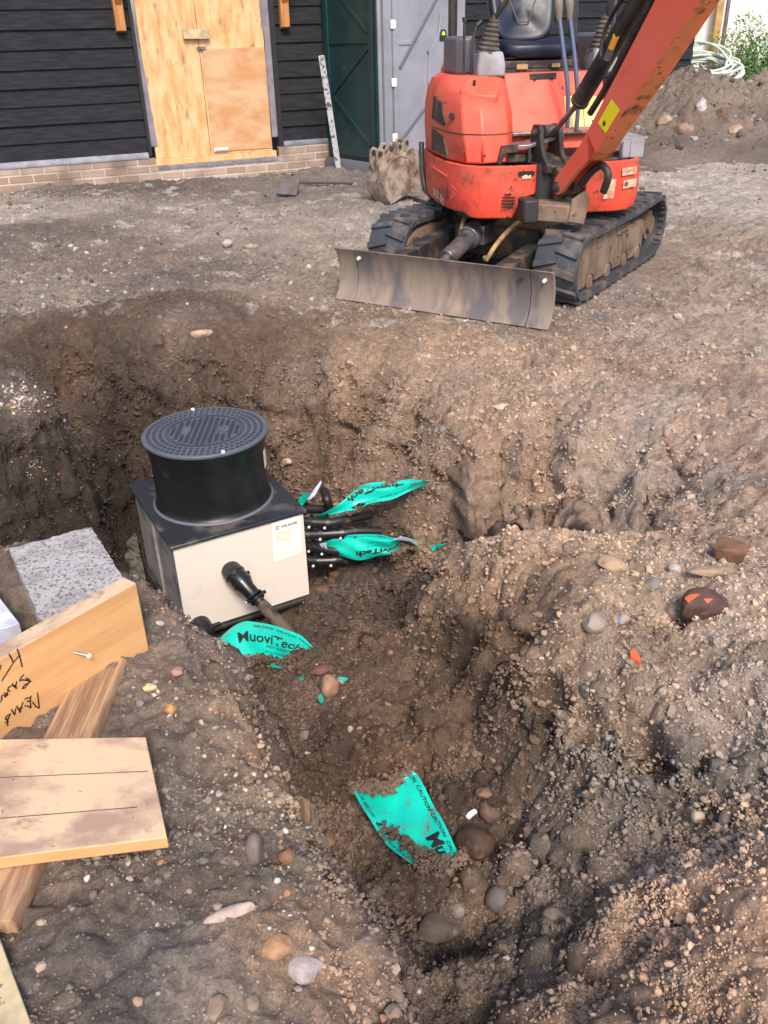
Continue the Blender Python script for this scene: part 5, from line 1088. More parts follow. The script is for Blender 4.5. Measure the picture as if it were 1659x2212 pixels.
# dozer blade
BP = [(-1.070, .268), (-1.048, .235), (-1.030, .17), (-1.030, .10), (-1.050, .04), (-1.085, .0)]
def blade_piece(x0, x1, name, label=None):
    P = BP + [(y + .016, z) for y, z in reversed(BP)]
    return MB().prism(P, x0, x1, lambda a, b, w: UF(w, a, b)).build(name, M['blade'], ex, bevel=.002, label=label)
bl = blade_piece(-.498, .498, 'dozer_blade')
blade_piece(.502, .62, 'blade_extension'); blade_piece(-.62, -.502, 'blade_extension')
for x, mt in ((-.475, 'cap'), (.455, 'black'), (.575, 'cap')):
    MB().cyl(UF(x, -1.060, .222), UF(x, -1.038, .224), .0125 if mt != 'cap' else .009, 16).build('bolt' if mt == 'cap' else 'lifting_hole', M['steel'] if mt != 'cap' else M['cap'], bl)
MB().cyl(UF(.455, -1.0615, .220), UF(.455, -1.04, .222), .0085, 16).build('lifting_hole', M['black'], bl)
mb = MB()
for x in (-.30, .30):
    mb.prism([(-1.02, .05), (-1.02, .215), (-.96, .235), (-.30, .29), (-.30, .20), (-.90, .08)], x - .045, x + .045, lambda a, b, w: UF(w, a, b))
    mb.build('blade_arm', M['blackdirty'], ex, bevel=.004); mb = MB()
mb = MB(); mb.cyl(UF(-.055, -1.02, .175), UF(-.055, -.80, .235), .030, 18); mb.cyl(UF(-.055, -.86, .222), UF(-.055, -.55, .300), .046, 20); mb.cyl(UF(-.055, -.62, .283), UF(-.055, -.54, .303), .062, 20); mb.box((-.12, -.56, .24), (.01, -.30, .34), UF)
mb.build('blade_cylinder', M['steel'], ex, bevel=.003, label='mud splashed dozer blade cylinder')
mb = MB(); mb.tube(catmull([UF(.07, -.66, .20), UF(.10, -.70, .20), UF(.13, -.66, .27), UF(.15, -.52, .335), UF(.19, -.42, .37), UF(.20, -.30, .36)], 20), .013, 12); mb.build('hydraulic_hose', M['tan'], ex)
mb = MB(); mb.tube(catmull([UF(-.10, -.62, .30), UF(-.11, -.56, .37), UF(-.11, -.44, .38), UF(-.10, -.34, .34)], 16), .011, 10); mb.build('hydraulic_hose', M['tan'], ex)
MB().box((-.02, -.36, .25), (.30, -.18, .40), UF).build('slew_motor', M['mudmetal'], ex, bevel=.03)

# --- upper works
mb = MB(); mb.loft([[BF(x, y, z) for x, y in ((-.50, -.38), (-.28, -.44), (-.28, -.30), (.16, -.30), (.16, -.46), (.38, -.44), (.40, .35), (.22, .54), (-.30, .56), (-.52, .36))] for z in (.385, .66)])
mb.build('revolving_frame', M['blackdirty'], ex, bevel=.01)
# left skirt (wraps the corner) with the raised tail under the swing post
pl = resample([(-.30, .60), (-.50, .52), (-.60, .38), (-.630, .1), (-.625, -.1), (-.595, -.30), (-.53, -.44), (-.44, -.515), (-.34, -.545), (-.27, -.555)], 26, closed=False) + [(-.27, -.555)]
sx = lambda x: x if x > -.44 else -.44 + (x + .44) * .72
pl = [(sx(x), y) for x, y in pl]
n_ = len(pl); zb = []
for x, y in pl: zb.append(.40 + .035 * max(0, (y + .1)) / .7 + (.02 if x < -.5 else 0))
mb = MB(); mb.strip(pl, zb, .655, .03, BF, bulge=.012); skl = mb.build('side_skirt', M['redlow'], ex, smooth=45, bevel=.006)
mb = MB(); mb.strip([(-.272, -.555), (-.22, -.56), (-.158, -.56)], [.405, .500, .515], .655, .03, BF, bulge=.0); mb.strip([(-.160, -.559), (-.150, -.545), (-.148, -.50)], [.518, .525, .53], .655, .02, BF)
mb.build('front_skirt', M['redlow'], ex, smooth=45, bevel=.005)
pr_ = resample([(.115, -.545), (.24, -.56), (.34, -.545), (.42, -.49), (.455, -.40), (.465, -.1), (.46, .25), (.36, .48), (.2, .56)], 24, closed=False) + [(.2, .56)]
zb = [.408 + (.035 * max(0, (x - .38)) / .08) for x, y in pr_]
skr = MB().strip(pr_, zb, [.60] + [.655] * (len(pr_) - 1), .03, BF, bulge=.012).build('side_skirt', M['redlow'], ex, smooth=45, bevel=.006)
MB().loft([[BF(x, y, z) for x, y in ((-.44, .40), (.42, .40), (.40, .54), (.22, .62), (-.22, .62), (-.42, .54))] for z in (.60, 1.10)]).build('engine_cover', M['red'], ex, bevel=.03)
# black edge guard down the far left corner
MB().tube([BF(-.590, .27, .70), BF(-.597, .22, .55), BF(-.585, .20, .45), BF(-.55, .12, .41)], .016, 10).build('edge_guard', M['black'], ex)
# left hood
rings = []
for z, P in ((.662, ((-.245, -.20), (-.245, -.40), (-.29, -.475), (-.42, -.49), (-.52, -.435), (-.595, -.24), (-.612, .05), (-.605, .30), (-.50, .50), (-.25, .52))),
             (.80, ((-.235, -.20), (-.237, -.38), (-.28, -.45), (-.42, -.47), (-.53, -.41), (-.605, -.22), (-.625, .05), (-.615, .30), (-.50, .50), (-.24, .52))),
             (.91, ((-.232, -.18), (-.235, -.33), (-.28, -.40), (-.42, -.42), (-.53, -.365), (-.600, -.20), (-.620, .05), (-.610, .30), (-.50, .50), (-.23, .52))),
             (.985, ((-.232, -.14), (-.235, -.26), (-.28, -.33), (-.42, -.345), (-.515, -.30), (-.580, -.15), (-.600, .05), (-.590, .30), (-.50, .48), (-.23, .50))),
             (1.035, ((-.235, -.10), (-.238, -.19), (-.28, -.24), (-.41, -.255), (-.49, -.21), (-.550, -.10), (-.570, .05), (-.560, .28), (-.48, .45), (-.23, .47))),
             (1.055, ((-.25, -.06), (-.255, -.12), (-.29, -.16), (-.40, -.17), (-.46, -.13), (-.515, -.05), (-.53, .05), (-.52, .24), (-.46, .40), (-.25, .42)))):
    rings.append([BF(sx(x), y, z) for x, y in P])
# crowd the end rings so the subdivided hood keeps its edges
rings.insert(1, [tuple(np.array(a) * .93 + np.array(b) * .07) for a, b in zip(rings[0], rings[1])])
mb = MB(); mb.loft(rings); hood = mb.build('fuel_tank_hood', M['red'], ex, bevel=.016, seg=3, smooth=32)
mb = MB(); P = [(-.50, -.300), (-.44, -.365), (-.33, -.385), (-.295, -.335), (-.34, -.25), (-.44, -.20)]
zz = [.985, .955, .950, .975, 1.035, 1.035]
mb.loft([[BF(x, y, z - .02) for (x, y), z in zip(P, zz)], [BF(x, y, z + .012) for (x, y), z in zip(P, zz)], [BF(x * .94 - .0235, y * .94 - .018, z + .022) for (x, y), z in zip(P, zz)]])
flap = mb.build('filler_flap', M['red'], ex, bevel=.006)
MB().cyl(BF(-.425, -.29, 1.0), BF(-.425, -.296, 1.038), .008, 12).build('lock', M['black'], flap)
mb = MB()
def on_side(pts, x0, d=.0): return [BF(x0 + q[2] if len(q) > 2 else x0, q[0], q[1]) for q in pts]
V1 = [(-.30, .93), (-.10, .915), (-.20, .80), (-.30, .80)]
for poly in ([(.02, .955), (-.14, .935), (-.23, .84), (-.20, .825), (.02, .845)], [(.02, .79), (-.21, .765), (-.26, .68), (.02, .685)]):
    pts = []
    for y, z in poly:
        x = -.632 + max(0, (-.05 - y)) ** 1.5 * .38 + max(0, z - .88) * .18; pts.append((sx(x) - .004, y, z))
    mb.add([BF(*p) for p in pts] + [BF(p[0] + .02, p[1], p[2]) for p in pts], [tuple(range(len(pts))), tuple(range(2 * len(pts) - 1, len(pts) - 1, -1))] + [(i, (i + 1) % len(pts), len(pts) + (i + 1) % len(pts), len(pts) + i) for i in range(len(pts))])
    mb.build('vent_grille', M['blackdirty'], hood); mb = MB()
MB().cyl(BF(-.545, -.30, .875), BF(-.520, -.28, .875), .017, 16).build('round_hole', M['black'], hood)
MB().tube([BF(sx(x), y, .7995) for x, y in ((-.240, -.386), (-.285, -.458), (-.42, -.474), (-.532, -.412), (-.608, -.22), (-.628, .05))], .0022, 6).build('panel_seam', M['black'], hood)
for x, y, z in ((-.275, -.462, .70), (-.41, -.482, .70), (-.53, -.42, .72), (-.60, -.1, .70)): MB().cyl(BF(sx(x), y + .01, z), BF(sx(x), y - .004, z), .007, 10).build('bolt', M['blackdirty'], hood)
# cabin front plate, seat base, floor
MB().prism([(-.17, 1.06), (-.14, 1.06), (-.24, .70), (-.33, .70), (-.30, .80)], -.235, .30, lambda a, b, w: BF(w, a, b)).build('seat_base_panel', M['red'], ex, bevel=.006)
mb = MB(); mb.box((-.10, -.188, 1.015), (.045, -.165, 1.055), BF); mb.cyl(BF(-.075, -.19, 1.03), BF(-.075, -.20, 1.03), .008, 10); mb.cyl(BF(.02, -.19, 1.03), BF(.02, -.20, 1.03), .008, 10); mb.build('latch_bracket', M['blackdirty'], ex, bevel=.003)
MB().cyl(BF(.075, -.205, .985), BF(.075, -.215, .985), .006, 10).build('panel_stud', M['steel'], ex)
PF = lambda x, z, o=.003: BF(x, -.1705 - (1.06 - z) * .50 - (max(0, .80 - z)) * .0 - o, z)
mb = MB()
def patch(x0, x1, z0, z1, m=0, r=0):
    mb.add([PF(x0, z0), PF(x1, z0), PF(x1, z1), PF(x0, z1)], [(0, 1, 2, 3)], m)
patch(.078, .175, .80, .945); patch(.180, .288, .80, .940)
for x, z in ((.24, .88), (.255, .83), (.22, .82)): mb.add([PF(x, z, .005), PF(x + .006, z, .005), PF(x + .006, z + .012, .005), PF(x, z + .012, .005)], [(0, 1, 2, 3)], 1)
mb.build('warning_label', [M['pale_yellow'], M['ink']], ex, smooth=0)
mb = MB()
for zc_ in (.968, .990):
    ring = [PF(.125 + r * math.cos(a), zc_ + r * .8 * math.sin(a), .004) for a in [k * math.pi / 8 for k in range(16)] for r in (.012, .007)]
    mb.add(ring, [(2 * k, 2 * ((k + 1) % 16), 2 * ((k + 1) % 16) + 1, 2 * k + 1) for k in range(16)])
    mb.build('round_decal', M['orange'], ex, smooth=0); mb = MB()
MB().box((-.23, -.36, .772), (.30, -.20, .790), BF).build('floor_plate', M['steel'], ex, bevel=.004, label='scraped bright metal floor plate')
mb = MB(); mb.loft([[BF(*p) for p in r] for r in ([(-.32, -.47, .74), (-.32, -.40, .745), (-.32, -.40, .73), (-.32, -.47, .725)], [(-.18, -.50, .745), (-.18, -.40, .755), (-.18, -.40, .738), (-.18, -.50, .728)], [(-.03, -.47, .785), (-.03, -.36, .79), (-.03, -.36, .77), (-.03, -.47, .76)], [(.02, -.44, .79), (.02, -.34, .79), (.02, -.34, .77), (.02, -.44, .765)])])
mb.build('foot_tread', M['steel'], ex, bevel=.002, label='bent metal foot tread left of the swing post')
mb = MB(); mb.prism([(-.345, .66), (-.325, .745), (-.24, .748), (-.24, .715), (-.305, .712), (-.325, .66)], -.50, -.48, lambda a, b, w: BF(a, w, b)); mb.box((-.185, -.50, .66), (-.172, -.485, .735), BF); mb.build('tread_bracket', M['blackdirty'], ex)
MB().box((-.30, -.46, .655), (-.10, -.32, .70), BF).build('valve_block', M['blackdirty'], ex, bevel=.01)
MB().cyl(BF(-.135, -.47, .69), BF(-.095, -.46, .70), .014, 14).build('brass_union', M['brass'], ex)
for k in range(4):
    z = .63 - k * .045; MB().tube(catmull([BF(-.20 + .01 * k, -.34, z), BF(-.12, -.47 - .02 * (k % 2), z - .02), BF(-.06, -.56, z - .03), BF(-.02, -.60, z - .04)], 14), .016, 10).build('hydraulic_hose', M['black'], ex)
# skirt markings
mb = MB()
for (x0, x1, z) in [(-.245 - .012 + .0, -.185, .0)][:0]: pass
for k, (c, w) in enumerate(((-.305, .020), (-.300, .032), (-.300, .036), (-.300, .036), (-.303, .030))):
    z = .522 - k * .0155; mb.add([BF(c + s * w, -.5715 - .0 * k, z + t) for s, t in ((-1, -.0038), (1, -.0038), (1, .0038), (-1, .0038))], [(0, 1, 2, 3)])
mb.build('vent_slots', M['ink'], skl, smooth=0)
mb = MB(); pts = [(-.245 + .010 * math.cos(a), .618 + .0115 * math.sin(a)) for a in [math.pi / 2 + k * math.pi / 6 for k in range(7)]] + [(-.175 + .010 * math.cos(a), .618 + .0115 * math.sin(a)) for a in [-math.pi / 2 + k * math.pi / 6 for k in range(7)]]
mb.add([BF(x, -.5655, z) for x, z in pts], [tuple(range(14))]); mb.build('hand_hole', M['ink'], ex, smooth=0)
mb = MB(); mb.add([BF(x, -.5675, z) for x, z in ((-.232, .592), (-.185, .594), (-.187, .612), (-.200, .606), (-.21, .613), (-.232, .607))], [(0, 1, 2, 3, 4, 5)]); mb.build('worn_label', M['decal'], ex, smooth=0)
def side_pt(u, z, off=.002):
    """a point on the outside of the left skirt, u metres from its rear end"""
    d = [0]
    for a, b in zip(pl[:-1], pl[1:]): d.append(d[-1] + math.dist(a, b))
    i = max(j for j in range(len(d) - 1) if d[j] <= u); f = (u - d[i]) / max(d[i + 1] - d[i], 1e-6); a, b = pl[i], pl[min(i + 1, len(pl) - 1)]
    x, y = a[0] + (b[0] - a[0]) * f, a[1] + (b[1] - a[1]) * f; t = Vector((b[0] - a[0], b[1] - a[1])).normalized(); nx, ny = t.y, -t.x
    k = (z - .41) / .245; bu = .012 * math.sin(math.pi * (min(max(k, 0), 1) * .8 + .2)) + off
    return BF(x + nx * bu, y + ny * bu, z)
mb = MB(); w_ = put_text(mb, 'U17-3\u03b1', lambda x, y: side_pt(.80 + x * .062, .463 + y * .062 - .010 * x, .004), 0, .012)
mb.build('model_lettering', M['white'], skl, smooth=0)
MB().tube([side_pt(.72, .60, .001), side_pt(.85, .597, .001), side_pt(1.02, .585, .001)], .006, 8).build('pressed_groove', M['red'], skl)
mb = MB(); rs_ = random.Random(12)
for k in range(26):
    u = rs_.uniform(.62, 1.16); z = rs_.uniform(.43, .645); a = rs_.uniform(-.5, .5) + (math.pi / 2 if k % 4 == 0 else 0); L = rs_.uniform(.008, .040); w = rs_.uniform(.0006, .0018)
    q = [side_pt(u + L * math.cos(a) * s1 - w * math.sin(a) * s2, z + L * math.sin(a) * s1 + w * math.cos(a) * s2, .0035) for s1, s2 in ((-1, -.3), (.2, -1), (1, -.2), (.3, 1))]
    mb.add(q, [(0, 1, 2, 3)], k % 2)
mb.build('paint_scratches', [M['ink'], M['decal']], skl, smooth=0)
RF = lambda x, z, o=.0: BF(x, -.575 + max(0, x - .27) ** 1.6 * .9 - o, z)
mb = MB(); mb.add([RF(x, z) for x, z in ((.300, .585), (.385, .590), (.387, .625), (.300, .622))], [(0, 1, 2, 3)]); mb.add([RF(x, z) for x, z in ((.312, .520), (.393, .527), (.393, .565), (.314, .560))], [(0, 1, 2, 3)])
for k in range(4): mb.add([RF(x, z, .002) for x, z in ((.304 + k * .013, .597), (.308 + k * .013, .597), (.313 + k * .013, .614), (.309 + k * .013, .614))], [(0, 1, 2, 3)], 1)
mb.add([RF(.330 + .012 * math.cos(a), .543 + .013 * math.sin(a), .002) for a in [k * math.pi / 6 for k in range(12)]], [tuple(range(12))], 1)
for k in range(3): mb.add([RF(x, z, .002) for x, z in ((.348, .553 - k * .011), (.385, .555 - k * .011), (.385, .551 - k * .011), (.348, .549 - k * .011))], [(0, 1, 2, 3)], 2)
mb.add([RF(.372 + .010 * math.cos(a) * (1.6 if k % 2 else .6), .606 + .011 * math.sin(a) * (1.4 if k % 2 else .6), .002) for k, a in enumerate([k * math.pi / 4 for k in range(8)])], [tuple(range(8))], 3)
mb.build('hire_stickers', [M['decal'], M['greyink'], M['pale_yellow'], M['orange']], skr, smooth=0)
mb = MB(); mb.add([RF(x, z) for x, z in ((.205, .475), (.262, .478), (.270, .57), (.235, .575))], [(0, 1, 2, 3)]); mb.build('worn_label', M['decal'], skr, smooth=0)
# battery box on the right
mb = MB(); mb.box((.33, -.44, .655), (.462, -.43, .75), BF); mb.box((.452, -.44, .655), (.462, -.20, .75), BF); mb.box((.33, -.44, .742), (.475, -.20, .752), BF); mb.box((.385, -.445, .655), (.445, -.436, .742), BF)
mb.build('side_step_box', M['console'], ex, bevel=.002, label='open grey step box on the right'); MB().cyl(BF(.335, -.455, .655), BF(.335, -.455, .735), .006, 10).build('rod', M['steel'], ex)
# seat
st = MB().box((-.22, -.12, 1.075), (.19, .26, 1.115), BF).build('seat_pan', M['blackdirty'], ex, bevel=.006)
rs = []
for z, k in ((1.118, .90), (1.128, .97), (1.165, 1.0), (1.195, .99), (1.208, .93), (1.203, .70), (1.198, .40)):
    rs.append([BF(-.02 + x * k * .225, .07 + y * k * .215 , z + (.010 if abs(x) > .7 else 0) * (k < .99) + (-.012 if y < -.8 else 0) * (z > 1.15)) for x, y in [(math.copysign(abs(math.cos(a)) ** .45, math.cos(a)), math.copysign(abs(math.sin(a)) ** .5, math.sin(a))) for a in [k2 * math.pi / 14 for k2 in range(28)]]])
MB().loft(rs).build('seat_cushion', M['vinyl'], ex, sub=1)
rs = []
BK = lambda x, t, o: BF(-.02 + x, .27 + t * .34 - o, 1.20 + t * .94)      # t runs up the back, leaning rearwards
for o, k in ((-.03, .92), (-.01, .98), (.03, 1.0), (.055, .95), (.060, .84), (.045, .62), (.040, .30)):
    R_ = []
    for j in range(28):
        a = j * math.pi / 14; cx, cy = math.copysign(abs(math.cos(a)) ** .5, math.cos(a)), math.copysign(abs(math.sin(a)) ** .5, math.sin(a))
        R_.append(BK(cx * k * (.19 + .02 * cy), .19 + cy * k * .20, o + (.022 * abs(cx) ** 3 if o > .0 else 0)))
    rs.append(R_)
sb = MB().loft(rs).build('seat_back', M['vinyl'], ex, sub=1)
mb = MB(); mb.tube([BK(-.12, .33, .062), BK(-.03, .10, .063), BK(.03, .10, .063), BK(.12, .33, .062)], .004, 8); mb.build('seam', M['boot'], sb)
mb = MB(); mb.box((-.16, -.145, 1.075), (-.10, -.12, 1.098), BF); mb.box((.03, -.145, 1.08), (.075, -.12, 1.098), BF); mb.build('adjuster', M['tan'], st)
mb = MB(); mb.box((-.24, -.13, 1.050), (.20, -.10, 1.075), BF); mb.build('seat_rail', M['blackdirty'], ex, bevel=.004)
# consoles, boots, sticks
def console(x0, x1, x2, s):
    r0 = [(x0, -.20), (x1, -.20), (x1, -.04), (x0, -.04)]
    mb = MB(); mb.loft([[BF(x, y, z) for x, y in P] for z, P in ((1.045, r0), (1.10, r0), (1.162, [(x0 + .015, -.18), (x1 - .01, -.18), (x1 - .01, -.06), (x0 + .015, -.06)]))])
    c = mb.build('control_console', M['console'], ex, bevel=.012)
    MB().loft([[BF(x, y, z) for x, y in ((x2[0], -.03), (x2[1], -.03), (x2[1], .30), (x2[0], .30))] for z in (1.05, 1.20, 1.235)]).build('armrest_box', M['greydark'], ex, bevel=.02)
    cx, cy = (x0 + x1) / 2, -.12; prof = []
    for k in range(15):
        z = 1.155 + k * .0105; r = .060 - k * .0027; prof.append((r + (.005 if k % 2 == 0 else -.002), z))
    prof += [(.014, 1.305), (.011, 1.325)]
    b = MB().lathe([(r, z - 1.155) for r, z in prof], BF(cx, cy, 1.155), (s * .14, -.05, 1), 28).build('rubber_boot', M['boot'], ex, smooth=25)
    top = Vector(BF(cx + s * .025, cy - .01, 1.305)); tip = top + Vector((s * .055, -.03, .10))
    g = MB().tube([top, top.lerp(tip, .3), top.lerp(tip, .75), tip], [.010, .013, .021, .019], 16).build('joystick', M['black'], ex)
    MB().tube([tip - (tip - top) * .3 + Vector((-.004, -.006, .004)), tip + Vector((-.003, -.005, .01))], [.014, .016], 12).build('grip_plate', M['knob'], g)
console(-.385, -.235, (-.46, -.35), 1)
console(.235, .375, (.30, .43), .3)
for (xb_, yb_, z0, z1, w) in ((-.435, -.10, 1.05, 1.32, .008), (-.395, -.10, 1.05, 1.30, .007)):
    P = [BF(xb_, yb_, z0), BF(xb_, yb_, z1 - .10), BF(xb_ + (.0 if w > .0075 else .025), yb_, z1 - .02), BF(xb_ + (.0 if w > .0075 else .05), yb_, z1)]
    l = MB().tube(P, w, 10).build('black_lever', M['black'], ex); MB().tube([P[2], P[3]], .013, 12).build('grip', M['black'], l)
def lever(pts, kn):
    P = catmull([BF(*p) for p in pts], 14); l = MB().tube(P, .0115, 12).build('travel_lever', M['lever'], ex)
    a = Vector(P[-1]); MB().tube([a - Vector((0, 0, .01)), a + Vector((-.004, 0, .03)), a + Vector((-.008, 0, .065)), a + Vector((-.010, 0, .078))], [.014, .020, .024, .020], 16).build('knob', M['knob'], l)
lever([(.062, -.36, .80), (.058, -.36, .90), (.050, -.355, 1.0), (.025, -.33, 1.15), (.0, -.30, 1.305)], 0)
lever([(.112, -.36, .79), (.112, -.36, .90), (.100, -.355, 1.0), (.080, -.33, 1.15), (.055, -.30, 1.305)], 0)
MB().tube(catmull([BF(.40, .0, 1.06), BF(.405, .0, 1.25), BF(.40, -.02, 1.33), BF(.385, -.03, 1.48)], 14), .010, 10).build('grab_rail', M['lever'], ex)
# folding roll bar behind the seat (its canopy is above the picture)
mb = MB(); mb.tube([BF(-.36, .50, 1.05), BF(-.36, .52, 2.15), BF(-.30, .52, 2.24), BF(.30, .52, 2.24), BF(.36, .52, 2.15), BF(.36, .50, 1.05)], .026, 14); mb.build('roll_bar', M['black'], ex)

# --- swing post and boom, in the boom's own frame: t along the boom, n square to it, s across
bth, bel = .347, .869
bh = np.array([math.sin(bth), -math.cos(bth), 0]); bD = bh * math.cos(bel) + np.array([0, 0, math.sin(bel)]); bN = -bh * math.sin(bel) + np.array([0, 0, math.cos(bel)]); bS = np.array([math.cos(bth), math.sin(bth), 0])
bO = np.array([1.057, 4.14, 1.0925])
TN = lambda t, n, s=0.0: tuple(bO + bD * t + bN * n + bS * s)
AZ = lambda a, z, s=0.0: tuple(bO * [1, 1, 0] + bh * a + bS * s + np.array([0, 0, z]))
top_e = [(-.700, .022), (-.660, .030), (-.61, .022), (-.561, .012), (-.50, .004), (-.42, -.012), (-.326, -.014), (-.1, -.008), (.323, .004), (.80, .010), (1.15, -.02), (1.45, -.12)]
bot_e = [(1.42, -.20), (1.10, -.215), (.80, -.225), (.467, -.206), (.102, -.180), (-.211, -.145), (-.326, -.139), (-.400, -.118)]
foot = [(-.50, -.086), (-.60, -.070), (-.66, -.062), (-.700, -.048), (-.722, -.015)]
mb = MB(); out = top_e[6:] + bot_e; k = len(out)
mb.prism(out, 0, .100, lambda a, b, w: TN(a, b, w), 0, mside=[1 if i >= 6 and i <= 12 else 0 for i in range(k)])
out2 = top_e[:7] + bot_e[-2:] + foot
for s0, s1 in ((0, .022), (.078, .100)): mb.prism(out2, s0, s1, lambda a, b, w: TN(a, b, w), 0, mside=[1 if 7 <= i <= 12 else 0 for i in range(len(out2))])
mb.prism([(-.56, .010), (-.326, -.016), (-.326, -.030), (-.56, -.004)], .022, .078, lambda a, b, w: TN(a, b, w), 0)
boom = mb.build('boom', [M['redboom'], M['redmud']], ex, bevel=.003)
mb = MB(); mb.cyl(TN(-.68, -.014, -.012), TN(-.68, -.014, .112), .026, 24); mb.cyl(TN(-.68, -.014, -.020), TN(-.68, -.014, -.012), .018, 18); mb.build('boom_pin', M['black'], boom, bevel=.003)
mb = MB(); T_ = lambda x, y: TN(*(lambda q: q)(bt(x, y)), -.0015)
def bt(px, py, s=0.0):
    p = plane_hit(px, py, bO + bS * s, bS) - bO; return float(p @ bD), float(p @ bN)
zb_ = lambda x, y: ((1350 + x * .4521) / 1.507, y * .4521 / 1.507)
yl = [bt(*zb_(x, y)) for x, y in ((1320, 885), (1420, 713), (1480, 790), (1377, 962))]
mb.add([TN(a, b, -.0015) for a, b in yl], [(0, 1, 2, 3)], 0)
c = (np.array(yl[0]) * .42 + np.array(yl[3]) * .38 + np.array(yl[1]) * .1 + np.array(yl[2]) * .1)
for k in range(6):
    a = k * math.pi / 3 + .3; r = .013; mb.add([TN(c[0] + r * math.cos(a) + .003 * math.sin(a), c[1] + r * math.sin(a) - .003 * math.cos(a), -.0025), TN(c[0] + r * math.cos(a) - .003 * math.sin(a), c[1] + r * math.sin(a) + .003 * math.cos(a), -.0025), TN(c[0] - .003 * math.sin(a), c[1] + .003 * math.cos(a), -.0025), TN(c[0] + .003 * math.sin(a), c[1] - .003 * math.cos(a), -.0025)], [(0, 1, 2, 3)], 1)
mb.build('yellow_sticker', [M['yellow'], M['ink']], boom, smooth=0)
# boom ram, its rod and hoses
ra, rb = (-.622, .262), (-.335, .182); rd = np.array([-.063 - (-.315), .140 - .178]); rd = np.array([.55 + .335, .100 - .182]); 
cyl_ = MB().cyl(TN(-.335, .184, .05), TN(.95, .085, .05), .041, 28).build('boom_ram', M['black'], ex, bevel=.003)
MB().cyl(TN(-.345, .185, .05), TN(-.325, .183, .05), .044, 28).build('gland_nut', M['black'], cyl_, bevel=.003)
MB().cyl(TN(*ra, .05), TN(-.335, .184, .05), .0135, 18).build('ram_rod', M['steel'], cyl_)
f1, f2 = (.030, .095), (.085, .102)
MB().cyl(TN(*f1, -.008), TN(*f2, -.008), .014, 14).build('hose_fitting', M['brass'], cyl_); MB().cyl(TN(-.02, .088, -.006), TN(.03, .095, -.008), .015, 14).build('hose_elbow', M['steel'], cyl_)
MB().tube(catmull([TN(-.02, .09, -.004), TN(-.04, .13, -.01), TN(.03, .19, .0), TN(.15, .19, .0), TN(.40, .150, .0), (TN(.9, .12, 0))], 24), .009, 10).build('hydraulic_hose', M['black'], cyl_)
MB().tube(catmull([TN(.085, .102, -.008), TN(.25, .085, -.012), TN(.55, .06, -.01), TN(.95, .05, 0)], 20), .010, 10).build('hydraulic_hose', M['black'], cyl_)
MB().tube(catmull([TN(-.30, .07, .04), TN(-.1, .045, .03), TN(.2, .04, .02), TN(.55, .04, .02), TN(.95, .04, .02)], 20), .016, 10).build('hydraulic_hose', M['black'], cyl_)
# swing post cheeks
ck = [(-.690, .800), (-.672, .835), (-.610, .838), (-.592, .812), (-.585, .76), (-.545, .70), (-.475, .665), (-.405, .625), (-.385, .575), (-.395, .535), (-.45, .505), (-.47, .47), (-.46, .44), (-.47, .40), (-.66, .40), (-.70, .47), (-.655, .55), (-.660, .62), (-.700, .68), (-.695, .74)]
sp = MB()
ear = [(-.700, .640), (-.690, .800), (-.672, .835), (-.610, .838), (-.592, .812), (-.585, .76), (-.555, .70), (-.50, .655), (-.50, .62), (-.62, .60)]
for s0, s1 in ((-.020, .006), (.088, .114)): sp.prism(ear, s0, s1, lambda a, b, w: AZ(a, b, w))
sp.prism([(-.690, .42), (-.655, .55), (-.665, .68), (-.560, .69), (-.47, .640), (-.385, .585), (-.395, .535), (-.45, .505), (-.47, .47), (-.47, .42)], .025, .075, lambda a, b, w: AZ(a, b, w))
sp.prism([(-.69, .60), (-.66, .70), (-.56, .685), (-.50, .65), (-.52, .61)], .006, .088, lambda a, b, w: AZ(a, b, w))
sw = sp.build('swing_post', M['blackdirty'], ex, bevel=.006)
for (a, z) in ((-.638, .802),):
    MB().cyl(AZ(a, z, -.030), AZ(a, z, .122), .021, 20).build('pin', M['black'], sw, bevel=.003); MB().cyl(AZ(a, z, -.033), AZ(a, z, -.029), .012, 16).build('pin_end', M['steel'], sw)
MB().cyl(AZ(-.638, .802, .02), AZ(-.638, .802, .08), .032, 20).build('rod_eye', M['blackdirty'], sw)
mb = MB(); mb.prism([(-.22, -.58), (-.22, -.68), (-.14, -.73), (-.06, -.80), (.01, -.79), (.04, -.56), (-.02, -.50)], .405, .490, lambda a, b, w: BF(a, b, w))
mb.build('swing_yoke', M['mudmetal'], sw, bevel=.008); 
mb = MB(); mb.box((-.262, -.725, .40), (-.185, -.60, .515), BF); mb.build('yoke_knuckle', M['blackdirty'], sw, bevel=.012)
mb = MB(); mb.prism([(-.06, .415), (.025, .40), (.045, .52), (.02, .56), (-.045, .52)], -.81, -.788, lambda a, b, w: BF(a, w, b)); mb.build('yoke_face_plate', M['mudmetal'], sw, bevel=.004)
MB().tube(catmull([TN(-.62, -.10, .05), TN(-.50, -.10, .07), TN(-.42, -.13, .08), TN(-.42, -.19, .09), TN(-.50, -.22, .09)], 14), .018, 10).build('hydraulic_hose', M['black'], sw)
MB().cyl(BF(-.10, -.50, .42), BF(-.10, -.50, .66), .07, 24).build('king_post', M['blackdirty'], ex)
MB().cyl(UF(.30, -.30, .43), UF(.43, -.18, .43), .03, 14).build('swing_ram', M['blackdirty'], ex)

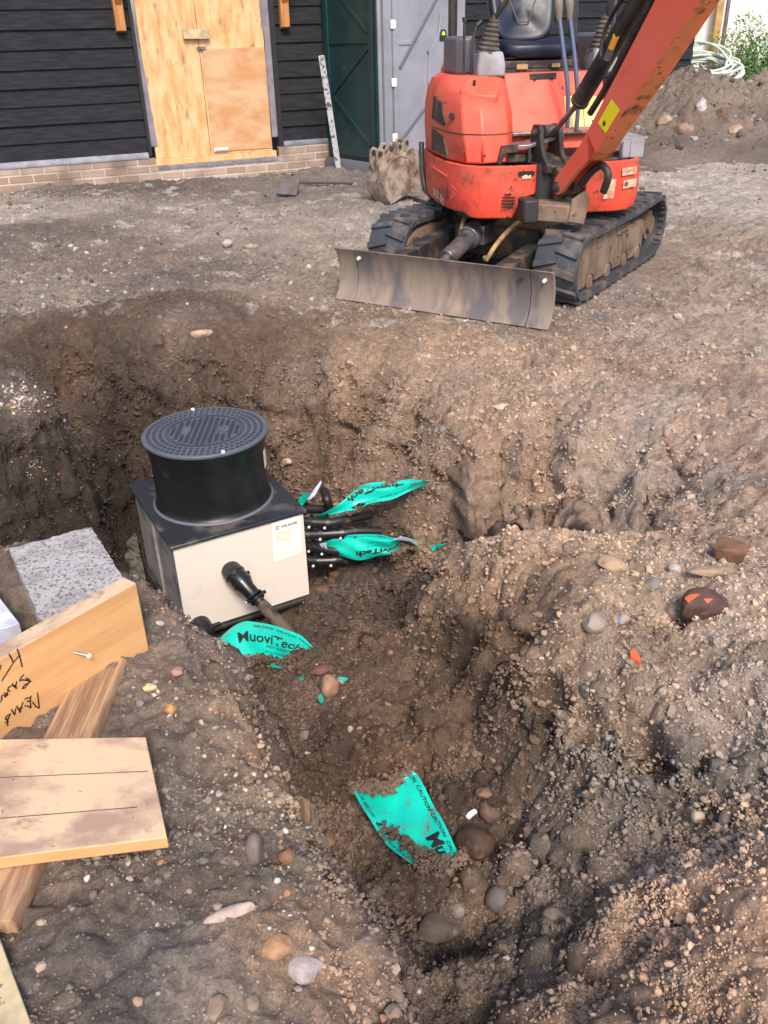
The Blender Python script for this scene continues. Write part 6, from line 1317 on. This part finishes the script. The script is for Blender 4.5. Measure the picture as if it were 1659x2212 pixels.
# ------------------------------------------------------------------ barn
WA = math.radians(24); WF = frame((-3.54, 8.88), WA)      # x along the wall, y into the barn
bn = tag(empty('barn', (-3.54, 8.88, 0), WA), 'black weatherboarded barn on a low brick plinth with boarded-up plywood doors', 'barn')
def boards(x0, x1, z0, z1, name):
    mb = MB(); z = z0; r = random.Random(3); k = 0
    while z < z1:
        h = .158 + r.uniform(-.006, .006); t = r.uniform(-.003, .003)
        mb.prism([(-.034 + t, z), (-.012 + t, z + h + .012), (.0, z + h + .012), (.0, z)], x0, x1, lambda a, b, w: WF(w, a, b)); z += h
    return mb.build(name, M['clad'], bn, smooth=0)
boards(-4.2, 1.365, .268, 3.3, 'weatherboard_wall'); boards(2.80, 8.3, .268, 3.3, 'weatherboard_wall')
MB().box((-4.2, .0, .0), (1.36, .12, 3.3), WF).build('inner_wall', M['trim'], bn); MB().box((2.80, .0, .0), (8.3, .12, 3.3), WF).build('inner_wall', M['trim'], bn)
MB().box((1.36, .03, 1.95), (2.80, .12, 3.3), WF).build('lintel', M['trim'], bn)
MB().box((-4.2, -.055, -.15), (1.42, .0, .215), WF).build('brick_plinth', M['brick'], bn); MB().box((2.74, -.055, -.15), (8.3, .0, .235), WF).build('brick_plinth', M['brick'], bn, label='reddish brick plinth right of the doors')
MB().box((1.42, -.050, -.15), (2.74, .02, .135), WF).build('sill_course', M['brick'], bn)
MB().prism([(-.062, .216), (-.062, .236), (-.03, .275), (-.002, .275), (-.002, .216)], -4.2, 1.36, lambda a, b, w: WF(w, a, b)).build('flashing', M['flash'], bn)
MB().prism([(-.062, .236), (-.062, .256), (-.03, .285), (-.002, .285), (-.002, .236)], 2.80, 8.3, lambda a, b, w: WF(w, a, b)).build('flashing', M['flash'], bn)
for a, b in ((1.366, 1.398), (2.752, 2.80)): MB().box((a, -.05, .236 if a > 2 else .24), (b, .03, 3.3), WF).build('door_trim', M['trim'], bn)
dl = MB().box((1.44, -.002, .200), (2.010, .022, 2.0), WF).build('door_leaf', M['ply'], bn, bevel=.002, label='stained orange plywood door leaf on the left')
drr = MB().box((2.016, -.002, .200), (2.685, .022, 2.0), WF).build('door_leaf', M['ply'], bn, bevel=.002)
MB().box((2.035, -.014, .225), (2.675, -.0025, 1.175), WF).build('patch_panel', M['plybrown'], drr, bevel=.0015, label='browner plywood patch on the lower right leaf')
MB().box((1.40, -.03, .137), (2.72, .03, .198), WF).build('threshold', M['ply'], bn, bevel=.003)
MB().box((1.44, -.057, .100), (2.72, -.051, .134), WF).build('damp_proof_strip', M['flash'], bn)
MB().box((1.860, -.050, 1.265), (2.120, -.016, 1.345), lambda x, y, z: WF(x, y, z - (x - 1.86) * .03)).build('batten', M['woodpale'], bn, bevel=.003)
mb = MB(); mb.box((1.985, -.022, 1.165), (2.075, -.014, 1.195), WF); mb.cyl(WF(2.03, -.025, 1.18), WF(2.03, -.04, 1.18), .012, 12); mb.build('hasp', M['steel'], bn, bevel=.002)
mb = MB(); mb.box((2.045, -.024, .226), (2.195, -.0145, .262), WF); mb.cyl(WF(2.05, -.032, .245), WF(2.19, -.032, .245), .009, 12); mb.build('bolt', M['cap'], drr)
mb = MB(); mb.prism([(1.400, .32), (1.470, .32), (1.445, 1.0), (1.400, 1.6), (1.385, 1.6)], -.012, -.004, lambda a, b, w: WF(a, w, b)); mb.build('membrane_strip', M['membrane'], bn)
mb = MB(); mb.prism([(2.690, .33), (2.752, .33), (2.752, 1.95), (2.668, 1.95), (2.672, 1.35), (2.690, 1.30)], -.018, -.004, lambda a, b, w: WF(a, w, b)); mb.build('membrane_strip', M['membrane'], bn)
for x in (1.225, 2.855):
    mb = MB(); mb.prism([(-.034, 1.33), (-.10, 1.345), (-.11, 3.0), (-.034, 3.0)], x, x + .09, lambda a, b, w: WF(w, a, b)); mb.prism([(-.10, 1.55), (-.11, 1.75), (-.60, 2.35), (-.60, 2.18)], x + .018, x + .072, lambda a, b, w: WF(w, a, b)); mb.build('oak_bracket', M['oak'], bn, bevel=.004)
mb = MB(); mb.prism([(-.20, 3.22), (-.20, 3.30), (2.6, 5.2), (5.4, 3.30), (5.4, 3.22), (2.6, 5.1)], -4.4, 8.5, lambda a, b, w: WF(w, a, b)); mb.build('roof', M['slab'], bn)
mb = MB(); mb.prism([(.12, 0), (.12, 3.28), (2.6, 5.05), (5.1, 3.28), (5.1, 0)], -4.2, -4.1, lambda a, b, w: WF(w, a, b)); mb.build('gable_wall', M['clad'], bn)
mb = MB(); mb.prism([(.12, 0), (.12, 3.28), (2.6, 5.05), (5.1, 3.28), (5.1, 0)], 8.2, 8.3, lambda a, b, w: WF(w, a, b)); mb.build('gable_wall', M['clad'], bn)

# ------------------------------------------------------------------ portable toilet
TA = math.atan2(.585, .81); TF = frame((.055, 9.42), TA)
tl = tag(empty('portable_toilet', (*TF(.55, .48, 0)[:2], 0), TA), 'grey portable toilet with dark green side wall and closed door', 'toilet')
MB().box((.03, .03, .10), (1.08, .93, 2.2), TF).build('cabin_core', M['greydark'], tl)
mb = MB(); mb.box((0, .0, .10), (.06, .96, 2.25), TF)
gs = mb.build('side_wall', M['green'], tl, bevel=.004)
mb = MB()
mb.box((-.02, .05, .10), (-.001, .12, 2.2), TF); mb.box((-.02, .82, .10), (-.001, .90, 2.2), TF); mb.box((-.02, .12, .14), (-.001, .82, .24), TF); mb.box((-.014, .12, 1.18), (-.001, .82, 1.26), TF)
mb.build('side_frame', M['green'], gs, bevel=.004)
def diag(y0, z0, y1, z1, w=.018): 
    L = math.hypot(y1 - y0, z1 - z0); ny, nz = -(z1 - z0) / L * w, (y1 - y0) / L * w
    return MB().prism([(y0 + ny, z0 + nz), (y1 + ny, z1 + nz), (y1 - ny, z1 - nz), (y0 - ny, z0 - nz)], -.012, -.0005, lambda a, b, w_: TF(w_, a, b)).build('moulded_rib', M['green'], gs, bevel=.003)
diag(.14, .26, .80, .70); diag(.14, 1.15, .80, .72); diag(.14, 1.28, .80, 1.75); 
mb = MB(); 
for z in np.arange(.2, 2.2, .13): mb.cyl(TF(.008, -.002, z), TF(.008, .004, z), .006, 8)
for z in (0,): pass
gp = MB().box((.0, -.03, .10), (.165, .0, 2.25), TF).build('corner_post', M['greyplastic'], tl, bevel=.010)
mb = MB(); mb.box((.035, -.038, .12), (.055, -.031, 2.2), TF); mb.build('post_rib', M['greydark'], gp)
MB().box((.965, -.03, .10), (1.10, .0, 2.25), TF).build('corner_post', M['greyplastic'], tl, bevel=.010); MB().box((.165, -.03, .10), (.965, .0, .17), TF).build('door_sill', M['greyplastic'], tl, bevel=.004)
door = MB().box((.170, -.030, .178), (.958, -.006, 2.1), TF).build('door', M['greyplastic'], tl, bevel=.006)
mb = MB(); mb.box((.172, -.040, .182), (.235, -.031, 2.1), TF); mb.box((.900, -.040, .182), (.956, -.031, 2.1), TF); mb.box((.235, -.040, .182), (.900, -.031, .26), TF); mb.box((.235, -.040, 1.16), (.40, -.031, 1.20), TF)
mb.build('door_rails', M['greyplastic'], door, bevel=.004)
for (x0, z0, x1, z1) in ((.25, .30, .88, .86), (.25, .96, .74, 1.58), (.88, .90, .60, 1.10)):
    L = math.hypot(x1 - x0, z1 - z0); nx, nz = -(z1 - z0) / L * .016, (x1 - x0) / L * .016
    MB().prism([(x0 + nx, z0 + nz), (x1 + nx, z1 + nz), (x1 - nx, z1 - nz), (x0 - nx, z0 - nz)], -.042, -.0302, lambda a, b, w_: TF(a, w_, b)).build('moulded_rib', M['greydark'], door, bevel=.004)
for z in (.30, .80, 1.30, 1.80):
    MB().box((.140, -.048, z), (.200, -.0405, z + .075), TF).build('hinge', M['cap'], door, bevel=.004)
mb = MB(); mb.prism([(.60, .83), (.64, .70), (.70, .74), (.82, 1.05), (.86, 1.30), (.84, 1.42), (.76, 1.42), (.74, 1.25), (.62, 1.10)], -.046, -.0305, lambda a, b, w_: TF(a, w_, b)); lt = mb.build('latch_housing', M['greyplastic'], door, bevel=.006)
mb = MB(); mb.prism([(.745, 1.185), (.835, 1.185), (.835, 1.25), (.815, 1.285), (.765, 1.285), (.745, 1.25)], -.056, -.0465, lambda a, b, w_: TF(a, w_, b)); mb.build('occupied_dial', M['green'], lt, bevel=.003)
mb = MB(); mb.prism([(.765, 1.235), (.815, 1.235), (.80, 1.268), (.78, 1.268)], -.0585, -.0565, lambda a, b, w_: TF(a, w_, b)); mb.build('dial_window', M['yellow'], lt)
mb = MB(); mb.add([TF(x, -.0412, z) for x, z in ((.285, 1.555), (.600, 1.555), (.600, 1.90), (.285, 1.90))], [(0, 1, 2, 3)], 0)
mb.add([TF(x, -.0424, z) for x, z in ((.295, 1.60), (.425, 1.60), (.425, 1.655), (.295, 1.655))], [(0, 1, 2, 3)], 1); mb.add([TF(x, -.0424, z) for x, z in ((.437, 1.60), (.590, 1.60), (.590, 1.655), (.437, 1.655))], [(0, 1, 2, 3)], 1)
for k in range(3): mb.add([TF(x, -.0424, z) for x, z in ((.30, 1.68 + k * .03), (.56 - k * .05, 1.68 + k * .03), (.56 - k * .05, 1.69 + k * .03), (.30, 1.69 + k * .03))], [(0, 1, 2, 3)], 1)
M['signgreen'] = mat('sign_green', (0.03, .30, .16, 1), .5)
mb.build('door_sign', [M['cap'], M['signgreen']], door, smooth=0)
MB().loft([[TF(x, y, z) for x, y in ((-.03 - d, -.05 - d), (1.13 + d, -.05 - d), (1.13 + d, 1.0 + d), (-.03 - d, 1.0 + d))] for z, d in ((-.01, .03), (.05, .03), (.10, 0))]).build('base_skid', M['greydark'], tl, bevel=.006)
MB().loft([[TF(x, y, z) for x, y in ((-.02 + d, -.04 + d), (1.12 - d, -.04 + d), (1.12 - d, .98 - d), (-.02 + d, .98 - d))] for z, d in ((2.25, 0), (2.32, .05), (2.40, .25))]).build('roof', M['console'], tl, bevel=.02)

# ------------------------------------------------------------------ leaning pole, spare buckets, ground litter
pb, pt = at(732, 367, .0), aty(694, 120, 9.72)
L_ = Vector(pt) - Vector(pb); pdir = L_.normalized(); pxx = pdir.cross(Vector((0, 1, 0))).normalized(); pyy = pdir.cross(pxx)
mb = MB(); 
PQ = lambda a, b, w: tuple(Vector(pb) + pxx * a + pyy * b + pdir * w)
mb.box((-.03, -.012, -.02), (.03, .012, L_.length), PQ); tag(recenter(mb.build('leaning_board', M['pole'], None, bevel=.003)), 'narrow scuffed white board leaning against the barn by the toilet', 'board')
def bucket(px, py, ang, s, w, label):
    o = at(px, py, 0); f0 = frame((o[0], o[1], 0), ang); tc_, ts_ = math.cos(.42), math.sin(.42); f = lambda x, y, z: f0(x * s, ((y - .2) * tc_ + z * ts_) * s, (z * tc_ - (y - .2) * ts_) * s)
    r = tag(empty('digging_bucket', (o[0], o[1], 0), ang), label, 'bucket', 'spare digging buckets')
    P = [(.20, .005), (.215, .10), (.19, .22), (.12, .31), (.02, .355), (-.08, .35), (-.15, .30), (-.19, .20), (-.235, .0)]
    outer = P; inner = [(y * .93, z * .95) for y, z in P]
    mb = MB(); n = len(P)
    for i in range(n - 1):
        mb.prism([outer[i], outer[i + 1], inner[i + 1], inner[i]], -w, w, lambda a, b, q: f(q, a, b))
    mb.build('shell', M['bucket'], r, smooth=50)
    for s_ in (-1, 1): MB().prism(P, s_ * w - (.012 if s_ > 0 else 0), s_ * w + (.012 if s_ < 0 else 0) + s_ * .001, lambda a, b, q: f(q, a, b)).build('side_plate', M['bucket'], r, bevel=.003)
    for s_ in (-1, 1):
        ear = [(-.06, .33), (.14, .27), (.13, .40), (.09, .475), (.04, .485), (.0, .44), (-.05, .47), (-.09, .46), (-.10, .38)]
        e = MB().prism(ear, s_ * .055 - .012, s_ * .055 + .012, lambda a, b, q: f(q, a, b)).build('ear', M['bucket'], r, bevel=.004)
        for (a, b) in ((.065, .44), (-.065, .42)): MB().cyl(f(s_ * .055 - .02, a, b), f(s_ * .055 + .02, a, b), .024 * s, 16).build('pin_boss', M['blackdirty'], e)
    MB().box((-w - .01, -.25, .0), (w + .01, -.215, .03), f).build('cutting_edge', M['bucket'], r, bevel=.004)
    return r
bucket(826, 440, math.radians(122), .88, .15, 'dusty curved digging bucket tipped over beside the toilet, nearer of two')
bucket(862, 408, math.radians(140), .80, .11, 'smaller dusty digging bucket half hidden behind the nearer bucket')
def flat_poly(name, pts, z0, z1, m, label, cat, lift=0):
    P = [at(x, y, lift) for x, y in pts]; return tag(recenter(MB().prism([(p[0], p[1]) for p in P], z0, z1, lambda a, b, w: (a, b, w)).build(name, m, None, bevel=.002)), label, cat)
P = [at(596, 418, .01), at(640, 421, .01), at(648, 388, .10), at(620, 383, .10)]
mb = MB(); off = np.array([.0, .02, -.02]); mb.add([p for p in P] + [p + off for p in P], [(0, 1, 2, 3), (7, 6, 5, 4), (0, 4, 5, 1), (1, 5, 6, 2), (2, 6, 7, 3), (3, 7, 4, 0)])
tag(recenter(mb.build('slate_offcut', M['slab'], None, bevel=.003)), 'grey slab offcut propped on the ground in front of the doors', 'slab')
a, b = Vector(at(648, 392, .03)), Vector(at(762, 393, .03)); dd = (b - a).normalized(); nn = Vector((0, 0, 1)); ss = dd.cross(nn)
mb = MB(); mb.box((0, -.015, -.02), ((b - a).length, .015, -.004), lambda x, y, z: tuple(a + dd * x + ss * y + nn * z)); tag(recenter(mb.build('maroon_bar', M['maroon'], None, bevel=.003)), 'dull maroon bar lying flat between slab and buckets', 'bar')
a, b = Vector(at(884, 428, .02)), Vector(at(924, 440, .02)); tag(recenter(MB().tube([a, b], .02, 10).build('black_rod', M['black'])), 'short black rod on the ground right of the buckets', 'rod')

# ------------------------------------------------------------------ pale fence, post, shrub, weeds, pipe coil
fa, fb_ = np.array([3.55, 13.35]), np.array([10.5, 14.6]); FA = math.atan2(fb_[1] - fa[1], fb_[0] - fa[0]); FF = frame(fa, FA); FL_ = float(np.linalg.norm(fb_ - fa))
fe = tag(empty('corrugated_fence', (*FF(FL_ / 2, 0, 0)[:2], 0), FA), 'tall pale corrugated sheet fence behind the spoil heap', 'fence')
x = 0
while x < FL_:
    n = 18; w = .95; fr_ = [FF(x + w * k / (n * 2), .018 * math.sin(k * math.pi / 2) * (1 if True else 0), 0) for k in range(n * 2 + 1)]
    prof = [(x + w * k / (n * 2), .016 * math.cos(k * math.pi / 1.0) * .5) for k in range(n * 2 + 1)]
    mb = MB(); q = prof + [(a_, b_ + .004) for a_, b_ in reversed(prof)]; mb.prism(q, 0.02, 2.35, lambda a_, b_, w_: FF(a_, b_, w_)); mb.build('sheet', M['fence'], fe, smooth=30); x += w + .004
for z in (.5, 1.9): MB().box((0, .02, z), (FL_, .07, z + .08), FF).build('rail', M['post'], fe)
for (px, m, w, lb) in ((1548, 'post', .045, 'yellowish timber post against the pale fence'), (1566, 'slab', .022, 'thin grey upright beside the yellowish fence post')):
    p = aty(px, 60, 13.3 + (.1 if m == 'post' else .14)); yy2 = p[1]
    mb = MB(); mb.box((p[0] - w, yy2 - w, -.05), (p[0] + w, yy2 + w, 2.5)); tag(recenter(mb.build('fence_post', M[m], None, bevel=.004)), lb, 'post')
def foliage(name, blobs, n, size, matl, seed, droop=.3, long=2.0):
    r = np.random.default_rng(seed); vs = []; fs = []
    W_ = np.array([b[3] * b[4] * b[5] for b in blobs]); W_ = W_ / W_.sum(); ch_ = r.choice(len(blobs), n, p=W_)
    for k in range(n):
        cx, cy, cz, rx, ry, rz = blobs[ch_[k]]; d = r.normal(size=3); d /= np.linalg.norm(d); rad = r.random() ** .45
        p = np.array([cx, cy, cz]) + d * rad * [rx, ry, rz]; a = d + r.normal(size=3) * .7 + [0, 0, -droop]; a /= np.linalg.norm(a); b = np.cross(a, r.normal(size=3)); b /= np.linalg.norm(b)
        L = size * r.uniform(.6, 1.3); i = len(vs); vs += [p, p + a * L * .5 + b * L / long * .5, p + a * L, p + a * L * .5 - b * L / long * .5]; fs.append((i, i + 1, i + 2, i + 3))
    return vs, fs
def shrub(name, x, y, z, blobs, n, size, matl, label, cat, seed, long=2.0):
    r = tag(empty(name, (x, y, 0)), label, cat)
    vs, fs = foliage(name, blobs, n, size, matl, seed, long=long); MB().add(vs, fs).build('leaves', M[matl], r, smooth=0)
    mb = MB(); rr = random.Random(seed)
    for b in blobs: mb.tube([(x + rr.uniform(-.05, .05), y, 0), ((x + b[0]) / 2 + rr.uniform(-.1, .1), (y + b[1]) / 2, b[2] * .5), (b[0], b[1], b[2] + b[5] * .4)], [.014, .010, .003], 6)
    mb.build('stems', M['stem'], r); return r
s0 = aty(1640, 130, 12.9)
shrub('leafy_shrub', s0[0], s0[1], 0, [(s0[0] + dx, s0[1] + dy, z, a_, b_, c_) for dx, dy, z, a_, b_, c_ in ((-.25, 0, .62, .35, .35, .30), (.10, .05, .80, .42, .4, .33), (.50, 0, .75, .45, .4, .38), (.0, -.1, .40, .55, .45, .3), (.9, .1, .7, .5, .45, .42), (-.45, .05, .45, .22, .25, .22), (.3, -.1, 1.08, .22, .2, .16), (1.4, 0, .6, .5, .45, .45))], 15000, .055, 'leaf', 'bushy green shrub in front of the pale fence at the right edge', 'shrub', 3, 2.6)
s1 = aty(1545, 130, 13.05)
shrub('tall_weeds', s1[0], s1[1], 0, [(s1[0] + dx, s1[1] + .02, z, .07, .08, c_) for dx, z, c_ in ((-.22, .75, .30), (-.05, .80, .42), (.12, .85, .40), (.25, .9, .5), (.38, .95, .48), (.52, 1.0, .35))], 1500, .06, 'weed', 'thin yellow-green weeds growing up the pale fence', 'plant', 5, 3.5)
s2 = aty(1452, 150, 13.1)
shrub('low_weeds', s2[0], s2[1], 0, [(s2[0] + dx, s2[1], .70, .10, .1, .18) for dx in (-.15, .05, .25)], 500, .05, 'weed', 'low yellowish weeds behind the pipe coil beside the boom', 'plant', 6, 3)
co = tag(empty('pipe_coil', (*aty(1512, 165, 12.6)[:2], .70)), 'big loose coil of white plastic pipe lying on top of the spoil heap', 'pipe coil')
cx_, cy_, cz_ = aty(1512, 166, 12.6); cz_ = max(cz_, .72); rr = random.Random(4); path = []
for turn in range(14):
    ox, oy, oz = rr.uniform(-.09, .09), rr.uniform(-.06, .06), turn * .017; ra_, rb2 = .43 + rr.uniform(-.08, .08), .34 + rr.uniform(-.06, .06); tx, ty = rr.uniform(-.10, .10), .42 + rr.uniform(-.18, .18)
    for k in range(24):
        a = 2 * math.pi * k / 24; x, y = ra_ * math.cos(a), rb2 * math.sin(a); path.append((cx_ + ox + x, cy_ + oy + y, cz_ + oz + x * tx + y * ty - .06))
path = resample(path, 380, closed=False)
MB().tube(path, .017, 8).build('coiled_pipe', M['coil'], co, smooth=60)
MB().tube(catmull([(cx_ - .40, cy_ - .1, cz_ + .0), (cx_ - .62, cy_ - .05, cz_ - .03), (cx_ - .80, cy_ + .05, cz_ - .04)], 12), .028, 8).build('pipe_tail', M['coil'], co)
a, b = aty(1586, 200, 12.0), aty(1640, 179, 12.3)
tag(recenter(MB().tube([a, b], .017, 10).build('loose_pipe_end', M['coil'])), 'straight white pipe end sticking out of the heap beside the shrub', 'pipe')
# bricks and lumps in the heap
for k, (px, py, w, h, c, lb) in enumerate(((1560, 248, 36, 26, (120, 92, 74), 'brown brick half buried in the front of the spoil heap'), (1515, 232, 26, 38, (196, 190, 190), 'pale concrete chunk in the middle of the spoil heap'), (1437, 262, 40, 40, (172, 150, 130), 'tan broken lump at the left foot of the spoil heap'), (1590, 285, 34, 26, (176, 152, 128), 'pale tan stone at the foot of the heap'), (1478, 283, 46, 30, (150, 122, 110), 'flat pinkish lump at the foot of the heap'))):
    d = ray(px, py); t = np.linspace(8, 14, 1500); Pq = np.array([0, 0, CAM_H])[None] + t[:, None] * d[None]
    jj = np.clip(((Pq[:, 1] - 9.3) / .02).astype(int), 0, hh.shape[0] - 1); ii2 = np.clip(((Pq[:, 0] - 1.9) / .02).astype(int), 0, hh.shape[1] - 1); hq = np.maximum(hh[jj, ii2], 0); i = np.argmax(Pq[:, 2] < hq); p = Pq[i]
    kk = pxm(p); rq = np.random.default_rng(k + 70); v, f = ICO3; v = v.copy()
    for _ in range(9): n_ = rq.normal(size=3); n_ /= np.linalg.norm(n_); v -= np.maximum(v @ n_ - rq.uniform(.6, .9), 0)[:, None] * n_
    V = v * [w * kk / 2, w * kk / 2 * .8, h * kk / 2] + p + [0, 0, .01]
    tag(recenter(MB().add(V, [tuple(q) for q in f]).build('heap_stone', mat('heap_stone', srgb(*c), .85, var=srgb(*[int(q * .8) for q in c]), vs=20, bump=.003), None, smooth=40)), lb, 'stone')
